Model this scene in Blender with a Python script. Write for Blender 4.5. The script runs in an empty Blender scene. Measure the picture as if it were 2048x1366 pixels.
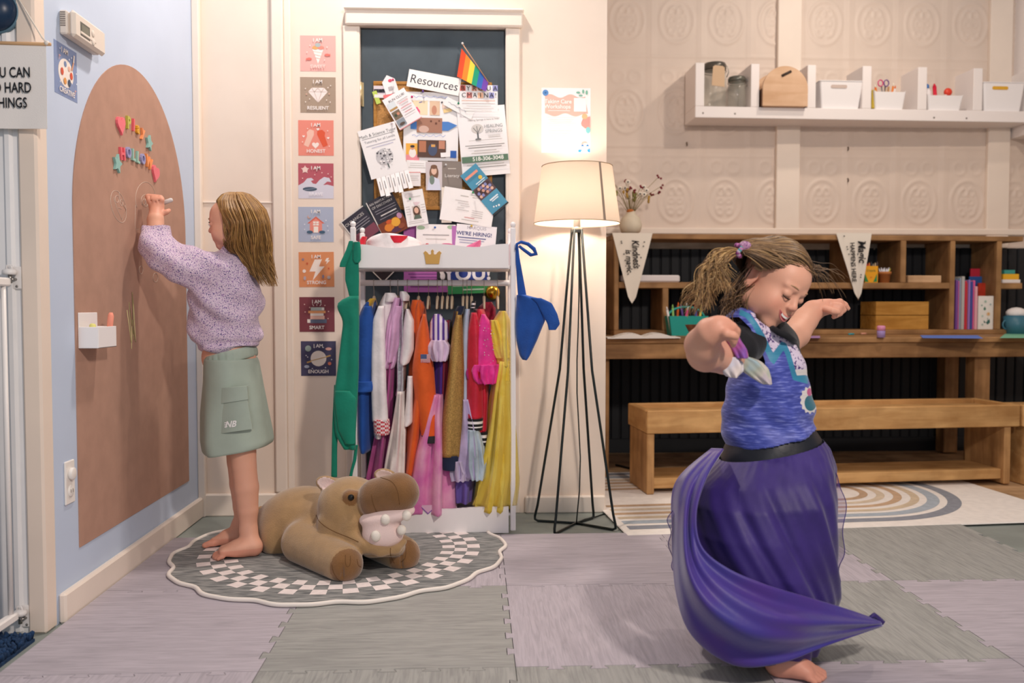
import bpy, math, random
import numpy as np
from mathutils import Vector, Matrix
# ------------------------------------------------------------------ camera, world, lights
S = bpy.context.scene
COL = S.collection
F_PX, CX, CY, VPX, HZ = 1750.0, 1024.0, 683.0, 950.0, 612.0
CAMH = 0.87
PITCH = math.atan((CY - HZ) / F_PX)
YAW = math.atan((CX - VPX) / F_PX)
cam_d = bpy.data.cameras.new('camera'); cam = bpy.data.objects.new('camera', cam_d); COL.objects.link(cam)
cam_d.sensor_width = 36.0; cam_d.lens = F_PX / 2048 * 36
cam.location = (0, 0, CAMH); cam.rotation_euler = (math.pi / 2 - PITCH, 0, -YAW)
cam_d.dof.use_dof = True; cam_d.dof.focus_distance = 2.75; cam_d.dof.aperture_fstop = 2.8
cam_d.clip_start = 0.05
S.camera = cam
S.view_settings.view_transform = 'Standard'; S.view_settings.look = 'None'
S.view_settings.gamma = 1.0; S.view_settings.use_curve_mapping = False
S.view_settings.exposure = 0.10
S.cycles.max_bounces = 6; S.cycles.transparent_max_bounces = 12; S.cycles.use_denoising = True
W = bpy.data.worlds.new('world'); S.world = W; W.use_nodes = True
W.node_tree.nodes['Background'].inputs[0].default_value = (0.80, 0.86, 1.0, 1)
W.node_tree.nodes['Background'].inputs[1].default_value = 0.20

def lamp(name, loc, aim, size, power, color, spread=None):
    d = bpy.data.lights.new(name, 'AREA'); d.shape = 'DISK'; d.size = size; d.energy = power; d.color = color
    o = bpy.data.objects.new(name, d); COL.objects.link(o); o.location = loc
    v = Vector(aim) - Vector(loc); o.rotation_euler = v.to_track_quat('-Z', 'Y').to_euler()
    if spread: d.spread = math.radians(spread)
    return o
WARM = (1.0, 0.84, 0.70)
lamp('ceiling_light_front', (1.3, -0.3, 2.55), (-0.5, 3.1, 0.7), 0.26, 66, (1.0, 0.87, 0.78))
lamp('ceiling_light_middle', (-0.30, 3.10, 2.95), (-0.75, 2.75, 0.3), 0.14, 24, (1.0, 0.88, 0.79))
lamp('ceiling_light_alcove', (2.1, 4.15, 2.95), (1.7, 4.7, 0.6), 0.10, 7.5, WARM)
lamp('ceiling_light_right', (2.2, 3.1, 2.95), (1.5, 4.4, 0.6), 0.10, 14, WARM)
# daylight of the shop front behind the camera
lamp('window_daylight', (-0.6, -2.6, 1.7), (0.0, 3.0, 0.6), 2.4, 24, (0.82, 0.90, 1.0))

# ------------------------------------------------------------------ pixel -> point helpers
_f = Vector((math.sin(YAW) * math.cos(PITCH), math.cos(YAW) * math.cos(PITCH), -math.sin(PITCH)))
_r = Vector((math.cos(YAW), -math.sin(YAW), 0)); _u = _r.cross(_f)
CAM = Vector((0, 0, CAMH))
def _dir(px, py): return _f + _r * ((px - CX) / F_PX) + _u * ((CY - py) / F_PX)
def at(px, py, Y):
    d = _dir(px, py); return CAM + d * (Y / d.y)
def atx(px, py, X):
    d = _dir(px, py); return CAM + d * (X / d.x)
def atz(px, py, Z=0.0):
    d = _dir(px, py); return CAM + d * ((Z - CAMH) / d.z)
def pxm(Y): return Y / F_PX          # metres per photo pixel at depth Y

# ------------------------------------------------------------------ materials
def lin(h):
    h = h.lstrip('#'); c = [int(h[i:i + 2], 16) / 255 for i in (0, 2, 4)]
    return tuple(x / 12.92 if x <= 0.04045 else ((x + 0.055) / 1.055) ** 2.4 for x in c) + (1.0,)
_mc = {}
def new_mat(name):
    m = bpy.data.materials.new(name); m.use_nodes = True
    return m, m.node_tree.nodes, m.node_tree.links, m.node_tree.nodes['Principled BSDF']
def mat(h, rough=0.6, metal=0.0, var=0.0, vs=20.0, bump=0.0, bs=200.0, sheen=0.0, alpha=1.0, trans=0.0, spec=0.4, sss=0.0, coat=0.0, stretch=None, h2=None):
    key = (h, rough, metal, var, vs, bump, bs, sheen, alpha, trans, spec, sss, coat, stretch, h2)
    if key in _mc: return _mc[key]
    m, N, L, P = new_mat('m_' + h.lstrip('#'))
    P.inputs['Base Color'].default_value = lin(h)
    P.inputs['Roughness'].default_value = rough; P.inputs['Metallic'].default_value = metal
    P.inputs['Specular IOR Level'].default_value = spec
    if sheen: P.inputs['Sheen Weight'].default_value = sheen; P.inputs['Sheen Roughness'].default_value = 0.4
    if alpha < 1: P.inputs['Alpha'].default_value = alpha
    if trans: P.inputs['Transmission Weight'].default_value = trans
    if coat: P.inputs['Coat Weight'].default_value = coat
    if sss:
        P.inputs['Subsurface Weight'].default_value = sss; P.inputs['Subsurface Radius'].default_value = (0.012, 0.005, 0.003)
        P.inputs['Subsurface Scale'].default_value = 0.6
    if var or h2 or bump:
        tc = N.new('ShaderNodeTexCoord'); mp = N.new('ShaderNodeMapping'); L.new(tc.outputs['Object'], mp.inputs[0])
        if stretch: mp.inputs['Scale'].default_value = stretch
    if var or h2:
        nz = N.new('ShaderNodeTexNoise'); nz.inputs['Scale'].default_value = vs; nz.inputs['Detail'].default_value = 5
        L.new(mp.outputs[0], nz.inputs['Vector'])
        rp = N.new('ShaderNodeValToRGB'); L.new(nz.outputs['Fac'], rp.inputs[0])
        c = lin(h); c2 = lin(h2) if h2 else tuple(min(1, x * (1 + var)) for x in c[:3]) + (1,)
        c1 = c if h2 else tuple(x * (1 - var) for x in c[:3]) + (1,)
        rp.color_ramp.elements[0].position = 0.36; rp.color_ramp.elements[1].position = 0.64
        rp.color_ramp.elements[0].color = c1; rp.color_ramp.elements[1].color = c2
        L.new(rp.outputs[0], P.inputs['Base Color'])
    if bump:
        nb = N.new('ShaderNodeTexNoise'); nb.inputs['Scale'].default_value = bs; nb.inputs['Detail'].default_value = 3
        L.new(mp.outputs[0], nb.inputs['Vector'])
        b = N.new('ShaderNodeBump'); b.inputs['Strength'].default_value = bump; b.inputs['Distance'].default_value = 0.004
        L.new(nb.outputs['Fac'], b.inputs['Height']); L.new(b.outputs[0], P.inputs['Normal'])
    _mc[key] = m
    return m
def wood(h1, h2, axis=0, scale=9.0, rough=0.55, dark=0.25):
    key = ('wood', h1, h2, axis, scale, rough, dark)
    if key in _mc: return _mc[key]
    m, N, L, P = new_mat('wood_' + h1.lstrip('#'))
    tc = N.new('ShaderNodeTexCoord'); mp = N.new('ShaderNodeMapping'); L.new(tc.outputs['Object'], mp.inputs[0])
    sc = [1.0, 1.0, 1.0]; sc[axis] = 0.10; mp.inputs['Scale'].default_value = sc
    nz = N.new('ShaderNodeTexNoise'); nz.inputs['Scale'].default_value = scale * 4; nz.inputs['Detail'].default_value = 7; nz.inputs['Distortion'].default_value = 0.8
    L.new(mp.outputs[0], nz.inputs['Vector'])
    rp = N.new('ShaderNodeValToRGB'); L.new(nz.outputs['Fac'], rp.inputs[0])
    rp.color_ramp.elements[0].position = 0.33; rp.color_ramp.elements[1].position = 0.66
    rp.color_ramp.elements[0].color = lin(h1); rp.color_ramp.elements[1].color = lin(h2)
    n2 = N.new('ShaderNodeTexNoise'); n2.inputs['Scale'].default_value = 7.0; n2.inputs['Detail'].default_value = 4
    L.new(tc.outputs['Object'], n2.inputs['Vector'])
    r2 = N.new('ShaderNodeValToRGB'); L.new(n2.outputs['Fac'], r2.inputs[0]); k = 1 - dark
    r2.color_ramp.elements[0].position = 0.35; r2.color_ramp.elements[0].color = (k, k * .96, k * .9, 1); r2.color_ramp.elements[1].position = 0.6
    mx = N.new('ShaderNodeMixRGB'); mx.blend_type = 'MULTIPLY'; mx.inputs[0].default_value = 1
    L.new(rp.outputs[0], mx.inputs[1]); L.new(r2.outputs[0], mx.inputs[2]); L.new(mx.outputs[0], P.inputs['Base Color'])
    P.inputs['Roughness'].default_value = rough; P.inputs['Specular IOR Level'].default_value = 0.3
    b = N.new('ShaderNodeBump'); b.inputs['Strength'].default_value = 0.15; L.new(nz.outputs['Fac'], b.inputs['Height']); L.new(b.outputs[0], P.inputs['Normal'])
    _mc[key] = m
    return m

# ------------------------------------------------------------------ mesh building
_glyph = {}
def glyphs(s, off=0.0, shear=0.0):
    k = (s, off, shear)
    if k in _glyph: return _glyph[k]
    c = bpy.data.curves.new('g', 'FONT'); c.body = s; c.align_x = 'CENTER'; c.align_y = 'CENTER'
    c.resolution_u = 3; c.offset = off; c.shear = shear
    o = bpy.data.objects.new('g', c); me = bpy.data.meshes.new_from_object(o)
    V = [tuple(v.co) for v in me.vertices]; Fc = [tuple(p.vertices) for p in me.polygons]
    bpy.data.objects.remove(o); bpy.data.curves.remove(c); bpy.data.meshes.remove(me)
    _glyph[k] = (V, Fc); return _glyph[k]

class MB:
    def __init__(s, M=None):
        s.v = []; s.f = []; s.mi = []; s.sm = []; s.mats = []; s.M = M
    def slot(s, m):
        if m is None: return 0
        if m not in s.mats: s.mats.append(m)
        return s.mats.index(m)
    def add(s, V, Fc, m=None, smooth=False):
        b = len(s.v); i = s.slot(m)
        if s.M is not None: V = [tuple(s.M @ Vector(p)) for p in V]
        s.v.extend([tuple(p) for p in V])
        for q in Fc: s.f.append(tuple(b + k for k in q)); s.mi.append(i); s.sm.append(smooth)
    def box(s, lo, hi, m=None, bev=0.0, R=None):
        """bevelled box; R an optional 4x4 applied to its points"""
        lo = Vector(lo); hi = Vector(hi); c = (lo + hi) / 2; h = (hi - lo) / 2
        b = min(bev, min(h) * 0.9)
        V = []; 
        if b <= 0:
            for x in (-1, 1):
                for y in (-1, 1):
                    for z in (-1, 1): V.append(c + Vector((x * h.x, y * h.y, z * h.z)))
            Fc = [(0, 1, 3, 2), (4, 6, 7, 5), (0, 4, 5, 1), (2, 3, 7, 6), (0, 2, 6, 4), (1, 5, 7, 3)]
        else:
            idx = {}
            for x in (-1, 1):
                for y in (-1, 1):
                    for z in (-1, 1):
                        for a in range(3):
                            d = [h.x - b, h.y - b, h.z - b]; d[a] += b
                            idx[(x, y, z, a)] = len(V); V.append(c + Vector((x * d[0], y * d[1], z * d[2])))
            Fc = []
            for a in range(3):
                o1, o2 = [(1, 2), (2, 0), (0, 1)][a]
                for sg in (-1, 1):
                    q = []
                    for (p1, p2) in ((-1, -1), (1, -1), (1, 1), (-1, 1)):
                        k = [0, 0, 0]; k[a] = sg; k[o1] = p1; k[o2] = p2; q.append(idx[(*k, a)])
                    Fc.append(tuple(q if sg > 0 else q[::-1]))
                for p1 in (-1, 1):
                    for p2 in (-1, 1):
                        k0 = [0, 0, 0]; k1 = [0, 0, 0]; k0[a] = -1; k1[a] = 1
                        k0[o1] = k1[o1] = p1; k0[o2] = k1[o2] = p2
                        q = [idx[(*k0, o1)], idx[(*k1, o1)], idx[(*k1, o2)], idx[(*k0, o2)]]
                        Fc.append(tuple(q if p1 * p2 < 0 else q[::-1]))
            for x in (-1, 1):
                for y in (-1, 1):
                    for z in (-1, 1):
                        q = [idx[(x, y, z, 0)], idx[(x, y, z, 1)], idx[(x, y, z, 2)]]
                        Fc.append(tuple(q if x * y * z > 0 else q[::-1]))
        if R is not None: V = [R @ p for p in V]
        s.add(V, Fc, m)
    def tube(s, pts, r, m=None, n=8, closed=False, caps=True):
        pts = [Vector(p) for p in pts]; k = len(pts)
        rr = r if hasattr(r, '__len__') else [r] * k
        V = []; Fc = []; up = None
        for i, p in enumerate(pts):
            if closed: t = pts[(i + 1) % k] - pts[i - 1]
            else: t = pts[min(i + 1, k - 1)] - pts[max(i - 1, 0)]
            if t.length < 1e-9: t = Vector((0, 0, 1))
            t.normalize()
            if up is None:
                up = Vector((0, 0, 1)) if abs(t.z) < 0.9 else Vector((1, 0, 0))
            a = t.cross(up)
            if a.length < 1e-6: a = t.orthogonal()
            a.normalize(); b = a.cross(t); up = b
            for j in range(n):
                w = 2 * math.pi * j / n
                V.append(p + (a * math.cos(w) + b * math.sin(w)) * rr[i])
        for i in range(k if closed else k - 1):
            i2 = (i + 1) % k
            for j in range(n):
                j2 = (j + 1) % n
                Fc.append((i * n + j, i2 * n + j, i2 * n + j2, i * n + j2))
        if caps and not closed:
            Fc.append(tuple(range(n))); Fc.append(tuple((k - 1) * n + j for j in range(n - 1, -1, -1)))
        s.add(V, Fc, m, True)
    def cyl(s, p0, p1, r0, r1=None, m=None, n=20): s.tube([p0, p1], [r0, r0 if r1 is None else r1], m, n)
    def lathe(s, prof, c=(0, 0, 0), m=None, n=28, R=None, smooth=True, caps=True):
        V = []; Fc = []; k = len(prof); c = Vector(c)
        for (r, z) in prof:
            for j in range(n):
                w = 2 * math.pi * j / n; p = Vector((r * math.cos(w), r * math.sin(w), z))
                if R is not None: p = R @ p
                V.append(p + c)
        for i in range(k - 1):
            for j in range(n):
                j2 = (j + 1) % n; Fc.append((i * n + j, i * n + j2, (i + 1) * n + j2, (i + 1) * n + j))
        if caps: Fc.append(tuple(range(n - 1, -1, -1))); Fc.append(tuple((k - 1) * n + j for j in range(n)))
        s.add(V, Fc, m, smooth)
    def ball(s, c, r, m=None, n=16, R=None):
        r = (r, r, r) if not hasattr(r, '__len__') else r; c = Vector(c); V = []; Fc = []; k = n // 2
        for i in range(k + 1):
            a = math.pi * i / k
            for j in range(n):
                w = 2 * math.pi * j / n
                p = Vector((r[0] * math.sin(a) * math.cos(w), r[1] * math.sin(a) * math.sin(w), -r[2] * math.cos(a)))
                if R is not None: p = R @ p
                V.append(p + c)
        for i in range(k):
            for j in range(n):
                j2 = (j + 1) % n; Fc.append((i * n + j, i * n + j2, (i + 1) * n + j2, (i + 1) * n + j))
        s.add(V, Fc, m, True)
    def grid(s, P, m=None, closed=False, caps=False, smooth=True):
        """P: rows of points"""
        nr = len(P); nc = len(P[0]); V = [p for r in P for p in r]; Fc = []
        for i in range(nr - 1):
            for j in range(nc if closed else nc - 1):
                j2 = (j + 1) % nc; Fc.append((i * nc + j, i * nc + j2, (i + 1) * nc + j2, (i + 1) * nc + j))
        if caps: Fc.append(tuple(range(nc - 1, -1, -1))); Fc.append(tuple((nr - 1) * nc + j for j in range(nc)))
        s.add(V, Fc, m, smooth)
    def prism(s, pts, z0, z1, m=None, smooth=False):
        """outline in x,y (counter-clockwise) extruded along z"""
        n = len(pts); V = [(p[0], p[1], z0) for p in pts] + [(p[0], p[1], z1) for p in pts]
        Fc = [tuple(range(n - 1, -1, -1)), tuple(range(n, 2 * n))]
        s.add(V, Fc, m)
        s.add(V, [(i, (i + 1) % n, n + (i + 1) % n, n + i) for i in range(n)], m, smooth)
    def flat(s, pts, z, m=None): s.add([(p[0], p[1], z) for p in pts], [tuple(range(len(pts)))], m)
    def text(s, t, x, y, size, m=None, z=0.0, rot=0.0, off=0.0, sx=1.0, depth=0.0, shear=0.0):
        V, Fc = glyphs(t, off, shear); c, q = math.cos(rot), math.sin(rot)
        o = [(x + size * (c * a[0] * sx - q * a[1]), y + size * (q * a[0] * sx + c * a[1]), z) for a in V]
        s.add(o, Fc, m)
        if depth:
            n = len(o); cnt = {}
            for f in Fc:
                for i in range(len(f)):
                    e = (f[i], f[(i + 1) % len(f)]); cnt[e] = 1
            s.add([(p[0], p[1], z - depth) for p in o], [tuple(f[::-1]) for f in Fc], m)
            s.add(o + [(p[0], p[1], z - depth) for p in o], [(b, a, a + n, b + n) for (a, b) in cnt if (b, a) not in cnt], m)
    def build(s, name, parent=None, base=None):
        V = np.array(s.v, dtype=np.float64)
        return mesh_np(name, V, s.f, s.mats, s.mi, s.sm, parent, base)

def wloc(o):
    p = Vector(o.location)
    while o.parent: o = o.parent; p = p + Vector(o.location)
    return p
def mesh_np(name, V, faces, mats, mi=None, sm=None, parent=None, base=None):
    V = np.asarray(V, dtype=np.float64).reshape(-1, 3)
    lo, hi = V.min(0), V.max(0)
    org = Vector(base) if base is not None else Vector(((lo[0] + hi[0]) / 2, (lo[1] + hi[1]) / 2, lo[2]))
    me = bpy.data.meshes.new(name)
    Vl = V - np.array(org)
    if isinstance(faces, np.ndarray):
        nf, k = faces.shape
        me.vertices.add(len(Vl)); me.vertices.foreach_set('co', Vl.astype(np.float32).ravel())
        me.loops.add(nf * k); me.loops.foreach_set('vertex_index', faces.astype(np.int32).ravel())
        me.polygons.add(nf); me.polygons.foreach_set('loop_start', np.arange(nf, dtype=np.int32) * k)
        me.update(calc_edges=True)
    else:
        me.from_pydata([tuple(p) for p in Vl], [], faces); me.update()
    for m in mats: me.materials.append(m)
    if mi is not None: me.polygons.foreach_set('material_index', np.asarray(mi, dtype=np.int32))
    if sm is not None:
        me.polygons.foreach_set('use_smooth', np.full(len(me.polygons), sm, dtype=bool) if isinstance(sm, bool) else np.asarray(sm, dtype=bool))
    me.update()
    o = bpy.data.objects.new(name, me); COL.objects.link(o)
    if parent is not None: o.parent = parent; o.location = org - wloc(parent)
    else: o.location = org
    return o
def tag(o, label, cat, group=None, kind=None):
    o['label'] = label; o['category'] = cat
    if group: o['group'] = group
    if kind: o['kind'] = kind
    return o
def struct(o): o['kind'] = 'structure'; return o
def thing(name, loc, label, cat, group=None):
    o = bpy.data.objects.new(name, None); COL.objects.link(o); o.location = Vector(loc); o.empty_display_size = 0.05
    return tag(o, label, cat, group)
def frame_back(px, py, Y, scale=None, rot=0.0):
    """card frame facing the viewer: local x right, y up, z out of the wall; unit = photo pixel at that depth unless scale given"""
    p = at(px, py, Y); k = scale if scale else Y / F_PX
    return Matrix.Translation(p) @ Matrix(((1, 0, 0, 0), (0, 0, -1, 0), (0, 1, 0, 0), (0, 0, 0, 1))) @ Matrix.Rotation(rot, 4, 'Z') @ Matrix.Diagonal((k, k, k, 1))
def frame_left(Y, Z, X, k=1.0, rot=0.0):
    """frame on the left wall: local x = deeper, y up, z into the room"""
    return Matrix.Translation((X, Y, Z)) @ Matrix(((0, 0, 1, 0), (1, 0, 0, 0), (0, 1, 0, 0), (0, 0, 0, 1))) @ Matrix.Rotation(rot, 4, 'Z') @ Matrix.Diagonal((k, k, k, 1))
def circ(cx, cy, r, n=20, ry=None, a0=0.0, a1=2 * math.pi):
    ry = r if ry is None else ry; full = abs(a1 - a0 - 2 * math.pi) < 1e-6
    return [(cx + r * math.cos(a0 + (a1 - a0) * i / (n if full else n - 1)), cy + ry * math.sin(a0 + (a1 - a0) * i / (n if full else n - 1))) for i in range(n)]
def heart(cx, cy, r, n=22):
    o = []
    for i in range(n):
        t = -2 * math.pi * i / n; o.append((cx + r * 0.0625 * 16 * math.sin(t) ** 3, cy + r * 0.0625 * (13 * math.cos(t) - 5 * math.cos(2 * t) - 2 * math.cos(3 * t) - math.cos(4 * t))))
    return o
def star(cx, cy, r, n=5, k=0.45, a=math.pi / 2):
    return [(cx + (r if i % 2 == 0 else r * k) * math.cos(a + math.pi * i / n), cy + (r if i % 2 == 0 else r * k) * math.sin(a + math.pi * i / n)) for i in range(2 * n)]
def items(b, lst, unit, z0=0.0006, dz=0.00025, rough=0.7):
    """flat printed shapes stacked in thin layers on a sheet; unit = metres per local unit"""
    z = z0 / unit
    for it in lst:
        z += dz / unit; k = it[0]
        if k == 'r': _, x, y, w, h, c = it; b.flat([(x - w / 2, y - h / 2), (x + w / 2, y - h / 2), (x + w / 2, y + h / 2), (x - w / 2, y + h / 2)], z, mat(c, rough))
        elif k == 'c': _, x, y, r, c = it; b.flat(circ(x, y, r), z, mat(c, rough))
        elif k == 'e': _, x, y, rx, ry, c = it; b.flat(circ(x, y, rx, 24, ry), z, mat(c, rough))
        elif k == 'p': b.flat(it[1], z, mat(it[2], rough))
        elif k == 'h': b.flat(heart(it[1], it[2], it[3]), z, mat(it[4], rough))
        elif k == 's': b.flat(star(it[1], it[2], it[3]), z, mat(it[4], rough))
        elif k == 't':
            _, t, x, y, sz, c = it[:6]; o = it[6] if len(it) > 6 else {}
            b.text(t, x, y, sz, mat(c, rough), z, **o)
        elif k == 'l':
            _, x0, y0, x1, y1, w, c = it; d = Vector((x1 - x0, y1 - y0)); n = Vector((-d.y, d.x)).normalized() * w / 2
            b.flat([(x0 + n.x, y0 + n.y), (x0 - n.x, y0 - n.y), (x1 - n.x, y1 - n.y), (x1 + n.x, y1 + n.y)], z, mat(c, rough))
def sheet(b, w, h, unit, m, th=0.0006, curl=0.0):
    if curl:
        n = 10; P = []
        for j in range(n + 1):
            y = -h / 2 + h * j / n; P.append([(x, y, curl / unit * ((abs(y) / (h / 2)) ** 2.0)) for x in (-w / 2, w / 2)])
        b.grid(P, m)
    else: b.box((-w / 2, -h / 2, 0), (w / 2, h / 2, th / unit), m)
def px_loft(rows, Y, dy, nseg=36, nring=40, nf=0, amp=0.0, seed=0, p=1.0, twist=0.0, yoff=None):
    """closed cloth-like loft from silhouette rows (y, xl, xr[, depth scale]) in photo pixels at depth Y; dy = half thickness"""
    rng = random.Random(seed); ph = [rng.uniform(0, 6.28) for _ in range(4)]
    ys = np.array([r[0] for r in rows], float); t = (ys - ys[0]) / (ys[-1] - ys[0])
    T = np.linspace(0, 1, nring); P = []
    def ip(vals):
        return np.interp(T, t, vals)
    L_, R_, Yv = ip([r[1] for r in rows]), ip([r[2] for r in rows]), ip(ys)
    D = ip([r[3] if len(r) > 3 else 1.0 for r in rows])
    YO = ip([r[4] if len(r) > 4 else 0.0 for r in rows])
    for arr in (L_, R_):
        for _ in range(2): arr[1:-1] = (arr[:-2] + 2 * arr[1:-1] + arr[2:]) / 4
    for i in range(nring):
        a = at(L_[i], Yv[i], Y); b = at(R_[i], Yv[i], Y); c = (a + b) / 2; hw = max((b.x - a.x) / 2, 1e-4); ring = []
        for j in range(nseg):
            w = 2 * math.pi * j / nseg
            cs, sn = math.cos(w), math.sin(w)
            cs = math.copysign(abs(cs) ** p, cs); sn = math.copysign(abs(sn) ** p, sn)
            k = 1.0
            if nf:
                g = math.sin(nf * w + ph[0] + twist * T[i] + 0.6 * math.sin(3 * T[i] + ph[1])) + 0.6 * math.sin((nf * 2 - 3) * w + ph[2] - twist * 0.7 * T[i])
                k = 1 + amp * g * min(1.0, 0.25 + T[i] * 1.6)
            ring.append((c.x + hw * cs * (1 + (k - 1) * 0.5), c.y + YO[i] + dy * D[i] * sn * k, c.z))
        P.append(ring)
    return P
# ------------------------------------------------------------------ signed-distance bodies meshed with surface nets
class SDF:
    def __init__(s, lo, hi, h=0.004):
        s.lo = np.array(lo, float); s.h = h
        s.n = np.ceil((np.array(hi, float) - s.lo) / h).astype(int) + 1
        s.D = np.full(s.n, 1.0, np.float32)
    def _sub(s, lo, hi):
        a = np.maximum(np.floor((np.array(lo) - s.lo) / s.h).astype(int), 0)
        b = np.minimum(np.ceil((np.array(hi) - s.lo) / s.h).astype(int) + 1, s.n)
        if np.any(b <= a): return None
        ax = [s.lo[i] + s.h * np.arange(a[i], b[i]) for i in range(3)]
        sl = tuple(slice(a[i], b[i]) for i in range(3))
        return sl, np.meshgrid(*ax, indexing='ij')
    def _mix(s, sl, d, k, op):
        A = s.D[sl]; d = d.astype(np.float32)
        if op == 'u':
            h = np.maximum(k - np.abs(A - d), 0) / max(k, 1e-6); s.D[sl] = np.minimum(A, d) - h * h * k * 0.25
        elif op == 's':
            d = -d; h = np.maximum(k - np.abs(A - d), 0) / max(k, 1e-6); s.D[sl] = np.maximum(A, d) + h * h * k * 0.25
        elif op == 'i':
            s.D[sl] = np.maximum(A, d)
    def cap(s, a, b, ra, rb=None, k=0.015, op='u', sq=None):
        a = np.array(a, float); b = np.array(b, float); rb = ra if rb is None else rb; m = max(ra, rb) + k + 3 * s.h
        q = s._sub(np.minimum(a, b) - m, np.maximum(a, b) + m)
        if q is None: return
        sl, (X, Y, Z) = q; ba = b - a; L = max(ba @ ba, 1e-12)
        t = np.clip(((X - a[0]) * ba[0] + (Y - a[1]) * ba[1] + (Z - a[2]) * ba[2]) / L, 0, 1)
        dx, dy, dz = X - a[0] - t * ba[0], Y - a[1] - t * ba[1], Z - a[2] - t * ba[2]
        d = np.sqrt(dx * dx + dy * dy + dz * dz) - (ra + (rb - ra) * t)
        s._mix(sl, d, k, op)
    def chain(s, pts, rs, k=0.015, op='u'):
        for i in range(len(pts) - 1): s.cap(pts[i], pts[i + 1], rs[i], rs[i + 1], k, op)
    def ell(s, c, r, R=None, k=0.015, op='u'):
        """R: 3 row vectors of the ellipsoid's own axes"""
        c = np.array(c, float); r = np.array(r, float); m = r.max() + k + 3 * s.h
        q = s._sub(c - m, c + m)
        if q is None: return
        sl, (X, Y, Z) = q; X = X - c[0]; Y = Y - c[1]; Z = Z - c[2]
        if R is not None:
            R = np.array(R, float); X, Y, Z = [R[i][0] * X + R[i][1] * Y + R[i][2] * Z for i in range(3)]
        k0 = np.sqrt((X / r[0]) ** 2 + (Y / r[1]) ** 2 + (Z / r[2]) ** 2)
        k1 = np.sqrt((X / r[0] ** 2) ** 2 + (Y / r[1] ** 2) ** 2 + (Z / r[2] ** 2) ** 2) + 1e-9
        s._mix(sl, np.where(k0 < 1e-4, -r.min(), k0 * (k0 - 1) / k1), k, op)
    def plane(s, p, n, lo=None, hi=None):
        """cut away what lies on the n side of p"""
        q = s._sub(s.lo if lo is None else lo, s.lo + s.h * s.n if hi is None else hi); sl, (X, Y, Z) = q
        d = (X - p[0]) * n[0] + (Y - p[1]) * n[1] + (Z - p[2]) * n[2]
        s._mix(sl, d, 0.0, 'i')
    def mesh(s, smooth=1):
        D = s.D; nx, ny, nz = D.shape; I = D < 0
        c = np.zeros((nx - 1, ny - 1, nz - 1), np.int8)
        for dx in (0, 1):
            for dy in (0, 1):
                for dz in (0, 1): c += I[dx:nx - 1 + dx, dy:ny - 1 + dy, dz:nz - 1 + dz]
        act = (c > 0) & (c < 8); ids = np.argwhere(act); n = len(ids)
        num = np.full(act.shape, -1, np.int64); num[act] = np.arange(n)
        acc = np.zeros((n, 3)); cnt = np.zeros(n); i, j, k = ids.T
        cor = [(0, 0, 0), (1, 0, 0), (0, 1, 0), (1, 1, 0), (0, 0, 1), (1, 0, 1), (0, 1, 1), (1, 1, 1)]
        val = [D[i + a, j + b, k + d] for a, b, d in cor]
        for p in range(8):
            for q in range(p + 1, 8):
                df = np.array(cor[q]) - np.array(cor[p])
                if np.abs(df).sum() != 1: continue
                v0, v1 = val[p], val[q]; m = (v0 < 0) != (v1 < 0)
                t = np.where(m, v0 / np.where(m, v0 - v1, 1), 0)
                acc[m] += np.array(cor[p]) + t[m, None] * df; cnt[m] += 1
        V = s.lo + s.h * (ids + acc / cnt[:, None])
        Fs = []
        for ax in range(3):
            o1, o2 = [(1, 2), (2, 0), (0, 1)][ax]
            sl0 = [slice(None)] * 3; sl1 = [slice(None)] * 3; sl0[ax] = slice(0, -1); sl1[ax] = slice(1, None)
            a, b = I[tuple(sl0)], I[tuple(sl1)]; e = np.argwhere(a != b)
            e = e[(e[:, o1] > 0) & (e[:, o2] > 0) & (e[:, o1] < D.shape[o1] - 1) & (e[:, o2] < D.shape[o2] - 1)]
            def cell(d1, d2):
                q = e.copy(); q[:, o1] -= d1; q[:, o2] -= d2; return num[q[:, 0], q[:, 1], q[:, 2]]
            Q = np.stack([cell(1, 1), cell(0, 1), cell(0, 0), cell(1, 0)], 1)
            ins = a[e[:, 0], e[:, 1], e[:, 2]]
            Q[~ins] = Q[~ins][:, ::-1]; Fs.append(Q)
        Fq = np.concatenate(Fs); Fq = Fq[(Fq >= 0).all(1)]
        for _ in range(smooth):
            sm = np.zeros_like(V); w = np.zeros(len(V))
            for a in range(4):
                b = (a + 1) % 4
                np.add.at(sm, Fq[:, a], V[Fq[:, b]]); np.add.at(w, Fq[:, a], 1)
                np.add.at(sm, Fq[:, b], V[Fq[:, a]]); np.add.at(w, Fq[:, b], 1)
            V = V * 0.5 + 0.5 * sm / np.maximum(w, 1)[:, None]
        return V, Fq
def normals(V, Fq):
    n = np.cross(V[Fq[:, 2]] - V[Fq[:, 0]], V[Fq[:, 3]] - V[Fq[:, 1]]); N = np.zeros_like(V)
    for a in range(4): np.add.at(N, Fq[:, a], n)
    return N / (np.linalg.norm(N, axis=1, keepdims=True) + 1e-12)
def face_centres(V, Fq): return V[Fq].mean(1)
def paint(o, cols):
    """per-vertex colours of the thing itself (lips, cheeks, prints)"""
    a = o.data.color_attributes.new('tint', 'FLOAT_COLOR', 'POINT')
    c = np.ones((len(cols), 4), np.float32); c[:, :3] = cols; a.data.foreach_set('color', c.ravel())
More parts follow.
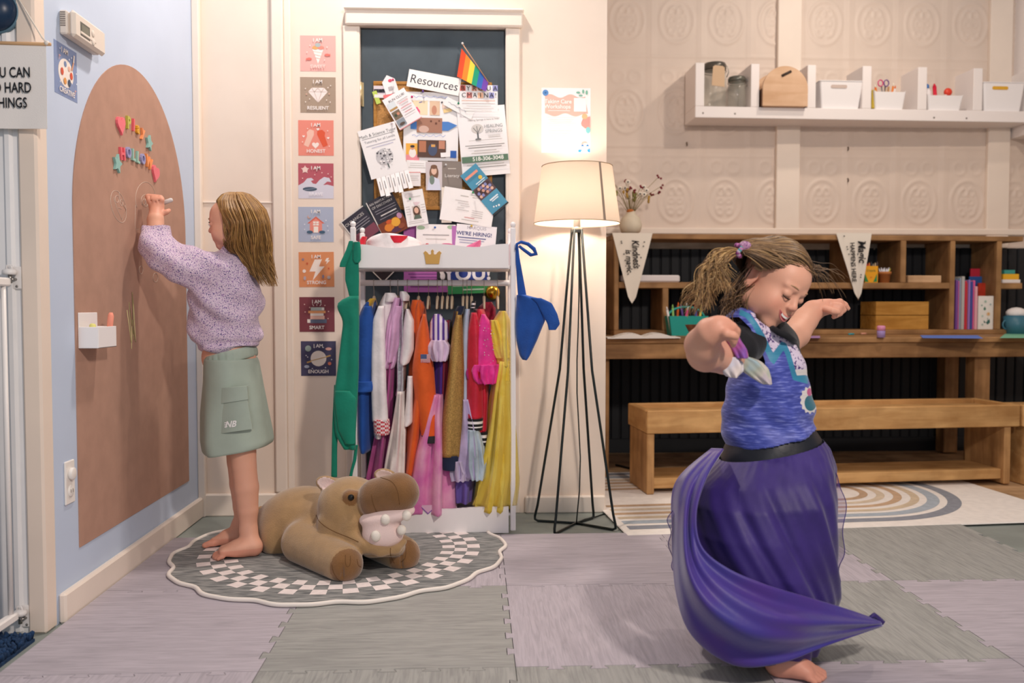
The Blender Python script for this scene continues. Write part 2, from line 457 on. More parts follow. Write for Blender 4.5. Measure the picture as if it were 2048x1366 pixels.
def tint_mat(name, rough=0.5, sss=0.0, bump=0.0, bs=300.0, sheen=0.0, var=0.0, vs=40):
    m, N, L, P = new_mat(name); a = N.new('ShaderNodeAttribute'); a.attribute_name = 'tint'
    out = a.outputs['Color']
    if var:
        tc = N.new('ShaderNodeTexCoord'); nz = N.new('ShaderNodeTexNoise'); nz.inputs['Scale'].default_value = vs; nz.inputs['Detail'].default_value = 4
        L.new(tc.outputs['Object'], nz.inputs['Vector']); rp = N.new('ShaderNodeValToRGB'); L.new(nz.outputs['Fac'], rp.inputs[0])
        rp.color_ramp.elements[0].position = 0.35; rp.color_ramp.elements[1].position = 0.65
        rp.color_ramp.elements[0].color = (1 - var,) * 3 + (1,)
        mx = N.new('ShaderNodeMixRGB'); mx.blend_type = 'MULTIPLY'; mx.inputs[0].default_value = 1
        L.new(out, mx.inputs[1]); L.new(rp.outputs[0], mx.inputs[2]); out = mx.outputs[0]
    L.new(out, P.inputs['Base Color']); P.inputs['Roughness'].default_value = rough; P.inputs['Specular IOR Level'].default_value = 0.35
    if sss:
        P.inputs['Subsurface Weight'].default_value = sss; P.inputs['Subsurface Radius'].default_value = (0.012, 0.005, 0.003); P.inputs['Subsurface Scale'].default_value = 0.5
    if sheen: P.inputs['Sheen Weight'].default_value = sheen
    if bump:
        tc = N.new('ShaderNodeTexCoord'); nb = N.new('ShaderNodeTexNoise'); nb.inputs['Scale'].default_value = bs; L.new(tc.outputs['Object'], nb.inputs['Vector'])
        b = N.new('ShaderNodeBump'); b.inputs['Strength'].default_value = bump; b.inputs['Distance'].default_value = 0.003; L.new(nb.outputs['Fac'], b.inputs['Height']); L.new(b.outputs[0], P.inputs['Normal'])
    return m
def inpoly(x, y, poly):
    r = np.zeros(len(x), bool); n = len(poly)
    for i in range(n):
        x0, y0 = poly[i]; x1, y1 = poly[(i + 1) % n]
        m = ((y0 > y) != (y1 > y)) & (x < (x1 - x0) * (y - y0) / (y1 - y0 + 1e-12) + x0); r ^= m
    return r
def sd_poly(x, y, poly):
    """signed distance (photo pixels) to an outline, negative inside, and the nearest outline point"""
    best = np.full(len(x), 1e9); bx = np.zeros(len(x)); by = np.zeros(len(x)); n = len(poly)
    for i in range(n):
        x0, y0 = poly[i]; x1, y1 = poly[(i + 1) % n]; dx, dy = x1 - x0, y1 - y0
        t = np.clip(((x - x0) * dx + (y - y0) * dy) / (dx * dx + dy * dy + 1e-9), 0, 1); qx, qy = x0 + t * dx, y0 + t * dy; d = np.hypot(x - qx, y - qy); m = d < best
        best[m] = d[m]; bx[m] = qx[m]; by[m] = qy[m]
    return np.where(inpoly(x, y, poly), -best, best), bx, by
def to_px(V):
    """photo pixel of points (for laying out a garment's print in its own front plane)"""
    d = V - np.array(CAM); f, r, u = np.array(_f), np.array(_r), np.array(_u); z = d @ f
    return CX + F_PX * (d @ r) / z, CY - F_PX * (d @ u) / z

# ------------------------------------------------------------------ the room
BACK = 3.65; LEFT = -1.14; JAMB = 2.35; PILX = 0.548; ALC = 5.12
CREAM = mat('#eddccc', 0.55, var=0.02, vs=6, bump=0.05, bs=30)
CREAM2 = mat('#efe1d3', 0.5, var=0.02, vs=6)
WHITE = mat('#f3f0ee', 0.4)
BLUE = mat('#c5d3e8', 0.6, var=0.015, vs=5, bump=0.04, bs=60)
b = MB(); b.box((-3.2, -1.2, -0.05), (4.2, 5.4, 0.0))
b.mats = [mat('#8d948f', 0.6, var=0.12, vs=5, bump=0.05, bs=40)]; struct(b.build('floor'))
b = MB(); b.box((PILX + 0.02, 3.72, 0.0), (3.9, ALC, 0.006)); b.mats = [wood('#b58e66', '#d9b68e', 0, 4, dark=0.4)]; struct(b.build('floor_alcove'))
b = MB(); b.box((LEFT - 0.1, JAMB + 0.045, 0), (LEFT, BACK + 0.1, 3.2)); b.mats = [BLUE]; struct(b.build('wall_left'))
b = MB(); b.box((-3.2, JAMB, 0), (LEFT - 0.03, JAMB + 0.1, 3.2)); b.mats = [mat('#f1efee', 0.5, var=0.03, vs=8, bump=0.05, bs=40)]; struct(b.build('wall_front'))
b = MB(); b.box((LEFT - 0.045, JAMB - 0.012, 0), (LEFT + 0.004, JAMB + 0.05, 3.2), CREAM, 0.006); struct(b.build('trim_1'))
b = MB(); b.box((LEFT - 0.085, JAMB - 0.008, 0), (LEFT - 0.062, JAMB + 0.02, 3.2), mat('#f1efee', 0.5, var=0.03, vs=8, bump=0.05, bs=40), 0.006); struct(b.build('trim_2'))
b = MB()
DX0, DX1, DTOP = at(719, 300, BACK).x, at(1014, 300, BACK).x, at(850, 55, BACK).z
b.box((LEFT - 0.1, BACK, 0), (DX0, BACK + 0.12, 3.2)); b.box((DX1, BACK, 0), (PILX, BACK + 0.12, 3.2)); b.box((DX0, BACK, DTOP), (DX1, BACK + 0.12, 3.2))
b.mats = [CREAM]; struct(b.build('wall_back'))
b = MB(); b.box((PILX - 0.1, BACK + 0.12, 0), (PILX, ALC + 0.1, 3.2)); b.mats = [CREAM]; struct(b.build('wall_return'))
# cream pilaster in the corner and the flat uprights of the back wall
x0 = at(405, 500, BACK).x
b = MB(); b.box((LEFT, BACK - 0.03, 0), (LEFT + 0.03, BACK, 3.2), CREAM2, 0.004); struct(b.build('trim_3'))
b = MB(); b.box((at(548, 500, BACK).x, BACK - 0.022, at(500, 984, BACK).z), (at(572, 500, BACK).x, BACK, 3.2), CREAM2, 0.006); b.box((at(572, 500, BACK).x, BACK - 0.012, at(500, 984, BACK).z), (at(586, 500, BACK).x, BACK, 3.2), CREAM2, 0.004); struct(b.build('trim_4'))
zt = at(500, 405, BACK).z
b = MB(); b.box((LEFT + 0.03, BACK - 0.006, zt - 0.004), (at(548, 500, BACK).x, BACK, zt + 0.004), CREAM2, 0.002); struct(b.build('trim_5'))
# baseboards
zb = at(470, 988, BACK - 0.02).z
b = MB(); b.box((LEFT, BACK - 0.022, 0), (at(690, 500, BACK).x, BACK, zb), CREAM2, 0.006); struct(b.build('baseboard_back'))
b = MB(); b.box((at(1050, 500, BACK).x, BACK - 0.022, 0), (PILX, BACK, at(1130, 992, BACK - 0.02).z), CREAM2, 0.006); struct(b.build('baseboard_pillar'))
b = MB(); b.box((LEFT, JAMB + 0.06, 0), (LEFT + 0.022, BACK - 0.03, 0.084), CREAM2, 0.006); struct(b.build('baseboard_left'))
# door with its casing: the dark chalkboard door
cL0, cL1 = at(688, 300, BACK).x, DX0
b = MB(); b.box((cL0, BACK - 0.018, 0), (cL1, BACK, DTOP), CREAM2, 0.005); b.box((cL1 - 0.012, BACK - 0.016, 0), (cL1 + 0.006, BACK + 0.09, DTOP), CREAM2, 0.003); struct(b.build('trim_6'))
b = MB(); b.box((DX1, BACK - 0.016, 0), (at(1040, 300, BACK).x, BACK, DTOP), CREAM2, 0.005); b.box((DX1 - 0.006, BACK - 0.015, 0), (DX1 + 0.012, BACK + 0.09, DTOP), CREAM2, 0.003); struct(b.build('trim_7'))
b = MB(); b.box((at(692, 30, BACK).x, BACK - 0.034, DTOP - 0.002), (at(1045, 30, BACK).x, BACK, at(850, 24, BACK).z), CREAM2, 0.006); b.box((at(690, 30, BACK).x, BACK - 0.045, at(850, 27, BACK).z), (at(1047, 30, BACK).x, BACK, at(850, 21, BACK).z), CREAM2, 0.006); struct(b.build('trim_8'))
DOOR_Y = BACK + 0.012
d1 = MB(); d1.box((DX0 + 0.008, DOOR_Y, 0.008), (DX1 - 0.008, DOOR_Y + 0.04, DTOP - 0.006), mat('#47525a', 0.7, var=0.12, vs=9), 0.003); door = struct(d1.build('door_1'))
kb = MB(); kp = at(985, 585, DOOR_Y - 0.03); GOLD = mat('#d9a83c', 0.22, metal=1.0)
kb.cyl((kp.x, DOOR_Y, kp.z), (kp.x, DOOR_Y - 0.02, kp.z), 0.012, m=GOLD); kb.ball((kp.x, DOOR_Y - 0.045, kp.z), (0.031, 0.024, 0.031), GOLD); kb.lathe([(0.032, 0), (0.03, 0.006), (0.012, 0.009)], (kp.x, DOOR_Y, kp.z), GOLD, R=Matrix.Rotation(math.pi / 2, 3, 'X'))
kb.build('door_knob', door)
hb = MB(); BRASS = mat('#c9b48a', 0.35, metal=0.6)
hx, hz0, hz1 = DX0 + 0.006, at(720, 212, BACK).z, at(720, 164, BACK).z
hb.cyl((hx, DOOR_Y - 0.008, hz0), (hx, DOOR_Y - 0.008, hz1), 0.007, m=BRASS); hb.box((hx, DOOR_Y - 0.004, hz0), (hx + 0.012, DOOR_Y, hz1), BRASS); hb.build('hinge', door)

# embossed tin wall of the alcove
def tin(x0, x1, z0, z1, Y):
    nx = int((x1 - x0) / 0.0075); nz = int((z1 - z0) / 0.0075)
    X, Z = np.meshgrid(np.linspace(x0, x1, nx), np.linspace(z0, z1, nz))
    c = 0.292
    u = np.mod(X - 1.03, c) / c - 0.5; v = np.mod(Z - 1.30, 0.52) / 0.52 - 0.5
    H = np.zeros_like(X); g = lambda d, w: np.exp(-(d / w) ** 2)
    rr = np.sqrt((u * c / 0.100) ** 2 + ((v + 0.14) * 0.52 / 0.125) ** 2)
    H += 0.009 * g(rr - 1, 0.085)
    H += 0.006 * g(np.sqrt((u * c / 0.07) ** 2 + ((v + 0.14) * 0.52 / 0.10) ** 2) - 0.85, 0.10) * (np.abs(u) > 0.05)
    for sx in (-1, 1):
        for (a, q, r) in ((0.022, 0.055, 0.022), (0.03, -0.06, 0.02), (0.024, 0.0, 0.016)):
            H += 0.006 * g(np.sqrt((u * c - sx * a) ** 2 + ((v + 0.14) * 0.52 - q) ** 2) - r, 0.006)
    H += 0.005 * g(u * c, 0.006) * (np.abs((v + 0.14) * 0.52) < 0.06)
    H += 0.008 * g(np.abs(u) - 0.5, 0.045) + 0.004 * g(np.abs(u) - 0.43, 0.02)
    for sx in (-1, 1): H += 0.006 * g(np.sqrt((u * c - sx * 0.05) ** 2 + ((v - 0.24) * 0.52) ** 2) - 0.035, 0.009)
    H += 0.006 * g((v - 0.47) * 0.52, 0.008) + 0.004 * g((v - 0.36) * 0.52, 0.006)
    V = np.stack([X.ravel(), (Y - 0.55 * H).ravel(), Z.ravel()], 1)
    i = np.arange((nz - 1) * nx).reshape(nz - 1, nx)[:, :-1].ravel()
    return V, np.stack([i, i + 1, i + nx + 1, i + nx], 1)
TIN = mat('#decdbf', 0.5, var=0.03, vs=5)
zw = at(1500, 468, ALC).z - 0.08
V, Fq = tin(PILX, 3.6, zw, 3.1, ALC); struct(mesh_np('wall_alcove', V, Fq, [TIN], sm=True))
b = MB(); b.box((PILX, ALC + 0.012, zw), (3.7, ALC + 0.1, 3.2)); b.mats = [TIN]; struct(b.build('wall_alcove_back'))
b = MB(); b.box((3.6, 3.0, 0), (3.7, ALC + 0.1, 3.2)); b.mats = [CREAM]; struct(b.build('wall_right'))
for i, (xa, xb) in enumerate(((1550, 1597), (1971, 2015))):
    b = MB(); b.box((at(xa, 300, ALC).x, ALC - 0.03, zw), (at(xb, 300, ALC).x, ALC, 3.1), CREAM2, 0.004); struct(b.build('trim_%d' % (9 + i)))
b = MB(); b.box((PILX, ALC - 0.035, at(1500, 470, ALC).z), (3.6, ALC, at(1500, 457, ALC).z), CREAM2, 0.006); struct(b.build('trim_11'))
# dark beadboard below
b = MB(); DK = mat('#17191d', 0.6, var=0.15, vs=8); b.box((PILX, ALC - 0.008, 0.0), (3.6, ALC + 0.1, zw))
xx = PILX + 0.02
while xx < 3.55:
    b.box((xx, ALC - 0.02, 0.06), (xx + 0.052, ALC - 0.008, zw), None, 0.005); xx += 0.058
b.box((PILX, ALC - 0.034, 0), (3.6, ALC - 0.008, 0.09), None, 0.004)
b.mats = [DK]; struct(b.build('wall_beadboard'))
# ------------------------------------------------------------------ foam mats, rugs
def mat_foam(h1, h2, seed, ang):
    m, N, L, P = new_mat('foam_' + h1.lstrip('#'))
    tc = N.new('ShaderNodeTexCoord'); mp = N.new('ShaderNodeMapping'); L.new(tc.outputs['Object'], mp.inputs[0])
    mp.inputs['Location'].default_value = (seed * 3.1, seed * 1.7, 0); mp.inputs['Scale'].default_value = (0.07, 1.0, 1) if ang > 1 else (1.0, 0.07, 1)
    nz = N.new('ShaderNodeTexNoise'); nz.inputs['Scale'].default_value = 105; nz.inputs['Detail'].default_value = 8; nz.inputs['Distortion'].default_value = 1.2
    L.new(mp.outputs[0], nz.inputs['Vector']); rp = N.new('ShaderNodeValToRGB'); L.new(nz.outputs['Fac'], rp.inputs[0])
    rp.color_ramp.elements[0].position = 0.25; rp.color_ramp.elements[1].position = 0.62; rp.color_ramp.elements[0].color = lin(h1); rp.color_ramp.elements[1].color = lin(h2)
    n2 = N.new('ShaderNodeTexNoise'); n2.inputs['Scale'].default_value = 9; n2.inputs['Detail'].default_value = 6
    mp2 = N.new('ShaderNodeMapping'); L.new(tc.outputs['Object'], mp2.inputs[0]); mp2.inputs['Scale'].default_value = (0.3, 1, 1) if ang > 1 else (1, 0.3, 1); L.new(mp2.outputs[0], n2.inputs['Vector'])
    r2 = N.new('ShaderNodeValToRGB'); L.new(n2.outputs['Fac'], r2.inputs[0]); r2.color_ramp.elements[0].position = 0.30; r2.color_ramp.elements[1].position = 0.48; r2.color_ramp.elements[0].color = (0.86, 0.86, 0.86, 1)
    mx = N.new('ShaderNodeMixRGB'); mx.blend_type = 'MULTIPLY'; mx.inputs[0].default_value = 1; L.new(rp.outputs[0], mx.inputs[1]); L.new(r2.outputs[0], mx.inputs[2])
    L.new(mx.outputs[0], P.inputs['Base Color']); P.inputs['Roughness'].default_value = 0.62; P.inputs['Specular IOR Level'].default_value = 0.3
    bp = N.new('ShaderNodeBump'); bp.inputs['Strength'].default_value = 0.12; L.new(nz.outputs['Fac'], bp.inputs['Height']); L.new(bp.outputs[0], P.inputs['Normal'])
    return m
MATX = [-1.115 + 0.605 * i for i in range(7)]; MATY = [3.262 - 0.607 * i for i in range(5)]
def edge_teeth(p, q, outward, tab):
    """jigsaw edge from p to q: tabs of one mat sit in the gaps of its neighbour"""
    p, q = Vector(p), Vector(q); d = q - p; L = d.length; d.normalize(); n = Vector(outward); o = []
    k = 11; st = (L - 0.03) / k
    for i in range(k):
        a = 0.015 + st * i; w = st
        if i % 2 == (0 if tab else 1): continue
        g = 0.0012; hgt = 0.017
        o += [p + d * (a + 0.22 * w), p + d * (a + 0.22 * w) + n * 0.003, p + d * (a + 0.04 * w + g) + n * (hgt - 0.002), p + d * (a + 0.10 * w) + n * hgt, p + d * (a + 0.90 * w) + n * hgt, p + d * (a + 0.96 * w - g) + n * (hgt - 0.002), p + d * (a + 0.78 * w) + n * 0.003, p + d * (a + 0.78 * w)]
    return o
def foam(ix, iy, m, label, tabs):
    """tabs: for left,front,right,back whether this mat's edge carries tabs outward (1), gaps (-1) or is plain (0)"""
    x0, x1 = MATX[ix], MATX[ix + 1]; y1, y0 = MATY[iy], MATY[iy + 1]; g = 0.0010
    x0 += g; x1 -= g; y0 += g; y1 -= g; ext = (0.02, 0.09)[ix - 3] if iy == 0 and ix > 2 else 0
    cs = [(x0, y0), (x1, y0), (x1, y1), (x0, y1)]; outl = []
    for i, (nrm, tb) in enumerate(zip(((0, -1), (1, 0), (0, 1), (-1, 0)), (tabs[1], tabs[2], tabs[3], tabs[0]))):
        p, q = cs[i], cs[(i + 1) % 4]; outl.append(Vector(p))
        if tb == 1: outl += edge_teeth(p, q, nrm, True)
        elif tb == -1: outl += edge_teeth(p, q, (-nrm[0], -nrm[1]), True)
    if ext:
        near = lambda v, p: abs(v.x - p[0]) + abs(v.y - p[1]) < 1e-5
        k_ = max(i for i, v in enumerate(outl) if near(v, (x1, y1))); j_ = max(i for i, v in enumerate(outl) if near(v, (x0, y1)))
        outl = outl[:k_ + 1] + [Vector((x1, y1 + ext)), Vector((x0, y1 + ext))] + outl[j_:]
    b = MB(); b.prism([tuple(v) for v in outl], 0.0005, 0.0115, m)
    return tag(b.build('foam_mat'), label, 'floor mat', 'interlocking wood-look foam mats')
LAV = [mat_foam('#a59ea6', '#bdb5bd', i, a) for i, a in ((1, 1.57), (2, 0.0), (3, 1.57), (4, 0.0))]
GRY = [mat_foam('#8b8c89', '#a8a8a4', i, a) for i, a in ((5, 0.0), (6, 1.57), (7, 0.0))]
layout = [  # column, row, material, label
    (0, 0, LAV[0], 'lavender foam mat under the left half of the round rug, along the baseboard'),
    (1, 0, LAV[1], 'lavender foam mat mostly hidden below the dress-up rack and hippo'),
    (2, 0, LAV[0], 'lavender foam mat just in front of the floor lamp'),
    (3, 0, LAV[3], 'lavender foam mat behind the twirling skirt, before the rainbow rug'),
    (4, 0, GRY[0], 'grey foam mat at the right edge nearest the rainbow rug'),
    (0, 1, LAV[2], 'lavender foam mat in the lower left corner beside the navy doormat'),
    (1, 1, GRY[1], 'grey foam mat directly in front of the scalloped round rug'),
    (2, 1, LAV[1], 'lavender foam mat left of the twirling skirt hem'),
    (3, 1, GRY[2], 'grey foam mat under the bare foot of the dancing child'),
    (4, 1, LAV[2], 'lavender foam mat at the right edge beside the skirt tip'),
    (0, 2, LAV[3], 'lavender foam mat cut by the bottom left picture edge'),
    (1, 2, GRY[0], 'grey foam mat cut by the bottom edge below the round rug'),
    (2, 2, GRY[2], 'grey foam mat cut by the bottom edge, second from the hem'),
    (3, 2, LAV[0], 'lavender foam mat cut by the bottom edge below the bare foot'),
    (4, 2, LAV[1], 'lavender foam mat in the bottom right corner'),
]
for (ix, iy, m, lab) in layout:
    foam(ix, iy, m, lab, (1 if ix > 0 else 0, 1, -1, -1 if iy > 0 else 0))
# strip of loose edge teeth left along the baseboard
# scalloped round rug
RC = Vector((at(685, 1100, 3.06).x, 3.055)); RR = 0.565
def scal(r, w): return r * (1 + 0.018 * math.sin(14 * w) + 0.006 * math.sin(28 * w + 1))
m, N, L, P = new_mat('rug_weave')
tc = N.new('ShaderNodeTexCoord'); mp = N.new('ShaderNodeMapping'); L.new(tc.outputs['Object'], mp.inputs[0]); mp.inputs['Scale'].default_value = (0.16, 1, 1); mp.inputs['Rotation'].default_value = (0, 0, 0.55)
nz = N.new('ShaderNodeTexNoise'); nz.inputs['Scale'].default_value = 120; nz.inputs['Detail'].default_value = 6; L.new(mp.outputs[0], nz.inputs['Vector'])
rp = N.new('ShaderNodeValToRGB'); L.new(nz.outputs['Fac'], rp.inputs[0]); rp.color_ramp.elements[0].position = 0.36; rp.color_ramp.elements[1].position = 0.66; rp.color_ramp.elements[0].color = lin('#66696a'); rp.color_ramp.elements[1].color = lin('#a3a3a0'); L.new(rp.outputs[0], P.inputs['Base Color']); P.inputs['Roughness'].default_value = 0.95
RUGM = m; CELL = mat('#efe3e0', 0.95, var=0.05, vs=60, bump=0.2, bs=500)
rt = thing('round_rug', (RC.x, RC.y, 0.0115), 'round grey rug with white checker ring and scalloped white edge', 'rug')
b = MB(); n = 220; z1 = 0.018
b.prism([(RC.x + scal(RR, 2 * math.pi * i / n) * math.cos(2 * math.pi * i / n), RC.y + scal(RR, 2 * math.pi * i / n) * math.sin(2 * math.pi * i / n)) for i in range(n)], 0.0117, z1, RUGM)
nc = 62; rad = [0.482, 0.438, 0.394, 0.350]
for r in range(3):
    for i in range(nc):
        if (i + r) % 2: continue
        a0 = 2 * math.pi * i / nc; a1 = 2 * math.pi * (i + 1) / nc
        P4 = [(rad[r + 1], a0), (rad[r], a0), (rad[r], a1), (rad[r + 1], a1)]
        b.flat([(RC.x + q * math.cos(a), RC.y + q * math.sin(a)) for q, a in P4], z1 + 0.0006, CELL)
b.build('rug_field', rt)
b = MB(); b.tube([(RC.x + scal(RR, 2 * math.pi * i / n) * math.cos(2 * math.pi * i / n), RC.y + scal(RR, 2 * math.pi * i / n) * math.sin(2 * math.pi * i / n), 0.0185) for i in range(n)], 0.0068, mat('#f1e8df', 0.9), 8, closed=True)
b.build('piping', rt)
# rainbow rug of the alcove, lying a little askew
p00, p10 = atz(1255, 1073, 0.008), atz(2048, 1046, 0.008)
ex = (p10 - p00).normalized(); ey = Vector((-ex.y, ex.x, 0))
RM = Matrix(((ex.x, ey.x, 0, p00.x), (ex.y, ey.y, 0, p00.y), (0, 0, 1, 0), (0, 0, 0, 1)))
b = MB(RM); b.box((0, 0, 0.0066), (1.9, 1.22, 0.0125), mat('#efe8e1', 0.95, var=0.04, vs=30, bump=0.25, bs=300), 0.003)
cx0, cy0, z = 1.10, 0.64, 0.0131
for r0, w, c in ((0.560, 0.055, '#8d9099'), (0.475, 0.050, '#a9b3bd'), (0.395, 0.035, '#d2bfa4'), (0.325, 0.035, '#c9a98a'), (0.255, 0.035, '#d8c6ae'), (0.185, 0.035, '#bfa184')):
    mt = mat(c, 0.95, var=0.08, vs=40); a = [-math.pi / 2 + math.pi * i / 40 for i in range(41)]
    for i in range(40):
        b.flat([(cx0 + r * math.cos(w_) * 1.02, cy0 + r * math.sin(w_)) for r, w_ in ((r0 - w, a[i]), (r0, a[i]), (r0, a[i + 1]), (r0 - w, a[i + 1]))], z, mt)
    for sg in (-1, 1):
        y0, y1 = sorted((cy0 + sg * r0, cy0 + sg * (r0 - w))); b.flat([(0.03, y0), (cx0, y0), (cx0, y1), (0.03, y1)], z, mt)
tag(b.build('rainbow_rug'), 'off-white rug with grey and tan rainbow arcs under the wooden bench', 'rug')
# navy shag doormat in the corner by the gate
rng = random.Random(5)
b = MB(); NV = mat('#1f3a5c', 0.95, var=0.3, vs=60)
a, c = atz(66, 1283, 0), atz(-20, 1335, 0)
b.box((-1.60, 1.72, 0.0005), (a.x + 0.005, a.y, 0.008), NV)
for i in range(900):
    x, y = rng.uniform(-1.33, a.x), rng.uniform(1.90, a.y); q = Vector((x, y, 0.006)); e = q + Vector((rng.uniform(-.012, .012), rng.uniform(-.014, .014), rng.uniform(.014, .022)))
    b.tube([q, (q + e) / 2 + Vector((0, 0, .005)), e], [.0045, .005, .003], NV, 5)
tag(b.build('shag_doormat'), 'dark navy shaggy doormat below the white gate', 'doormat')

# ------------------------------------------------------------------ mural panel on the blue wall with drawings, letters, chalk box
mx_ = LEFT + 0.0
mY0, mY1 = atx(150, 800, LEFT).y, atx(377, 800, LEFT).y
mz0 = atx(158, 1095, LEFT).z; mtop = atx(240, 118, LEFT).z; mY0 = atx(158, 1095, LEFT).y; mY1 = atx(377, 966, LEFT).y
ym = (mY0 + mY1) / 2; hw = (mY1 - mY0) / 2; zs = mtop - hw * 1.08
out = [(-hw, mz0), (hw, mz0), (hw, zs)] + [(hw * math.cos(math.pi * i / 48), zs + (mtop - zs) * math.sin(math.pi * i / 48)) for i in range(1, 48)] + [(-hw, zs)]
FL = lambda Y, Z, k=1.0, rot=0.0, X=LEFT: frame_left(Y, Z, X, k, rot)
mural = thing('arch_chalkboard', (LEFT, ym, mz0), 'tall brown arch-shaped chalkboard painted panel on the blue wall', 'chalkboard')
b = MB(FL(ym, 0)); b.prism(out, 0.0, 0.003, mat('#b58e7b', 0.85, var=0.05, vs=14, bump=0.04, bs=200)); b.build('panel', mural)
CH = mat('#d9c8ba', 0.95); XW = LEFT + 0.0034
def chalk(pxs, name, m=CH, w=0.0016):
    b = MB(); P = [atx(x, y, XW) for x, y in pxs]
    b.tube(P, w, m, 5); b.build(name, mural)
def loop(cx, cy, rx, ry, a0=0, a1=6.3, n=22, tilt=0):
    return [(cx + rx * math.cos(a0 + (a1 - a0) * i / n) * math.cos(tilt) - ry * math.sin(a0 + (a1 - a0) * i / n) * math.sin(tilt), cy + rx * math.cos(a0 + (a1 - a0) * i / n) * math.sin(tilt) + ry * math.sin(a0 + (a1 - a0) * i / n) * math.cos(tilt)) for i in range(n + 1)]
b = MB()
for pts in (loop(237, 413, 14, 33, tilt=-.25), loop(234, 398, 4, 7), loop(243, 405, 3, 6), [(227, 395), (235, 420), (244, 440), (252, 420), (240, 400), (238, 384)], [(236, 415), (243, 418)],
            loop(291, 398, 20, 34, 2.6, 6.4), loop(291, 401, 9, 12), loop(288, 404, 3, 6), loop(294, 402, 4, 8), [(271, 410), (270, 450), (272, 460), (284, 456)], loop(310, 470, 8, 30, 0.5, 4), loop(282, 540, 4, 8), loop(311, 555, 5, 9)):
    b = MB(); b.tube([atx(x, y, XW) for x, y in pts], 0.00065, CH, 5); b.build('chalk_line', mural)
b = MB(); b.tube([atx(x, y, XW) for x, y in ((254, 620), (262, 685), (258, 605), (267, 680), (264, 584), (269, 640), (266, 600), (271, 684), (264, 640), (263, 698))], 0.0016, mat('#e8dca0', 0.95), 5)
b.build('scribble', mural)['label'] = 'yellow chalk scribble'
# magnetic letters, hearts and stars
def magnet(name, px, py, k, c, label, rot=0.0, shape=None, t=None):
    p = atx(px, py, LEFT); m = mat(c, 0.45); k *= 0.93; b = MB(FL(p.y, p.z, 1.0, rot))
    if shape == 'heart': b.prism(heart(0, 0, k * 0.62)[::-1], 0.0032, 0.011, m)
    elif shape == 'star': b.prism(star(0, 0, k * 0.62, 5, 0.5), 0.0032, 0.011, m)
    else: b.text(t, 0, 0, k, m, 0.011, off=0.035, depth=0.0078)
    o = b.build(name); 
    # make the faces point outward
    tag(o, label, 'magnet', 'magnets on the brown arch'); return o
for a in (('letter_magnet', 252, 247, 0.060, '#c2bd52', 'olive green letter P magnet starting the upper word', 0, None, 'P'), ('letter_magnet', 262, 251, 0.058, '#ee6b74', 'pink letter l magnet in the upper word', -.1, None, 'l'),
          ('letter_magnet', 271, 257, 0.055, '#e3a72f', 'mustard letter a magnet in the upper word', -.15, None, 'a'), ('letter_magnet', 281, 264, 0.055, '#f29a63', 'orange letter y magnet ending the upper word', -.2, None, 'y'),
          ('letter_magnet', 240, 309, 0.058, '#ec6674', 'pink letter H magnet starting the lower word', .1, None, 'H'), ('letter_magnet', 252, 306, 0.05, '#9c9cc8', 'lilac letter O magnet beside the pink H', 0, None, 'O'),
          ('letter_magnet', 262, 311, 0.055, '#9ccabd', 'mint letter L magnet after the first lilac O', -.05, None, 'L'), ('letter_magnet', 271, 316, 0.055, '#9ccabd', 'mint letter L magnet before the second lilac O', -.1, None, 'L'),
          ('letter_magnet', 281, 319, 0.05, '#9c9cc8', 'lilac letter O magnet beside the orange W', -.15, None, 'O'), ('letter_magnet', 293, 326, 0.058, '#f59a5e', 'orange letter W magnet ending the lower word', -.2, None, 'W'),
          ('heart_magnet', 237, 249, 0.055, '#f07581', 'pink heart magnet left of the letter P', .15, 'heart'), ('heart_magnet', 307, 346, 0.055, '#f07581', 'pink heart magnet below the letter W', -.2, 'heart'),
          ('star_magnet', 294, 286, 0.05, '#8fc0b8', 'mint star magnet right of the letter y', -.2, 'star'), ('star_magnet', 230, 327, 0.055, '#8fc0b8', 'mint star magnet below left of the letter H', -.2, 'star')):
    magnet(*a)
# chalk box
hp = atx(173, 660, LEFT + 0.003)
hz0, hz1, hzt = atx(173, 695, LEFT).z, atx(173, 653, LEFT).z, atx(173, 625, LEFT).z
hy0 = atx(154, 690, LEFT).y; hy1 = hy0 + 0.125; MX = LEFT + 0.0032
cb = thing('chalk_holder', (MX, hy0, hz0), 'white plastic chalk holder box stuck to the brown arch', 'holder'); PL = mat('#f6f2f1', 0.35)
b = MB(); rr = 0.012
b.box((MX, hy0, hz0), (MX + 0.003, hy1, hzt), PL, 0.002); b.build('back_plate', cb)
b = MB(); b.box((MX + 0.003, hy0, hz0), (MX + 0.058, hy1, hz0 + 0.003), PL, 0.001); b.box((MX + 0.055, hy0, hz0), (MX + 0.058, hy1, hz1), PL, 0.001); b.box((MX + 0.003, hy0, hz0), (MX + 0.055, hy0 + 0.003, hz1), PL, 0.001); b.box((MX + 0.003, hy1 - 0.003, hz0), (MX + 0.055, hy1, hz1), PL, 0.001); b.build('tray', cb)
b = MB(); q = Vector((MX + 0.03, hy0 + 0.022, hz0 + 0.004)); b.tube([q, q + Vector((0, .006, .062)), q + Vector((0, .007, .066))], [.009, .009, .006], mat('#e4df88', 0.9), 12); tag(b.build('chalk_stick'), 'pale yellow chalk stick standing in the white chalk holder', 'chalk', 'chalks in the holder')
b = MB(); q = Vector((MX + 0.045, hy1 - 0.030, hz0 + 0.004)); b.tube([q, q + Vector((.005, .012, .088)), q + Vector((.005, .0135, .098))], [.0085, .0085, .005], mat('#f59c85', 0.9), 12); tag(b.build('chalk_stick'), 'long coral pink chalk stick in the white chalk holder', 'chalk', 'chalks in the holder')
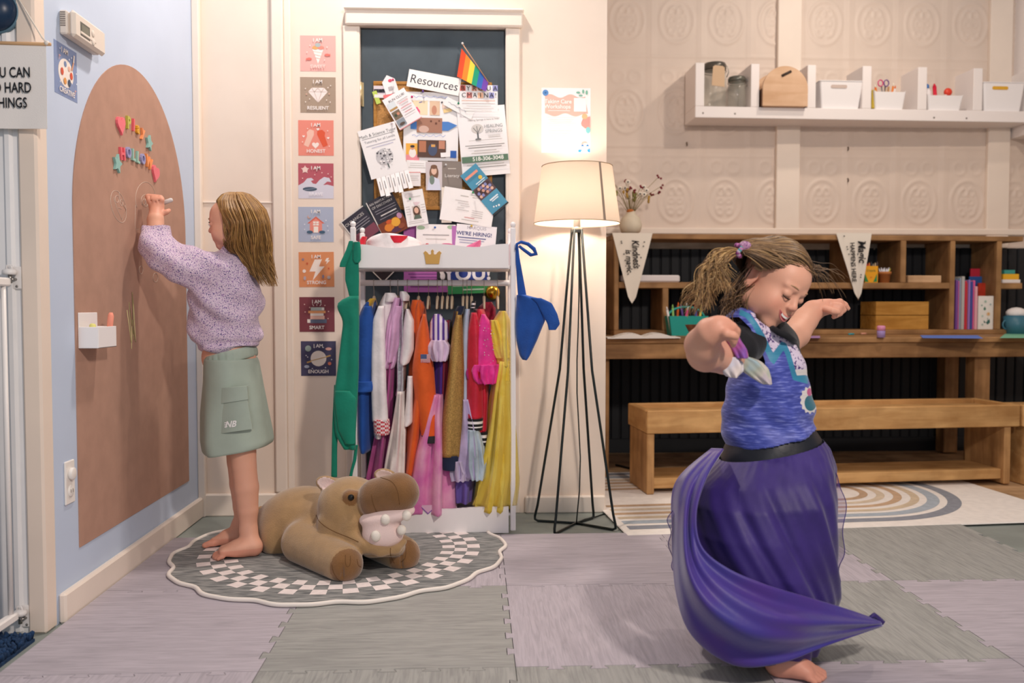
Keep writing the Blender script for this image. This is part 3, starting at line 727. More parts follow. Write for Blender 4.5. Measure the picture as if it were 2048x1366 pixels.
# thermostat
ty0, ty1 = atx(120, 60, LEFT).y, atx(184, 60, LEFT).y; tz0, tz1 = atx(116, 60, LEFT).z, atx(116, -12, LEFT).z
tz0 = atx(180, 97, LEFT + 0.03).z; tz1 = atx(120, 2, LEFT + 0.03).z
th = thing('thermostat', (LEFT, (ty0 + ty1) / 2, tz0), 'beige wall thermostat with small grey screen above the blue card', 'thermostat'); TH = mat('#e3d8cc', 0.45)
b = MB(); b.box((LEFT, ty0 - .006, tz0 + .004), (LEFT + 0.022, ty1, tz1 - .004), TH, 0.004)
for i in range(7): b.box((LEFT + 0.004, ty0 - 0.0075, tz1 - 0.012 - i * 0.006), (LEFT + 0.018, ty0 - 0.0055, tz1 - 0.009 - i * 0.006), mat('#8b8178', 0.6))
b.build('back_body', th)
b = MB(); b.box((LEFT + 0.022, ty0, tz0), (LEFT + 0.040, ty1, tz1), TH, 0.010); b.box((LEFT + 0.039, ty0 + 0.035, tz0 + 0.018), (LEFT + 0.042, ty1 - 0.07, tz0 + 0.026), TH, 0.002); b.build('cover', th)
b = MB(); zz = tz1 - 0.028; b.box((LEFT + 0.0395, ty0 + 0.035, zz - 0.032), (LEFT + 0.0408, ty0 + 0.095, zz + 0.006), mat('#4d4f48', 0.3), 0.0008); b.box((LEFT + 0.0395, ty0 + 0.042, zz - 0.026), (LEFT + 0.0412, ty0 + 0.088, zz), mat('#6d7062', 0.3), 0.0004); b.build('screen', th)
for k in range(2):
    b = MB(); b.lathe([(0.0095, 0), (0.0095, 0.002), (0.008, 0.003)], (LEFT + 0.0395, ty0 + 0.116, zz - 0.004 - 0.024 * k), TH, R=Matrix.Rotation(math.pi / 2, 3, 'Y'), n=16); b.build('button', th)
# outlet by the corner
oy0, oy1 = atx(127, 960, LEFT).y, atx(146, 960, LEFT).y; oz0, oz1 = atx(136, 1008, LEFT).z, atx(136, 921, LEFT).z
ot = thing('wall_outlet', (LEFT, (oy0 + oy1) / 2, oz0), 'white double power outlet low on the blue wall', 'outlet'); OW = mat('#f1ece6', 0.4)
b = MB(); b.box((LEFT, oy0, oz0), (LEFT + 0.006, oy1, oz1), OW, 0.003); b.build('cover_plate', ot)
oc = (oy0 + oy1) / 2
for k, zc in enumerate((oz0 + (oz1 - oz0) * .3, oz0 + (oz1 - oz0) * .7)):
    b = MB(); b.lathe([(0.017, 0), (0.017, 0.0025 + 0.008 * k), (0.014, 0.004 + 0.008 * k)], (LEFT + 0.0055, oc, zc), OW, R=Matrix.Rotation(math.pi / 2, 3, 'Y'), n=20)
    if k == 0:
        for dy in (-.006, .006): b.box((LEFT + 0.009, oc + dy - .001, zc - .004), (LEFT + 0.0102, oc + dy + .001, zc + .005), mat('#5a5048', 0.6))
    b.build('socket' if k == 0 else 'safety_plug', ot)
# square cards
CW = '#f2e9e4'
def card(base, M, w, h, unit, bg, lst, label, cat='card', group=None, curl=0.0, th=0.0006):
    b = MB(M); sheet(b, w, h, unit, mat(bg, 0.65), th, curl)
    items(b, lst, unit, z0=th + (curl * 0.0))
    return tag(b.build(base), label, cat, group)
U = pxm(BACK)
def aff(bg, word, px, py, pic, label, rot=0, c=CW, wc=None):
    card('affirmation_card', frame_back(px, py, BACK - 0.0002, None, rot), 69, 69, U, bg, pic + [('t', 'I AM', 0, 25, 9.5, c, {'off': .02}), ('t', word, 0, -26, 9.5, wc or c, {'off': .02})], label, 'card', 'square affirmation cards on the wall')
def dots(c, L): return [('c', x, y, 1.2, c) for x, y in L]
aff('#e9b0a8', 'SWEET', 636, 107, [('p', [(-11, 9), (0, -20), (11, 9)], '#f6ebe4'), ('l', -9, 4, 8, 1, 1.4, '#e3c9bd'), ('l', -7, -2, 6, -5, 1.4, '#e3c9bd'), ('l', -5, -8, 4, -10, 1.4, '#e3c9bd'), ('e', -5, 11, 6, 3.4, '#e5a668'), ('e', 6, 11, 6, 3.4, '#e98f80'), ('e', 0, 16, 5.5, 4, '#a9b5b4'), ('e', -17, -11, 5, 2.6, '#e4776c'), ('e', 18, -3, 5, 2.6, '#e4776c'), ('p', [(-23, -9), (-23, -15), (-20, -12)], '#e4776c'), ('p', [(24, -6), (24, 0), (21, -3)], '#e4776c')] + dots('#f6dcd6', [(-15, 15), (18, 12), (-21, 2), (13, -13)]), 'pink square card with an ice cream cone reading SWEET', wc='#f4d9d2')
aff('#a89380', 'RESILIENT', 636, 190, [('p', [(-19, 6), (-12, 14), (12, 14), (19, 6), (0, -15)], '#f1e3de'), ('l', -19, 6, 19, 6, .8, '#cbb9ad'), ('l', -7, 6, 0, -15, .8, '#cbb9ad'), ('l', 7, 6, 0, -15, .8, '#cbb9ad'), ('l', -7, 6, -12, 14, .8, '#cbb9ad'), ('l', 7, 6, 12, 14, .8, '#cbb9ad'), ('l', -7, 6, 0, 14, .8, '#cbb9ad'), ('l', 7, 6, 0, 14, .8, '#cbb9ad'), ('s', -22, 1, 2.5, '#d4ab98'), ('s', 22, 2, 2.5, '#d4ab98')] + dots('#e9dcd2', [(-24, 12), (25, 18), (-16, -8), (17, -10), (-24, -14), (24, -14), (20, 14)]), 'taupe square card with a white diamond reading RESILIENT')
aff('#e98d7c', 'HONEST', 632, 276, [('p', [(-24, -14), (-15, -18), (-4, 6), (-4, 14), (-12, 17), (-18, 11), (-17, 4)], '#efc0ae'), ('p', [(14, -18), (23, -14), (17, 4), (18, 11), (12, 16), (3, 14), (2, 7)], '#dd5a3a'), ('h', -1, -14, 7, '#f6e4dc'), ('h', 4, 17, 3, '#f6e4dc'), ('h', -24, 3, 2.6, '#f6e4dc'), ('h', 24, 0, 2.6, '#f6e4dc')] + dots('#f7d7cb', [(-16, 18), (23, 14), (-26, -8), (26, -16)]), 'coral square card with two fists and hearts reading HONEST')
sea = [(-34.5, -34.5), (34.5, -34.5), (34.5, -10), (22, -7), (14, -8), (22, -1), (30, -2), (26, 6), (16, 8), (7, 2), (0, -6), (-6, -5), (-10, 0), (-4, 2), (-9, 6), (-17, 5), (-24, -3), (-34.5, -9)]
aff('#b75a66', 'BRAVE', 632, 362, [('p', sea, '#d5d3df'), ('e', -12, -16, 14, 4.2, '#47586b'), ('l', -24, -18, 0, -14, 1, '#8e9cab'), ('c', -21, 22, 5, '#f6e4dc'), ('s', -21, 22, 8.5, '#f0d2c8')] + dots('#eac3c0', [(-26, 5), (-2, 12), (12, 16), (24, 14), (30, 8), (2, 20)]), 'rose and grey square card with waves and surfboard reading BRAVE', wc='#efecf2')
aff('#adb6cb', 'SAFE', 632, 449, [('p', [(-17, 2), (0, 16), (17, 2)], '#d76a55'), ('p', [(-12, 3), (0, 12), (12, 3), (12, -16), (-12, -16)], '#e98f80'), ('r', 0, 2, 11, 8, '#f6ece2'), ('l', 0, -2, 0, 6, .8, '#e98f80'), ('l', -5.5, 2, 5.5, 2, .8, '#e98f80'), ('r', 0, -10, 9, 12, '#f6ece2'), ('e', -12, -15, 6, 3, '#44617a'), ('e', 12, -15, 6, 3, '#44617a'), ('c', -13, 15, 3.4, '#dba68e'), ('c', -11.8, 16, 3, '#adb6cb')] + dots('#e8e6ee', [(-22, 0), (23, -3), (20, 8), (-22, -10), (24, -12)]), 'pale blue square card with a red-roofed house reading SAFE')
aff('#dd9060', 'STRONG', 633, 539, [('p', [(-3, 20), (11, 20), (5, 6), (16, 6), (-8, -22), (-2, -4), (-14, -4)], '#f4e6dc'), ('p', [(20, 22), (25, 23), (23, 18), (27, 18), (19, 10), (21, 16), (17, 16)], '#f4e6dc'), ('c', -24, -3, 3.4, '#f4e6dc'), ('c', 24, -16, 3.4, '#b9aaa8'), ('s', -26, 20, 3.5, '#8d8299'), ('s', -18, 12, 3, '#c95a3c'), ('s', 24, 2, 2.6, '#c95a3c'), ('e', -23, -17, 2.5, 4, '#b9aab4'), ('e', 13, -14, 2, 3.5, '#8d8299')], 'orange square card with a white lightning bolt reading STRONG', rot=.01)
aff('#7b3a44', 'SMART', 634, 629, [('r', 1, -13, 36, 8, '#616a80'), ('r', -16, -13, 6, 7, '#e9ded6'), ('r', 1, -6, 28, 7, '#e2b3a2'), ('r', 0, .5, 26, 6, '#e9ded6'), ('r', 0, 5, 34, 5, '#df9a66'), ('r', 1, 11, 26, 6.5, '#a8b1ad'), ('r', 12, 11, 5, 5, '#e9ded6'), ('l', -6, 17, -9, 21, 1, '#f2e2da'), ('l', 0, 17, 0, 21, 1, '#f2e2da'), ('l', 6, 17, 9, 21, 1, '#f2e2da')] + dots('#d9b3ac', [(-23, 5), (23, 6), (-14, 14), (16, 18), (22, -8), (-24, 20)]), 'maroon square card with stacked books reading SMART')
aff('#454260', 'ENOUGH', 637, 717, [('l', -23, -8, 24, 6, 3, '#c39b5f'), ('c', 0, 0, 15.5, '#e9ddd2'), ('l', -15, -4.5, 15, 3, 1.6, '#c39b5f'), ('c', -20, 20, 6, '#9fb1aa'), ('e', 20, 19, 6, 3, '#d9a59b'), ('e', 22, -10, 3.4, 3.4, '#dd7f66'), ('e', -23, -16, 5, 3, '#a9afc2')] + dots('#d9d5dc', [(-24, 6), (-21, 3), (10, 22), (-8, 22), (14, -18), (26, -2), (-12, -20)]), 'dark indigo square card with ringed planet reading ENOUGH')
# the blue card on the left wall under the thermostat
ya, yb = atx(108, 130, LEFT).y, atx(153, 130, LEFT).y; za, zb2 = atx(108, 183, LEFT).z, atx(108, 78, LEFT).z
k = (zb2 - za) / 69; wid = (yb - ya) / k
b = MB(FL((ya + yb) / 2, (za + zb2) / 2, k)); sheet(b, wid, 69, k, mat('#8496bd', 0.65))
items(b, [('e', 0, -2, 22, 19, '#f3e9e0'), ('c', 14, -17, 6, '#8496bd'), ('e', -2, 10, 4, 4, '#7a8bb0'), ('e', 9, 6, 3.6, 3.6, '#e8b9a4'), ('e', 15, -2, 4, 5, '#d5583c'), ('e', -12, -2, 4, 5, '#d5583c'), ('e', -4, -13, 4, 4.5, '#df9a52'), ('e', 8, -13, 4, 5, '#46536a'), ('l', 16, 6, 21, 18, 3, '#dca07e'), ('l', 21, 18, 23, 28, 3.4, '#f3e9e0'), ('t', 'I AM', -5, 26, 10, '#f3e9e0', {'off': .02}), ('t', 'CREATIVE', 0, -27, 10, '#f3e9e0', {'off': .02}), ('r', -20, 17, 5, 1.2, '#dca9a0'), ('r', -22, 14, 1.2, 6, '#dca9a0'), ('r', 24, -20, 5, 1.2, '#dca9a0'), ('r', 22, -23, 1.2, 6, '#dca9a0')] + dots('#dfe3ee', [(-20, 26), (6, 18), (26, 4), (-22, -18), (26, -10), (12, 22)]), k)
tag(b.build('affirmation_card'), 'blue square card with a paint palette reading CREATIVE below the thermostat', 'card', 'square affirmation cards on the wall')

# ------------------------------------------------------------------ banner, cord, dark dome, gate on the left
BY = JAMB - 0.03; ub = pxm(BY)
bt = thing('canvas_banner', at(20, 255, BY), 'white canvas banner with black hand lettering, hung from a dowel', 'banner')
M = frame_back(30, 172, BY)
b = MB(M); P = []
for j in range(13):
    y = 82 - 164 * j / 12; P.append([(x, y, (1.5 * math.sin(x * .06 + j * .4)) * (j / 12) + 1.0) for x in np.linspace(-110, 60, 18)])
CV = mat('#f3ece6', 0.9, bump=0.15, bs=400)
b.grid(P, CV); b.grid([[(p[0], p[1], p[2] - 1.2) for p in r] for r in P][::-1], CV); b.build('cloth', bt)
b = MB(M)
INK = mat('#16171c', 0.8)
for t, x, y in (('YOU CAN', -11, 24), ('DO HARD', -10, -5), ('THINGS', -9, -34)): b.text(t, x, y, 28, INK, 4.2, off=.012, rot=.015, sx=.67)
b.build('lettering', bt)
b = MB(M); b.tube([(-112, 83, 1.5), (70, 80, 1.5)], 3.4, mat('#cfa57a', 0.6), 10); b.build('dowel', bt)
b = MB(M); b.tube([(62, 84, 3), (55, 92, 3), (4, 172, -10), (0, 190, -14)], 1.4, mat('#e9dfd2', 0.9), 6); b.ball((63, 82, 2), 5, mat('#efe5da', 0.9)); b.build('cord', bt)
dm = thing('door_bell_dome', at(0, 28, JAMB - 0.05), 'dark navy round dome with pale rim in the upper left corner', 'dome')
R_ = Matrix.Rotation(math.pi / 2, 3, 'X'); c0 = at(-2, 26, JAMB); r_ = 41 * pxm(JAMB)
b = MB(); b.lathe([(0.001, 0.05), (r_ * .5, 0.046), (r_ * .8, 0.034), (r_ * .93, 0.02), (r_ * .95, 0.012)], c0, mat('#17304c', 0.35), R=R_, n=36); b.build('shell', dm)
b = MB(); b.lathe([(r_ * 1.0, 0.0), (r_ * 1.03, 0.006), (r_ * 1.0, 0.013), (r_ * .94, 0.014), (r_ * .92, 0.004)], c0, mat('#5f7d8e', 0.4), R=R_, n=36); b.build('rim', dm)
GT = mat('#f1ece8', 0.35); gx = at(28, 1240, JAMB - .05).x
gate = thing('safety_gate', (gx, 1.95, 0.02), 'white metal child safety gate at the left edge', 'gate')
gz1 = at(20, 563, 2.25).z; gz0 = 0.062
for nm, z in (('top_rail', gz1), ('bottom_rail', gz0)):
    b = MB(); b.box((gx - .011, 1.45, z - .011), (gx + .011, JAMB - .045, z + .011), GT, .004); b.build(nm, gate)
for i in range(11):
    y = JAMB - .065 - i * .075
    b = MB(); b.cyl((gx, y, gz0), (gx, y, gz1), .0065, m=GT, n=10); b.build('bar', gate)
for z, lab in ((at(34, 556, JAMB).z, 'white gate latch bracket screwed to the wall at rail height'), (at(55, 1231, JAMB).z, 'white gate hinge bracket screwed low on the wall')):
    bx = at(36, 556, JAMB).x if z > .5 else at(56, 1231, JAMB).x
    br = thing('gate_bracket', (bx, JAMB, z - .04), lab, 'bracket', 'gate brackets')
    b = MB(); b.box((bx - .016, JAMB - .007, z - .030), (bx + .016, JAMB, z + .030), GT, .004); b.ball((bx, JAMB - .006, z - .022), .004, mat('#8d8a86', .4, metal=.8), 8); b.build('plate', br)
    b = MB(); b.lathe([(0.016, 0), (0.018, .006), (0.017, .012), (.006, .016)], (bx - .010, JAMB - .022, z + .008), GT, n=20); b.tube([(bx - .018, JAMB - .022, z + .02), (bx - .016, JAMB - .022, z + .032), (bx - .006, JAMB - .022, z + .032), (bx - .002, JAMB - .022, z + .02)], .003, GT, 6); b.build('cap', br)
    b = MB(); b.cyl((bx - .009, JAMB - .022, z - .014), (bx - .009, JAMB - .022, z + .01), .005, m=mat('#9b9894', .3, metal=.9)); b.cyl((bx - .009, JAMB - .022, z - .004), (bx, JAMB, z - .004), .004, m=mat('#9b9894', .3, metal=.9)); b.build('bolt', br)
# ------------------------------------------------------------------ notice board and papers on the dark door
DY = DOOR_Y - 0.0002
cbx0, cbx1, cbz0, cbz1 = at(748, 300, DY).x, at(984, 300, DY).x, at(800, 420, DY).z, at(800, 164, DY).z
CK = DY - 0.012
ck = thing('cork_board', ((cbx0 + cbx1) / 2, DY, cbz0), 'cork notice board covered in papers on the dark door', 'notice board')
b = MB(); b.box((cbx0 + .012, CK + .003, cbz0 + .012), (cbx1 - .012, DY, cbz1 - .012), mat('#b98850', 0.95, var=0.22, vs=160, bump=0.3, bs=400)); b.build('cork', ck)
b = MB(); FR = wood('#a8722f', '#c08a45', 0, 20)
for lo, hi in (((cbx0, cbz1 - .014), (cbx1, cbz1)), ((cbx0, cbz0), (cbx1, cbz0 + .014)), ((cbx0, cbz0 + .014), (cbx0 + .014, cbz1 - .014)), ((cbx1 - .014, cbz0 + .014), (cbx1, cbz1 - .014))):
    b.box((lo[0], CK, lo[1]), (hi[0], DY, hi[1]), FR, .002)
b.build('frame', ck)
rg = random.Random(3)
def lines(x, y, w, n, dy, c='#9a958f', h=0.8, jag=0.3):
    return [('r', x + (0 if jag == 0 else 0), y - i * dy, w * (1 - jag * rg.random()), h, c) for i in range(n)]
LAYER = [0]
def paper(name, px, py, w, h, deg, bg, lst, label, cat='paper', lift=None, curl=0.0):
    LAYER[0] += 1
    Y = CK - 0.0005 - (LAYER[0] * 0.0011 if lift is None else lift)
    return card(name, frame_back(px, py, Y, None, math.radians(deg)), w, h, pxm(Y), bg, lst, label, cat, 'notices pinned to the door', curl, 0.0005)
G1, G2, BK = '#c3beb9', '#96928f', '#2b2a2d'
def scrawl(x, y, w, c, n=14, a=2.2): return [('l', x - w / 2 + w * i / n, y + a * math.sin(i * 2.3), x - w / 2 + w * (i + 1) / n, y + a * math.sin((i + 1) * 2.3), .9, c) for i in range(n)]
paper('magenta_flyer', 858, 518, 100, 132, 0, '#b163ac', [('r', -8, -48 - i * 6, 66 - (i % 3) * 8, 1.6, '#6b2d78') for i in range(-3, 2)] + [('r', 26, -32, 21, 24, '#262329'), ('e', 27, -34, 5, 8, '#cfc6c6'), ('e', 25, -26, 4, 5, '#d8d0cd')], 'magenta flyer showing below the white crown shelf', 'flyer')
paper('thank_you_poster', 936, 545, 82, 84, 2, '#263f8f', [('r', 0, -31, 82, 22, '#3a9a58'), ('t', 'YOU!', -2, -3, 40, '#f4f2f4', {'off': .03}), ('r', -16, -26, 30, 3, '#bfe0c4'), ('r', 10, -34, 44, 3, '#bfe0c4'), ('r', 0, -41, 82, 1.5, '#3a9a58')], 'blue and green poster reading YOU in large white letters', 'poster')
paper('dark_leaflet', 765, 520, 62, 66, 45, '#2a1c20', [('r', 0, 31.5, 62, 2, '#d8cfc6'), ('r', 0, -32, 62, 2, '#d8cfc6'), ('r', -30, 0, 2, 66, '#d8cfc6'), ('r', 30, 0, 2, 66, '#d8cfc6'), ('r', 0, -8, 44, 3, '#7a2430'), ('r', 0, -16, 38, 2, '#5d3c40')], 'dark leaflet with pale edges, its corner under the crown shelf', 'leaflet')
paper('dark_brochure', 722, 453, 55, 62, 37, '#312f3c', [('r', 0, 30, 55, 2, '#ded7d0'), ('r', -26.5, 0, 2, 62, '#ded7d0'), ('t', 'OURANCES', -2, 18, 8.5, '#c9c4c0'), ('r', 2, 9, 40, 1.6, '#8e8a92'), ('r', 2, 4, 44, 1.6, '#8e8a92'), ('r', 2, -1, 38, 1.6, '#8e8a92'), ('r', 0, -18, 52, 20, '#7c4252')], 'dark brochure with OURANCES lettering behind the rack post', 'brochure', lift=.0215)
paper('dark_brochure', 776, 431, 56, 82, 27, '#2f2d38', [('r', -27, 0, 2, 82, '#d9d4ce'), ('t', 'AN INVITATION', 0, 33, 6.6, '#cbc7c4'), ('t', 'OF DISCOVERY', 0, 25, 6.6, '#cbc7c4'), ('r', 2, 17, 44, 1.3, '#8e8a92'), ('r', 2, 12, 44, 1.3, '#8e8a92'), ('r', 4, 5, 34, 2.2, '#d8d3cf'), ('r', 2, -1, 40, 1.3, '#8e8a92'), ('r', 0, -24, 54, 32, '#7a3a22'), ('e', -8, -22, 10, 8, '#d9812e'), ('e', 8, -18, 9, 9, '#e3a53a'), ('e', 4, -32, 12, 5, '#56304a'), ('e', -4, -12, 6, 4, '#c9582a'), ('e', 20, -10, 5, 6, '#b98aa8'), ('e', 15, -30, 7, 5, '#8c4a30')], 'dark brochure with orange photo and INVITATION lettering left of the portrait card', 'brochure', lift=.0240)
paper('event_photo', 759, 184, 23, 24, 0, '#d9ccd2', [('r', 0, 2, 22, 7, '#3b3542'), ('c', -6, 3, 2.4, '#1c1a22'), ('c', 2, 2, 3, '#1c1a22'), ('c', 7, 4, 2, '#1c1a22'), ('r', 0, -8, 20, 6, '#ece6e4')], 'small photo at the top left corner of the cork board', 'photo')
paper('sticky_tag', 753, 195, 9, 26, 20, '#bccf5f', [], 'lime green tag at the left edge of the cork board', 'tag')
paper('folded_card', 781, 174, 26, 26, 18, '#f2eeee', [('p', [(-13, 13), (0, 24), (13, 13)], '#efe9ea'), ('e', 3, 12, 4, 3, '#d94a68'), ('r', -1, -3, 8, 8, '#b9b4b6')], 'white envelope-shaped card with a red heart near the top of the cork board', 'card')
paper('red_slip', 779, 192, 24, 7, 10, '#e8787a', [], 'narrow red slip under the envelope-shaped card', 'paper')
paper('white_notice', 827, 240, 36, 56, 0, '#efebe8', lines(0, -14, 24, 3, 4, G1), 'plain white notice behind the tilted schedule flyer')
paper('photo_collage', 862, 253, 108, 134, -1, '#f5f2f1', [('r', -26, 36, 38, 28, '#f3dfbc'), ('p', [(-36, 34), (-28, 38), (-22, 30), (-22, 22), (-24, 28), (-30, 28), (-31, 22), (-33, 29)], '#e8568d'), ('l', -37, 38, -34, 34, 2, '#4a4f6a'), ('l', -24, 46, -18, 48, 2, '#7f80b0'), ('r', 7, 36, 20, 28, '#e3c3a6'), ('e', 6, 32, 5, 9, '#c98f76'), ('e', 26, 40, 5, 7, '#e6cfc0'), ('l', 20, 46, 22, 49, 3, '#39343a'), ('l', 24, 30, 40, 34, 7, '#f0d296'), ('p', [(-40, 8), (-40, -6), (34, -8), (52, 3), (34, 10)], '#4e83c9'), ('r', -3, 2, 50, 29, '#a97b66'), ('e', -14, -6, 10, 7, '#d5b3a4'), ('c', 0, 10, 2, '#6b4436'), ('c', 10, 6, 2.2, '#6b4436'), ('c', 16, 11, 1.6, '#6b4436'), ('r', 2, -44, 56, 34, '#5b4238'), ('r', -16, -40, 14, 22, '#b6785a'), ('e', 4, -46, 9, 12, '#4b5570'), ('r', 5, -38, 8, 5, '#d9a35c'), ('r', 22, -36, 12, 16, '#c58a70'), ('l', 20, -56, 44, -54, 9, '#f5f2f1'), ('r', 45, -54, 12, 14, '#2f5fae')] + scrawl(-4, 57, 72, '#8fa2d4') + scrawl(-4, -19, 66, '#8fa2d4'), 'large white sheet with photos and blue brush stroke in the middle of the board', 'collage')
paper('orange_picture', 825, 304, 26, 34, 0, '#f2b44c', [('r', 0, -11, 26, 12, '#ef97a0'), ('e', 0, -2, 7, 9, '#f4ece6'), ('c', 0, 8, 4, '#d9a07e'), ('e', 0, 11, 4.4, 2.5, '#3a3234'), ('r', 0, 14, 26, 0.1, '#f2b44c')], 'orange and pink picture card of a figure in white', 'picture')
paper('white_note', 834, 333, 42, 24, -2, '#f6f3f2', lines(0, 6, 34, 3, 4, G1, .9), 'small white note under the orange picture card')
paper('white_note', 829, 358, 24, 28, 0, '#efe9e8', [('r', 0, 13, 24, 1.5, '#e58d8a')] + lines(0, 6, 18, 3, 4, G1, .9), 'narrow white note beside the portrait brochure')
paper('gray_brochure', 902, 382, 44, 116, 0, '#8b8078', [('t', 'Literacy', 2, 30, 9, '#ece6e0'), ('r', 2, 44, 16, 2, '#c9c1b8'), ('t', 'Teach', -8, -12, 7.5, '#ece6e0'), ('r', -8, -24, 28, 1.5, '#b5aca3'), ('r', -8, -29, 24, 1.5, '#b5aca3'), ('r', -10, -40, 13, 13, '#cfc7bf'), ('e', -12, -54, 8, 3, '#d8cfc6')], 'grey-brown brochure with white Literacy lettering right of the portrait photo', 'brochure')
paper('portrait_photo', 868, 352, 32, 56, 0, '#d3c9ca', [('e', 0, 6, 9, 15, '#7b5a46'), ('e', 0, 10, 5.5, 7.5, '#e6bfa8'), ('p', [(-14, -28), (-10, -6), (0, -2), (10, -6), (14, -28)], '#d9dcec'), ('e', -4, -8, 5, 9, '#7a8a80'), ('e', 0, 18, 6.5, 4, '#7b5a46')], 'portrait photo of a long-haired woman in a pale top', 'photo')
paper('addiction_notice', 967, 282, 95, 136, 5, '#f4f1f1', [('t', 'need help with an addiction?', 0, 58, 6.2, G2), ('t', 'Know someone who does?', -2, 51, 6.2, G2), ('t', 'Healing Springs is here to help!', 4, 42, 5, G2), ('l', -10, 4, -10, 20, 3, '#5a5f62'), ('e', -10, 25, 12, 9, '#d5d0cb'), ('l', -10, 16, -18, 27, 1.2, '#6c6f70'), ('l', -10, 16, -3, 28, 1.2, '#6c6f70'), ('l', -10, 18, -11, 30, 1.2, '#6c6f70'), ('e', -10, 4, 6, 2, '#77797a'), ('t', 'HEALING', 22, 28, 9, '#8f9294'), ('t', 'SPRINGS', 22, 18, 9, '#8f9294'), ('r', 22, 10, 24, 1, G1), ('r', 22, 7, 24, 1, G1), ('r', 4, 2, 66, .7, G1), ('r', 2, -8, 78, 1.4, G2), ('r', 2, -12, 66, 1.4, G2), ('r', 2, -19, 44, 1.4, G1), ('r', 2, -23, 56, 1.4, G1), ('r', 0, -35, 92, 12, '#5e7d66'), ('t', '518-306-3048', 6, -35, 11, '#f4f4ee', {'off': .015}), ('r', 0, -46, 74, 1.4, G1), ('r', 6, -51, 70, 1.4, G2)], 'white notice with green phone number band 518-306-3048', 'notice')
paper('letter_strip_flyer', 957, 202, 76, 62, 0, '#f3f0f1', [('r', -31, 25, 11, 11, '#d8695a'), ('r', -8, 25, 11, 11, '#e8a58c'), ('r', 4, 25, 10, 11, '#eebb9a'), ('r', 33, 25, 10, 11, '#9b9dd2'), ('r', -18, 11, 11, 11, '#e6918a'), ('r', 4, 11, 11, 11, '#f0c0a0'), ('r', 26, 11, 10, 11, '#9b9dd2')]
      + [('t', ch, x, 24, 13, BK) for ch, x in zip('BYROUA', (-31, -20, -8, 4, 20, 33))] + [('t', ch, x, 10.5, 13, BK) for ch, x in zip('CMAINA!', (-29, -18, -7, 4, 15, 26, 34))] + [('r', 0, 0, 66, 1.2, '#d9a890')] + lines(0, -5, 70, 4, 5, G1, .8), 'white flyer with cut-out coloured letter headline under the rainbow flag', 'flyer')
paper('workshop_slip', 918, 216, 62, 18, -28, '#f4f1f0', scrawl(-4, 0, 40, '#9a9fac', 10, 1.2), 'narrow white slip tilted down to the right beside the flag', 'paper')
paper('resources_sign', 868, 165, 104, 34, -10, '#f6f3ef', [('t', 'Resources', 0, -1, 24, '#3b3b44', {'shear': .08, 'sx': .95})], 'white hand-lettered Resources sign at the top of the board', 'sign')
t = paper('tutor_flyer', 766, 301, 76, 98, 16, '#f3f0ef', [('t', 'Math & Science Tutor', -1, 35, 8.4, '#4c4a50'), ('r', -1, 30, 66, .8, '#77757a'), ('t', 'Tutoring for all Levels', 0, 23, 7, '#8a8890'), ('r', 0, 15, 60, 1, '#a8a6b8'), ('r', 2, 10, 44, 1, '#a8a6c8'), ('e', 0, -12, 17, 16, '#c9c7c9'), ('l', 2, -26, 3, -36, 2.2, '#4b5a58')] + [('c', 14 * rg.uniform(-1, 1), -12 + 13 * rg.uniform(-1, 1), rg.uniform(1, 2), rg.choice(['#4b4a50', '#8a8a90', '#f3f0ef', '#f3f0ef'])) for _ in range(36)], 'white tutor flyer with tree drawing and tear-off strips at the left', 'flyer', lift=.030)
Yt = CK - .0305; Mt = frame_back(766, 301, Yt, None, math.radians(16))
for i in range(8):
    if i == 0: continue
    b = MB(Mt); x = -33 + i * 9.4; a = -.05 + .012 * ((i * 7) % 5)
    b.add([(x - 4.4, -49, 0), (x + 4.4, -49, 0), (x + 4.4 + 34 * a, -84 - (i % 3) * 3, 5 + 3 * (i % 3)), (x - 4.4 + 34 * a, -84 - (i % 3) * 3, 5 + 3 * (i % 3))], [(0, 1, 2, 3)], mat('#f3f0ef', .65))
    b.add([(x - .8, -53, .6), (x + .8, -53, .6), (x + .8 + 24 * a, -74, 4.2 + 2 * (i % 3)), (x - .8 + 24 * a, -74, 4.2 + 2 * (i % 3))], [(0, 1, 2, 3)], mat('#8a878a', .65))
    b.build('tear_strip', t)
paper('schedule_flyer', 804, 218, 50, 68, 31, '#f5f0f1', [('r', 0, -33, 50, 1.6, '#e08d90'), ('t', 'RUN CLUB!', 2, 24, 7, BK), ('r', -14, 14, 17, 16, '#d9e0e4'), ('r', -14, 8, 17, 4, '#b8905a'), ('r', -14, -5, 17, 17, '#7a6a58'), ('c', -17, -5, 3, '#3f4a38'), ('c', -11, -4, 3, '#c98a70'), ('r', -14, -22, 17, 14, '#8e97a0'), ('e', -14, -25, 6, 3, '#5a4a42')] + [('r', 10, 16 - i * 5, 24 - (i % 3) * 4, 1.4, '#d9969a' if i % 2 else '#b9b3b3') for i in range(7)], 'white schedule flyer with three photos tilted to the left', 'flyer')
paper('certificate', 872, 471, 78, 44, -1, '#f5f1ef', [('e', -30, 15, 8, 4, '#a9c4a4'), ('e', 30, 17, 8, 4, '#a9c4a4'), ('r', 0, 1, 52, 2, '#a9a5a6'), ('r', 0, -7, 40, 1.2, G1), ('e', 22, -18, 12, 3, '#d9588e'), ('e', -20, -20, 8, 2, '#c94a5e')], 'white certificate-like sheet with green corner leaves above the crown shelf', 'certificate')
paper('purple_strip', 909, 474, 10, 44, 1, '#b874b8', [], 'narrow purple strip left of the hiring notice', 'paper')
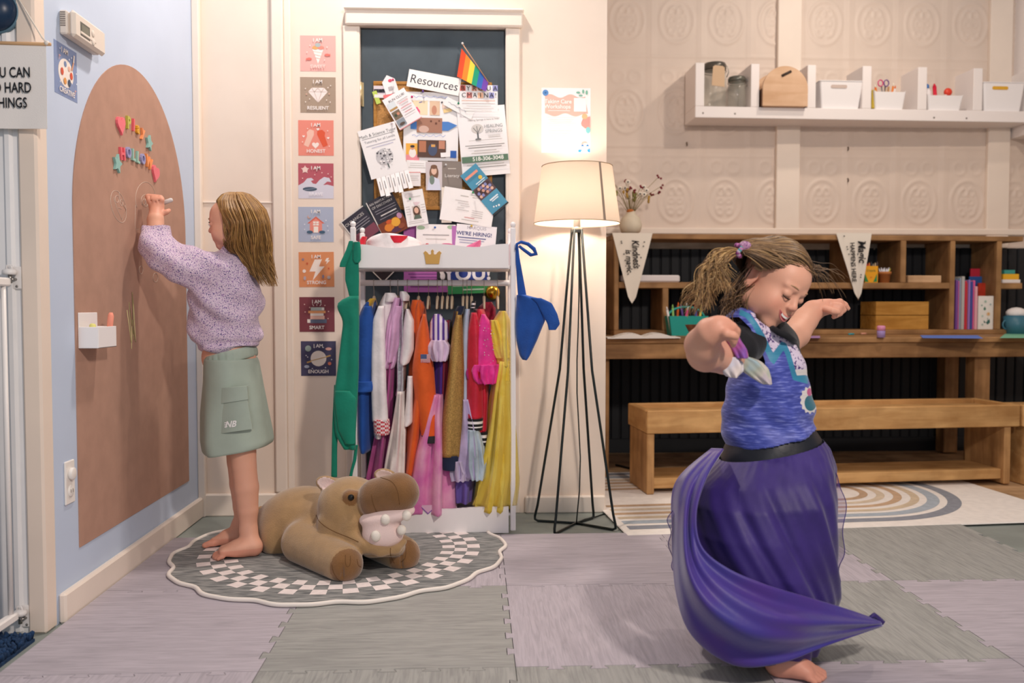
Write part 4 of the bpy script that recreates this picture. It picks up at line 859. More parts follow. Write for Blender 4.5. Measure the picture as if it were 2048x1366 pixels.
paper('hiring_notice', 952, 474, 80, 46, -5, '#f2f0f3', [('t', 'MARQUIS', 0, 17, 9, '#9a98a4'), ('t', "WE'RE HIRING!", -4, 5, 10.5, '#3b4480', {'off': .02}), ('r', -8, -3, 56, 2, '#5c6496'), ('r', -8, -8, 50, 1.4, '#8e92b4')] + [('r', -10, -13, 44, 1.4, '#8e92b4')], "white notice with blue WE'RE HIRING! lettering", 'notice')
paper('list_sheet', 936, 414, 104, 66, -9, '#f6f3f1', [('r', -10, 20, 16, 2, G1), ('r', 16, 24, 26, 1.4, G1), ('r', 16, 20, 20, 1.4, G1)] + [('r', -14 + (i % 3) * 4, 10 - i * 4.5, 26 - (i % 4) * 4, 1.2, '#c9c3c1') for i in range(5)] + [('r', 20, -6 - i * 4, 22, 1.1, '#c4bdbb') for i in range(4)] + [('r', 6, -21, 20, 1.3, '#d08a8a'), ('r', 8, -26, 34, 1.3, G1)], 'white typed list sheet tilted down to the right', 'paper')
paper('list_sheet', 893, 410, 20, 70, 0, '#efe4d6', [], 'cream sheet edge behind the typed list', 'paper', lift=.0262)
paper('portrait_card', 830, 416, 42, 70, 10, '#f4f1f0', [('r', 2, -9, 16, 26, '#cfc4bb'), ('e', 2, -7, 7, 11, '#5a4034'), ('e', 2, -5, 4.4, 6, '#e0b49c'), ('p', [(-6, -22), (-3, -14), (7, -14), (10, -22)], '#5b6b5e'), ('e', -8, 26, 8, 5, '#d9d2d2'), ('r', 4, 22, 22, 1.2, G1), ('p', [(-2, 12), (12, 10), (2, 3)], '#e6cfd4')] + [('r', -2, -26 - i * 3.5, 30, 1, '#bdb7b5') for i in range(2)] + [('r', -14, 4 - i * 5, 8, 1, '#bdb7b5') for i in range(4)] + [('r', 16, 4 - i * 5, 8, 1, '#bdb7b5') for i in range(4)], 'white card with a small portrait photo at its centre', 'card')
paper('teal_brochure', 969, 379, 40, 102, 40, '#4f97b6', [('r', 0, 0, 40, 26, '#5d4a4e')] + [('c', -14 + 5.5 * (i % 6), -7 + 7 * (i // 6), 3.2, ['#e2b8a4', '#8a8fc0', '#4a3436', '#cfa08c', '#7f7aa8'][i % 5]) for i in range(18)] + [('r', -2, 38, 30, 5, '#ef9c84'), ('c', 9, 24, 4, '#e7c24e'), ('r', 4, 18, 22, 2, '#d9e8ee'), ('r', 4, 14, 18, 1.5, '#d9e8ee'), ('r', 4, -24, 20, 3, '#dfeaf0'), ('r', 4, -28, 16, 2, '#dfeaf0'), ('c', -8, -38, 1.6, '#eef2f4'), ('c', -3, -40, 1.6, '#eef2f4'), ('c', 2, -42, 2, '#eef2f4'), ('r', 0, -49.5, 40, 3, '#33302f')], 'teal folded brochure with a group photo at the right door edge', 'brochure', lift=.031)
# pushpins
def pin(px, py, c, label, lift=.026):
    p = at(px, py, CK - lift); b = MB(); R = Matrix.Rotation(math.pi / 2, 3, 'X')
    b.lathe([(.0045, 0), (.0045, .001), (.0022, .003), (.002, .007), (.0036, .010), (.0036, .012), (.001, .0125)], p, mat(c, .3), 12, R)
    b.cyl((p.x, p.y, p.z), (p.x, CK + .004, p.z), .0005, m=mat('#a0a0a0', .3, metal=.9), n=6)
    tag(b.build('push_pin'), label, 'pin', 'push pins on the notice board')
for a in ((824, 194, '#e0207c', 'hot pink push pin left on the photo collage', .020), (846, 183, '#6a4aa0', 'purple push pin at the top of the photo collage', .020), (917, 207, '#148a64', 'green push pin holding the slanted white slip', .029), (784, 247, '#e9dfe6', 'white push pin holding the tutor flyer', .034), (820, 398, '#1f9a5a', 'green push pin on the portrait card', .0445), (946, 385, '#1f9a5a', 'green push pin beside the teal brochure', .042), (870, 455, '#2a66b8', 'blue push pin on the green-leaved certificate', .038), (943, 452, '#e0b83a', 'yellow push pin on the hiring notice', .040), (786, 160, '#e2567e', 'pink push pin on the envelope-shaped card', .022), (892, 330, '#d9d9d9', 'silver push pin on the grey-brown brochure', .030)):
    pin(*a)
# rainbow flag on its stick
fp = thing('rainbow_flag', at(925, 90, CK - .03), 'small rainbow stripe flag on a stick at the top right of the door', 'flag')
YF = CK - .022
b = MB(); b.tube([at(925, 88, YF - .012), at(952, 128, YF - .008), at(979, 168, YF + .010)], .0022, mat('#b98a6a', .5), 8); b.ball(at(925, 87, YF - .012), .0052, mat('#d9d3d0', .4), 10); b.build('stick', fp)
cols = ['#dc4a24', '#ef8426', '#f0cf45', '#1d9a74', '#2f62ae', '#6a3fa0']
A0, A1, B0, B1 = (923, 97), (977, 164), (914, 153), (972, 183)
b = MB()
def fl(u, v):
    x = (A0[0] + (A1[0] - A0[0]) * u) * (1 - v) + (B0[0] + (B1[0] - B0[0]) * u) * v; y = (A0[1] + (A1[1] - A0[1]) * u) * (1 - v) + (B0[1] + (B1[1] - B0[1]) * u) * v
    return at(x, y, YF - .010 + .018 * u * (1 - v) + .0022 * math.sin(9 * u + 2 * v) - .006 * v)
for i, c in enumerate(cols):
    b.grid([[fl((i + s / 4) / 6, v / 8) for v in range(9)] for s in range(5)], mat(c, .75), smooth=True)
b.build('flag_cloth', fp)
# poster above the floor lamp
py_ = BACK - .0005
card('workshop_poster', frame_back(1132, 241, py_), 98, 128, pxm(py_), '#f8f5f3', [('p', [(-42, 6 + 8), (-42, 40)] + [(-42 + i * 4, 48 + 3.5 * math.sin(i * .62)) for i in range(21)] + [(44, 14)] + [(44 - i * 4, 11 + 3 * math.sin(i * .6 + 1)) for i in range(21)], '#f2bcae'), ('t', 'Taking Care', -16, 37, 11, '#fbf3f0', {'off': .02}), ('t', 'Workshops', -17, 27, 11, '#fbf3f0', {'off': .02}), ('r', -14, 19, 44, 1.6, '#fbe9e4'), ('r', 28, 31, 25, 27, '#fbf6f3'), ('c', -41, 54, 6, '#5e93cf'), ('c', -41, 54, 2, '#3f6aa6'), ('e', 24, 55, 4, 2, '#7fb8a2'), ('e', 34, 57, 2.2, 4, '#7fb8a2'), ('e', 41, 55, 2.2, 4.5, '#7fb8a2'), ('e', 29, 49, 4, 1.6, '#7fb8a2'), ('p', [(30, -5), (34, 4), (48, 8), (48, -16), (38, -15), (31, -10)], '#ef9d94'), ('c', 37, 8, 5.5, '#f3bd8e'), ('e', 44, -19, 4.5, 6.5, '#86cdd0'), ('p', [(30, -49), (36, -45), (44, -45), (40, -42), (32, -42)], '#f2b9ae'), ('p', [(25, -58), (32, -58), (29, -63), (24, -62)], '#3a9bd9'), ('p', [(42, -58), (48, -56), (48, -63), (44, -62)], '#3a9bd9'), ('p', [(29, -51), (36, -51), (33, -47)], '#2f86c8'), ('p', [(39, -51), (46, -51), (43, -47)], '#2f86c8')] + [('r', -10, 6 - i * 4, 60 - (i % 3) * 8, 1, '#e3dedd') for i in range(5)] + [('r', -12, -20 - i * 5, 56 - (i % 3) * 8, 1, '#e3dedd') for i in range(6)], 'white workshop poster with salmon header on the wall above the floor lamp', 'poster')
# ------------------------------------------------------------------ dress-up rack
RF, RB, RY = 3.285, 3.555, 3.42
WP = mat('#f4efee', 0.4, var=0.01, vs=8)
rk = thing('dress_up_rack', (at(868, 1070, RF).x, RY, 0.0115), 'white wooden dress-up rack with gold crown, full of costumes', 'clothes rack')
zt_f = at(868, 455, RF).z
xl, xr = at(708, 700, RF).x, at(1026, 700, RF).x
FZ = 0.0195
for x in (xl, xr):
    for y in (RF, RB):
        b = MB(); b.box((x - .010, y - .010, FZ if y == RF else 0.0125), (x + .010, y + .010, zt_f), WP, .003); b.build('post', rk)
        b = MB(); b.lathe([(.005, 0), (.009, .006), (.0105, .013), (.009, .019), (.004, .023)], (x, y, zt_f - .001), WP, 14); b.build('finial', rk)
    b = MB(); b.box((x - .008, RF + .009, 0.06), (x + .008, RB - .009, 0.18), WP, .003); b.build('side_panel', rk)
    b = MB(); b.box((x - .008, RF + .009, at(868, 540, RF).z), (x + .008, RB - .009, at(868, 480, RF).z), WP, .003); b.build('side_panel', rk)
def wavy(xa, xb, zlo, ztop, amp, Y, th, name):
    n = 30; pts = [(xa, zlo), (xb, zlo)]
    for i in range(n + 1):
        u = 1 - i / n; pts.append((xa + (xb - xa) * u, ztop - amp * (0.5 - 0.5 * math.cos(2 * math.pi * min(1, max(0, (u - .08) / .84)) * 2)) * (1 if .08 < u < .92 else 0)))
    M = Matrix(((1, 0, 0, 0), (0, 0, -1, Y), (0, 1, 0, 0), (0, 0, 0, 1)))
    b = MB(M); b.prism(pts, 0, th, WP); return b.build(name, rk)
def wavy2(pxpts, zlo_px, name, Y):
    """front panel whose top edge follows photo pixels"""
    P = [at(x, y, Y) for x, y in pxpts]; z0 = at(868, zlo_px, Y).z
    pts = [(P[0].x, z0), (P[-1].x, z0)] + [(p.x, p.z) for p in reversed(P)]
    b = MB(Matrix(((1, 0, 0, 0), (0, 0, -1, Y), (0, 1, 0, 0), (0, 0, 0, 1)))); b.prism(pts, 0, .012, WP); return b.build(name, rk)
def smooth_px(pts, n=40):
    xs = np.linspace(pts[0][0], pts[-1][0], n); ys = np.interp(xs, [p[0] for p in pts], [p[1] for p in pts])
    for _ in range(3): ys[1:-1] = (ys[:-2] + 2 * ys[1:-1] + ys[2:]) / 4
    return list(zip(xs, ys))
wavy2(smooth_px([(718, 489), (735, 489), (760, 495), (790, 497), (820, 494), (850, 489), (868, 488), (900, 489), (930, 494), (960, 495), (985, 490), (1000, 488), (1017, 488)]), 536, 'top_panel', RF - .002)
wavy2(smooth_px([(718, 1022), (740, 1022), (770, 1016), (800, 1012), (840, 1012), (870, 1016), (900, 1017), (940, 1014), (970, 1012), (1017, 1012)]), 1066, 'bottom_panel', RF - .002)
b = MB(); b.box((xl + .01, RF, at(868, 536, RF).z - .004), (xr - .01, RB - .005, at(868, 534, RF).z + .008), WP, .002); b.build('top_shelf', rk)
b = MB(); b.box((xl + .01, RF + .001, 0.075), (xr - .01, RB - .005, 0.087), WP, .002); b.build('bottom_shelf', rk)
zr = at(868, 566, RY).z
b = MB(); b.cyl((xl + .008, RY, zr), (xr - .008, RY, zr), .0115, m=WP); b.build('hanging_rail', rk)
b = MB(frame_back(865, 514, RF - .0141)); pts = [(-13, -14), (13, -14), (16, 5), (18, 8), (14, 12), (10, 9), (7, 5), (3, 5), (2, 9), (3, 12), (0, 15), (-3, 12), (-2, 9), (-3, 5), (-7, 5), (-10, 9), (-14, 12), (-18, 8), (-16, 5)]
b.prism(pts, 0, 2.2, mat('#c99a4e', 0.4, metal=0.25)); b.build('crown', rk)

def fab(h, **k):
    d = dict(rough=0.85, var=0.10, vs=14, bump=0.25, bs=90, sheen=0.2); d.update(k); return mat(h, **d)
HANG = mat('#c8b59c', 0.8); WIRE = mat('#b9b4ae', 0.3, metal=0.9)
def hanger(px, what, drop=0.07):
    p = at(px, 566, RY); x = p.x; t = thing('clothes_hanger', (x, RY, p.z - .12), 'beige velvet hanger carrying the ' + what, 'hanger', 'hangers on the rack rail')
    b = MB(); b.tube([(x, RY + .018 * math.sin(a), p.z - .001 + .0150 * math.cos(a)) for a in np.linspace(-2.2, 1.9, 12)][::-1] + [(x, RY, p.z - .03), (x, RY, p.z - .055)], .0014, WIRE, 6); b.build('hook', t)
    b = MB(); b.tube([(x, RY - .085, p.z - .100), (x, RY - .05, p.z - .074), (x, RY, p.z - .055), (x, RY + .07, p.z - .078), (x, RY + .08, p.z - .10)], [.004, .005, .006, .005, .004], HANG, 8); b.build('arm', t)
PX0 = {}
def garment(name, label, cat, parts, hx=None, hlab=None, grp='costumes on the rack'):
    r = parts[0]; rows = r[1]; m_ = rows[-1]
    t = thing(name, at((m_[1] + m_[2]) / 2, m_[0], r[2]), label, cat, grp)
    for q in parts:
        nm, rows, Y, dy, mt = q[:5]; kw = q[5] if len(q) > 5 else {}
        b = MB(); P = px_loft(rows, Y, dy, kw.get('nseg', 40), kw.get('nring', 44), kw.get('nf', 4), kw.get('amp', .16), kw.get('seed', hash(nm + str(rows[0])) % 97 if False else len(rows) * 7 + int(rows[0][1])), kw.get('p', 1.0), kw.get('twist', 1.0))
        b.grid(P, mt, closed=True, caps=True); o = b.build(nm, t)
        if kw.get('label'): o['label'] = kw['label']
    if hx: hanger(hx, hlab)
    return t
# blue work coat
C = fab('#1f4f9e')
garment('costume_coat', 'blue costume coat with rolled cuff and yellow collar, first hanger from the left', 'costume', [
    ('body', [(604, 736, 750), (620, 722, 752), (680, 712, 757), (780, 712, 757), (880, 716, 752), (896, 722, 748)], RY, .125, C, dict(nf=3)),
    ('sleeve', [(612, 728, 744), (640, 715, 750), (700, 705, 750), (755, 704, 745), (772, 703, 744)], 3.305, .034, C, dict(nf=3, amp=.1)),
    ('cuff', [(762, 702, 748), (770, 700, 751), (780, 701, 750), (783, 704, 746)], 3.300, .040, C, dict(nf=2, amp=.06, nring=12)),
    ('collar', [(597, 740, 752), (604, 735, 748), (618, 729, 740), (632, 726, 732)], 3.335, .035, fab('#e3b23c'), dict(nf=2, nring=16, label='yellow collar'))], 748, 'blue costume coat')
C = fab('#efe6e6')
t = garment('costume_coat', 'white costume coat with red gingham cuffs beside the blue coat', 'costume', [
    ('body', [(588, 772, 786), (602, 762, 795), (640, 750, 795), (720, 745, 785), (820, 744, 776), (868, 748, 778)], RY, .12, C, dict(nf=3)),
    ('sleeve', [(612, 757, 770), (640, 746, 770), (700, 744, 772), (780, 744, 774), (842, 746, 778)], 3.298, .03, C, dict(nf=3, amp=.12)),
    ('collar', [(586, 770, 790), (594, 766, 796), (604, 768, 793)], 3.34, .05, C, dict(nf=2, nring=12))], 781, 'white gingham-cuffed coat')
gm, N, L, P = new_mat('gingham'); tc = N.new('ShaderNodeTexCoord'); ck_ = N.new('ShaderNodeTexChecker'); ck_.inputs['Scale'].default_value = 130; ck_.inputs['Color1'].default_value = lin('#c93a48'); ck_.inputs['Color2'].default_value = lin('#f0dede'); L.new(tc.outputs['Object'], ck_.inputs['Vector']); L.new(ck_.outputs[0], P.inputs['Base Color']); P.inputs['Roughness'].default_value = .85
b = MB(); b.grid(px_loft([(838, 746, 779), (850, 746, 780), (866, 748, 780), (869, 750, 778)], 3.297, .032, 30, 12), gm, closed=True, caps=True); b.build('cuff', t)['label'] = 'red gingham cuff'
C = fab('#dba9cf', var=.15); D = fab('#a94f86', var=.15)
garment('princess_dress', 'lilac pink satin dress with mauve skirt behind the white coats', 'costume', [
    ('bodice', [(596, 788, 806), (620, 782, 800), (660, 778, 800), (720, 774, 796), (735, 770, 790)], 3.38, .09, C, dict(nf=4, amp=.2)),
    ('skirt', [(720, 770, 795), (780, 768, 790), (870, 752, 785), (960, 735, 780), (1004, 730, 776)], RY, .11, D, dict(nf=6, amp=.25)),
    ('sleeve', [(612, 785, 806), (640, 776, 800), (690, 772, 798), (724, 770, 788)], 3.318, .035, C, dict(nf=4, amp=.2))], 796, 'lilac satin dress')
SIL = mat('#cfd0d2', 0.25, metal=0.5, var=.15, vs=60, bump=.4, bs=120)
garment('princess_gown', 'white and silver gown with long ivory skirt left of the orange suit', 'costume', [
    ('bodice', [(596, 803, 815), (640, 800, 812), (720, 796, 814), (775, 796, 812), (788, 793, 812)], 3.40, .10, SIL, dict(nf=3, label='silver bodice')),
    ('skirt', [(780, 796, 812), (850, 786, 814), (920, 774, 813), (968, 768, 812)], 3.37, .11, fab('#e7dcd6'), dict(nf=6, amp=.22)),
    ('sleeve', [(618, 812, 818), (640, 808, 828), (700, 802, 828), (728, 799, 818), (730, 802, 812)], 3.312, .03, fab('#efe7e6'), dict(nf=2, amp=.1)),
    ('scarf', [(752, 815, 826), (800, 812, 826), (845, 808, 826), (852, 809, 818)], 3.305, .02, fab('#efe9e8'), dict(nf=2, amp=.1)),
    ('hood', [(583, 800, 812), (592, 798, 820), (602, 801, 818)], 3.35, .05, fab('#e3dedf'), dict(nf=2, nring=14))], 815, 'white and silver gown')
C = fab('#e25f22', var=.08)
t = garment('astronaut_suit', 'orange flight suit costume with a small flag patch on the sleeve', 'costume', [
    ('body', [(603, 836, 846), (618, 824, 852), (680, 822, 858), (760, 818, 862), (860, 812, 850), (940, 806, 838)], RY, .12, C, dict(nf=3)),
    ('sleeve', [(628, 846, 852), (660, 835, 858), (740, 824, 868), (800, 830, 872), (872, 842, 878), (880, 845, 877)], 3.300, .036, C, dict(nf=3, amp=.1)),
    ('collar', [(600, 824, 842), (615, 820, 850), (660, 824, 840), (672, 832, 836)], 3.345, .03, C, dict(nf=2, amp=.1)),
    ('cuff', [(870, 842, 877), (876, 843, 877), (884, 846, 876)], 3.298, .037, fab('#2b2a2c'), dict(nf=2, amp=.05, nring=8, label='black cuff'))], 837, 'orange flight suit')
b = MB(frame_back(851, 717, 3.2605)); sheet(b, 19, 17, pxm(3.26), mat('#efe6e6', .8)); items(b, [('r', 0, 7.2 - i * 2.45, 19, 1.3, '#b8404a') for i in range(7)] + [('r', -3.5, 4, 12, 9, '#4a5880')], pxm(3.26)); b.build('flag_patch', t)
# hot striped dress
sm_, N, L, P = new_mat('violet_stripe'); tc = N.new('ShaderNodeTexCoord'); wv = N.new('ShaderNodeTexWave'); wv.bands_direction = 'X'; wv.inputs['Scale'].default_value = 17; L.new(tc.outputs['Object'], wv.inputs['Vector']); rp = N.new('ShaderNodeValToRGB'); rp.color_ramp.interpolation = 'CONSTANT'; rp.color_ramp.elements[0].color = lin('#5a3a9a'); rp.color_ramp.elements[1].position = .42; rp.color_ramp.elements[1].color = lin('#eadcec'); L.new(wv.outputs['Fac'], rp.inputs[0]); L.new(rp.outputs[0], P.inputs['Base Color']); P.inputs['Roughness'].default_value = .8
garment('tulle_dress', 'purple and white striped puff-sleeve dress with long pink tulle skirt', 'costume', [
    ('bodice', [(628, 872, 884), (700, 868, 892), (790, 866, 890)], 3.40, .09, fab('#4d2b86'), dict(nf=3)),
    ('sleeve', [(628, 868, 880), (645, 860, 894), (676, 858, 896), (684, 862, 892)], 3.305, .04, sm_, dict(nf=4, amp=.12, label='striped puff sleeve')),
    ('ruffle', [(680, 862, 892), (692, 856, 900), (706, 858, 898), (722, 866, 892)], 3.300, .045, fab('#dcc3dc'), dict(nf=9, amp=.3, nring=22, label='lilac ruffle')),
    ('skirt', [(785, 866, 890), (830, 846, 896), (900, 822, 908), (970, 810, 910), (1016, 808, 912)], 3.375, .115, mat('#d66ab0', .7, var=.3, vs=9, h2='#eaa4c4', bump=.2, bs=60, sheen=.4), dict(nf=7, amp=.24, twist=2))], 875, 'violet striped dress')
b = MB(frame_back(858, 1018, RF - .0155)); b.prism([(-18, 8), (-2, -8), (16, 8)], 0, 1.2, mat('#e3b7d2', .8)); b.prism([(-18, 8), (-2, -8), (16, 8), (18, 8), (-2, -10.5), (-20, 8)], .1, 1.5, mat('#8a5ab0', .8)); tag(b.build('skirt_tip'), 'pink pointed hem with purple edging hanging over the lower rack panel', 'hem')
garment('maroon_dress', 'dark maroon dress between the striped dress and the gold jacket', 'costume', [('body', [(640, 892, 902), (700, 886, 900), (780, 884, 900), (860, 880, 898)], RY, .11, fab('#8a1f3c'), dict(nf=4))], 885, 'maroon dress')
GD = mat('#b08a4a', 0.42, metal=0.45, var=.25, vs=220, bump=.4, bs=500)
garment('gold_jacket', 'gold glitter jacket with navy cuffs and navy collar', 'costume', [
    ('body', [(622, 908, 926), (660, 900, 930), (760, 898, 930), (880, 894, 922)], RY, .12, GD, dict(nf=3)),
    ('sleeve', [(630, 912, 924), (660, 904, 926), (740, 896, 928), (830, 884, 926), (912, 880, 921)], 3.298, .036, GD, dict(nf=3, amp=.08)),
    ('cuff', [(910, 881, 920), (920, 881, 919), (936, 883, 918), (939, 886, 915)], 3.298, .035, fab('#1d2742'), dict(nf=2, amp=.05, nring=12, label='navy cuff')),
    ('collar', [(612, 915, 930), (620, 910, 929), (648, 904, 914), (656, 905, 909)], 3.33, .04, fab('#1d2742'), dict(nf=2, nring=14, label='navy collar'))], 904, 'gold jacket')
garment('pale_blue_dress', 'pale blue and lilac ruffled tulle dress beside the gold jacket', 'costume', [
    ('bodice', [(618, 930, 940), (640, 925, 940), (720, 922, 937), (796, 923, 937), (800, 925, 935)], 3.335, .045, fab('#b9c6dc'), dict(nf=2)),
    ('skirt', [(795, 922, 940), (840, 916, 956), (900, 912, 966), (950, 908, 972)], 3.36, .09, fab('#b9a9cc', var=.2), dict(nf=6, amp=.2)),
    ('ruffle', [(858, 934, 958), (890, 932, 966), (930, 932, 972), (958, 940, 968)], 3.30, .04, fab('#b4c3cf', var=.2), dict(nf=9, amp=.35)),
    ('underskirt', [(945, 908, 950), (1000, 910, 945)], 3.38, .07, fab('#6c5aa8'), dict(nf=5)),
    ('ruffle', [(920, 902, 930), (945, 900, 940), (960, 904, 936)], 3.31, .04, fab('#c3b4d0', var=.2), dict(nf=9, amp=.35))], 926, 'pale blue ruffled dress')
RD = fab('#c91f38', rough=.45)
t = garment('varsity_jacket', 'red satin varsity jacket with black and white striped cuffs', 'costume', [
    ('body', [(618, 950, 968), (640, 942, 975), (740, 938, 978), (840, 940, 978), (870, 945, 976)], RY, .125, RD, dict(nf=3)),
    ('sleeve', [(625, 942, 954), (660, 936, 962), (740, 934, 966), (836, 932, 966)], 3.305, .036, RD, dict(nf=3, amp=.1)),
    ('sleeve', [(720, 958, 970), (800, 960, 976), (862, 958, 974)], 3.335, .03, RD, dict(nf=2, amp=.1))], 943, 'red varsity jacket')
for (rows, Y) in (([(836, 932, 966), (848, 932, 966), (859, 934, 965)], 3.303), ([(862, 957, 974), (874, 958, 976), (888, 961, 976)], 3.333), ([(602, 944, 952), (612, 941, 951), (620, 941, 949)], 3.34)):
    b = MB(); P = px_loft(rows, Y, .037, 30, 10); BKF, WHF = fab('#1b1a1e'), fab('#efe9e9')
    for i in range(len(P) - 1): b.grid(P[i:i + 2], WHF if i in (2, 3, 6) else BKF, closed=True)
    b.build('striped_cuff' if rows[0][0] > 700 else 'striped_collar', t)
PK = mat('#e2308f', .6, var=.15, vs=20, bump=.3, bs=80, sheen=.3)
t = garment('sequin_dress', 'hot pink dress with silver sequins on puffy bodice', 'costume', [
    ('bodice', [(628, 962, 970), (645, 955, 982), (700, 946, 992), (735, 942, 994), (742, 946, 990)], 3.325, .055, PK, dict(nf=4, amp=.15)),
    ('ruffle', [(728, 940, 1000), (740, 936, 1000), (756, 940, 996), (766, 952, 992)], 3.315, .065, PK, dict(nf=10, amp=.35, nring=20))], 968, 'hot pink sequin dress')
b = MB(); SQ = mat('#f3e6ee', .15, metal=.8)
rq = random.Random(8)
for i in range(44):
    x, y = rq.uniform(950, 988), rq.uniform(650, 735); p = at(x, y, 3.272 + .0006 * abs(x - 968)); b.ball(p, .0016 + .0012 * rq.random(), SQ, 6)
o = b.build('sequins', t); o['kind'] = 'stuff'
YE = mat('#e5c23a', .6, var=.2, vs=12, h2='#f0d766', bump=.3, bs=70, sheen=.3)
t = garment('yellow_gown', 'long yellow glittering tulle gown at the right end of the rack', 'costume', [
    ('bodice', [(622, 998, 1012), (640, 986, 1020), (690, 984, 1020), (730, 994, 1021)], 3.36, .09, YE, dict(nf=4, amp=.15)),
    ('sleeve', [(640, 980, 996), (670, 978, 1016), (700, 984, 1019), (716, 992, 1018)], 3.315, .04, YE, dict(nf=6, amp=.2)),
    ('skirt', [(720, 994, 1021), (780, 982, 1024), (860, 972, 1027), (940, 958, 1030), (1012, 946, 1024)], 3.37, .11, YE, dict(nf=9, amp=.22, twist=1.5)),
    ('overskirt', [(760, 996, 1024), (860, 988, 1031), (960, 970, 1036), (1008, 950, 1030)], 3.305, .045, mat('#ecd05a', .5, alpha=.45, sheen=.4), dict(nf=8, amp=.3, label='sheer yellow glitter overskirt'))], 995, 'yellow tulle gown')
garment('velvet_hat', 'dark red velvet rosette hanging behind the pink sequin dress', 'rosette', [('body', [(604, 968, 984), (615, 958, 990), (635, 956, 990), (648, 968, 984)], 3.47, .05, fab('#8f1d36', var=.3, vs=40), dict(nf=5, amp=.3))])
for px, w in ((857, 'striped dress strap'), (895, 'maroon dress strap'), (934, 'ruffled dress strap')): hanger(px, w)
# green apron and its ties on the left posts
GN = fab('#10836a', var=.08)
garment('green_apron', 'emerald green apron with pocket and ties hung on the left rack post', 'apron', [
    ('bib', [(592, 700, 718), (600, 675, 719), (616, 674, 719), (640, 688, 720), (740, 678, 719), (800, 670, 716), (870, 674, 712), (898, 690, 712)], 3.235, .026, GN, dict(nf=3, amp=.3)),
    ('pocket', [(782, 671, 700), (795, 669, 712), (860, 676, 712), (888, 690, 712)], 3.212, .012, GN, dict(nf=2, amp=.1)),
    ('neck_strap', [(484, 705, 716), (500, 692, 716), (560, 690, 718), (600, 700, 718)], 3.258, .008, GN, dict(nf=2, amp=.1)),
    ('tie', [(484, 708, 720), (500, 706, 722), (520, 706, 722), (526, 710, 718)], 3.250, .012, GN, dict(nf=2, amp=.2)),
    ('tie', [(482, 698, 706), (500, 692, 704), (526, 680, 694), (534, 679, 691)], 3.245, .006, GN, dict(nf=1, amp=.1)),
    ('tie', [(770, 668, 680), (850, 664, 676), (900, 663, 674), (954, 662, 674)], 3.242, .006, GN, dict(nf=1, amp=.1)),
    ('tie', [(890, 710, 716), (920, 706, 713), (940, 701, 707), (955, 698, 704)], 3.242, .005, GN, dict(nf=1, amp=.1))], grp=None)
# royal blue hood bag on the right post
BL = fab('#1c4fa0', var=.12, bs=200)
garment('blue_felt_bag', 'royal blue felt bag with a loop hanging on the right rack post', 'bag', [
    ('body', [(590, 1033, 1052), (602, 1032, 1098), (640, 1032, 1092), (680, 1034, 1076), (712, 1040, 1060), (719, 1045, 1054)], 3.27, .045, BL, dict(nf=3, amp=.2)),
    ('flap', [(596, 1062, 1082), (606, 1074, 1104), (628, 1086, 1116), (648, 1096, 1121), (660, 1098, 1112)], 3.225, .008, BL, dict(nf=1, amp=.1)),
    ('strap', [(488, 1031, 1036), (520, 1031, 1040), (560, 1033, 1047), (600, 1036, 1054)], 3.27, .008, BL, dict(nf=1, amp=.1))], grp=None)
b = MB(); b.tube([at(x, y, 3.262) for x, y in ((1032, 500), (1034, 488), (1042, 484), (1056, 488), (1068, 498), (1072, 508), (1062, 510), (1048, 500), (1038, 492))], [.004, .005, .006, .007, .008, .008, .007, .006, .005], BL, 8); tag(b.build('blue_felt_loop'), 'blue felt tie knotted on top of the right rack post', 'tie')
# hats on the top shelf
garment('sailor_hat', 'white cap with red band and white flowers lying on the rack top', 'hat', [
    ('crown', [(470, 756, 800), (474, 742, 826), (482, 732, 840), (494, 730, 846), (530, 734, 842)], RY, .09, fab('#f3eeee'), dict(nf=2, amp=.05)),
    ('band', [(472, 776, 816), (478, 778, 812), (486, 786, 804)], 3.345, .024, fab('#d8263a'), dict(nf=1, amp=.05, nring=10, label='red band')),
    ('ear_flap', [(474, 724, 734), (482, 718, 732), (494, 719, 730)], 3.36, .03, fab('#d8263a'), dict(nf=1, amp=.05, nring=10, label='red flap'))], grp='hats on the rack top')
garment('party_cone', 'pink pointed felt hat lying on the rack top', 'hat', [('cone', [(482, 957, 962), (488, 942, 962), (494, 930, 960), (530, 925, 965)], RY, .05, fab('#e2709c'), dict(nf=2, amp=.08))], grp='hats on the rack top')
garment('red_felt_hat', 'small red felt hat peeking over the rack top panel', 'hat', [('crown', [(488, 852, 858), (494, 845, 864), (530, 840, 870)], RY, .04, fab('#c92440'), dict(nf=2, amp=.05))], grp='hats on the rack top')
# ------------------------------------------------------------------ floor lamp
LC = atz(1152, 1049, 0.0); LK = mat('#16201f', 0.35)
fl_ = thing('floor_lamp', (LC.x, LC.y, 0), 'lit floor lamp with beige drum shade and black wire base', 'lamp')
YL = LC.y
topz = at(1152, 462, YL).z; kneez = at(1152, 742, YL).z
feet = [atz(1070, 1041, .006), atz(1109, 1068, .006), atz(1231, 1060, .006), atz(1187, 1035, .006)]
cen = Vector((LC.x, LC.y, 0.006))
for f in feet:
    d = (f - cen); 
    b = MB(); top = cen + Vector((d.x * .12, d.y * .12, topz)); kn = cen + Vector((d.x * .40, d.y * .40, kneez))
    e1 = f + Vector((0, 0, .02)); b.tube([cen + Vector((0, 0, .0)), cen + d * .5, cen + d * .93, f + Vector((0, 0, .006)), e1, f * .9 + kn * .1 + Vector((0, 0, 0)), (f + kn) / 2 + Vector((0, 0, .0)), kn, top], .0052, LK, 8); b.build('leg', fl_)
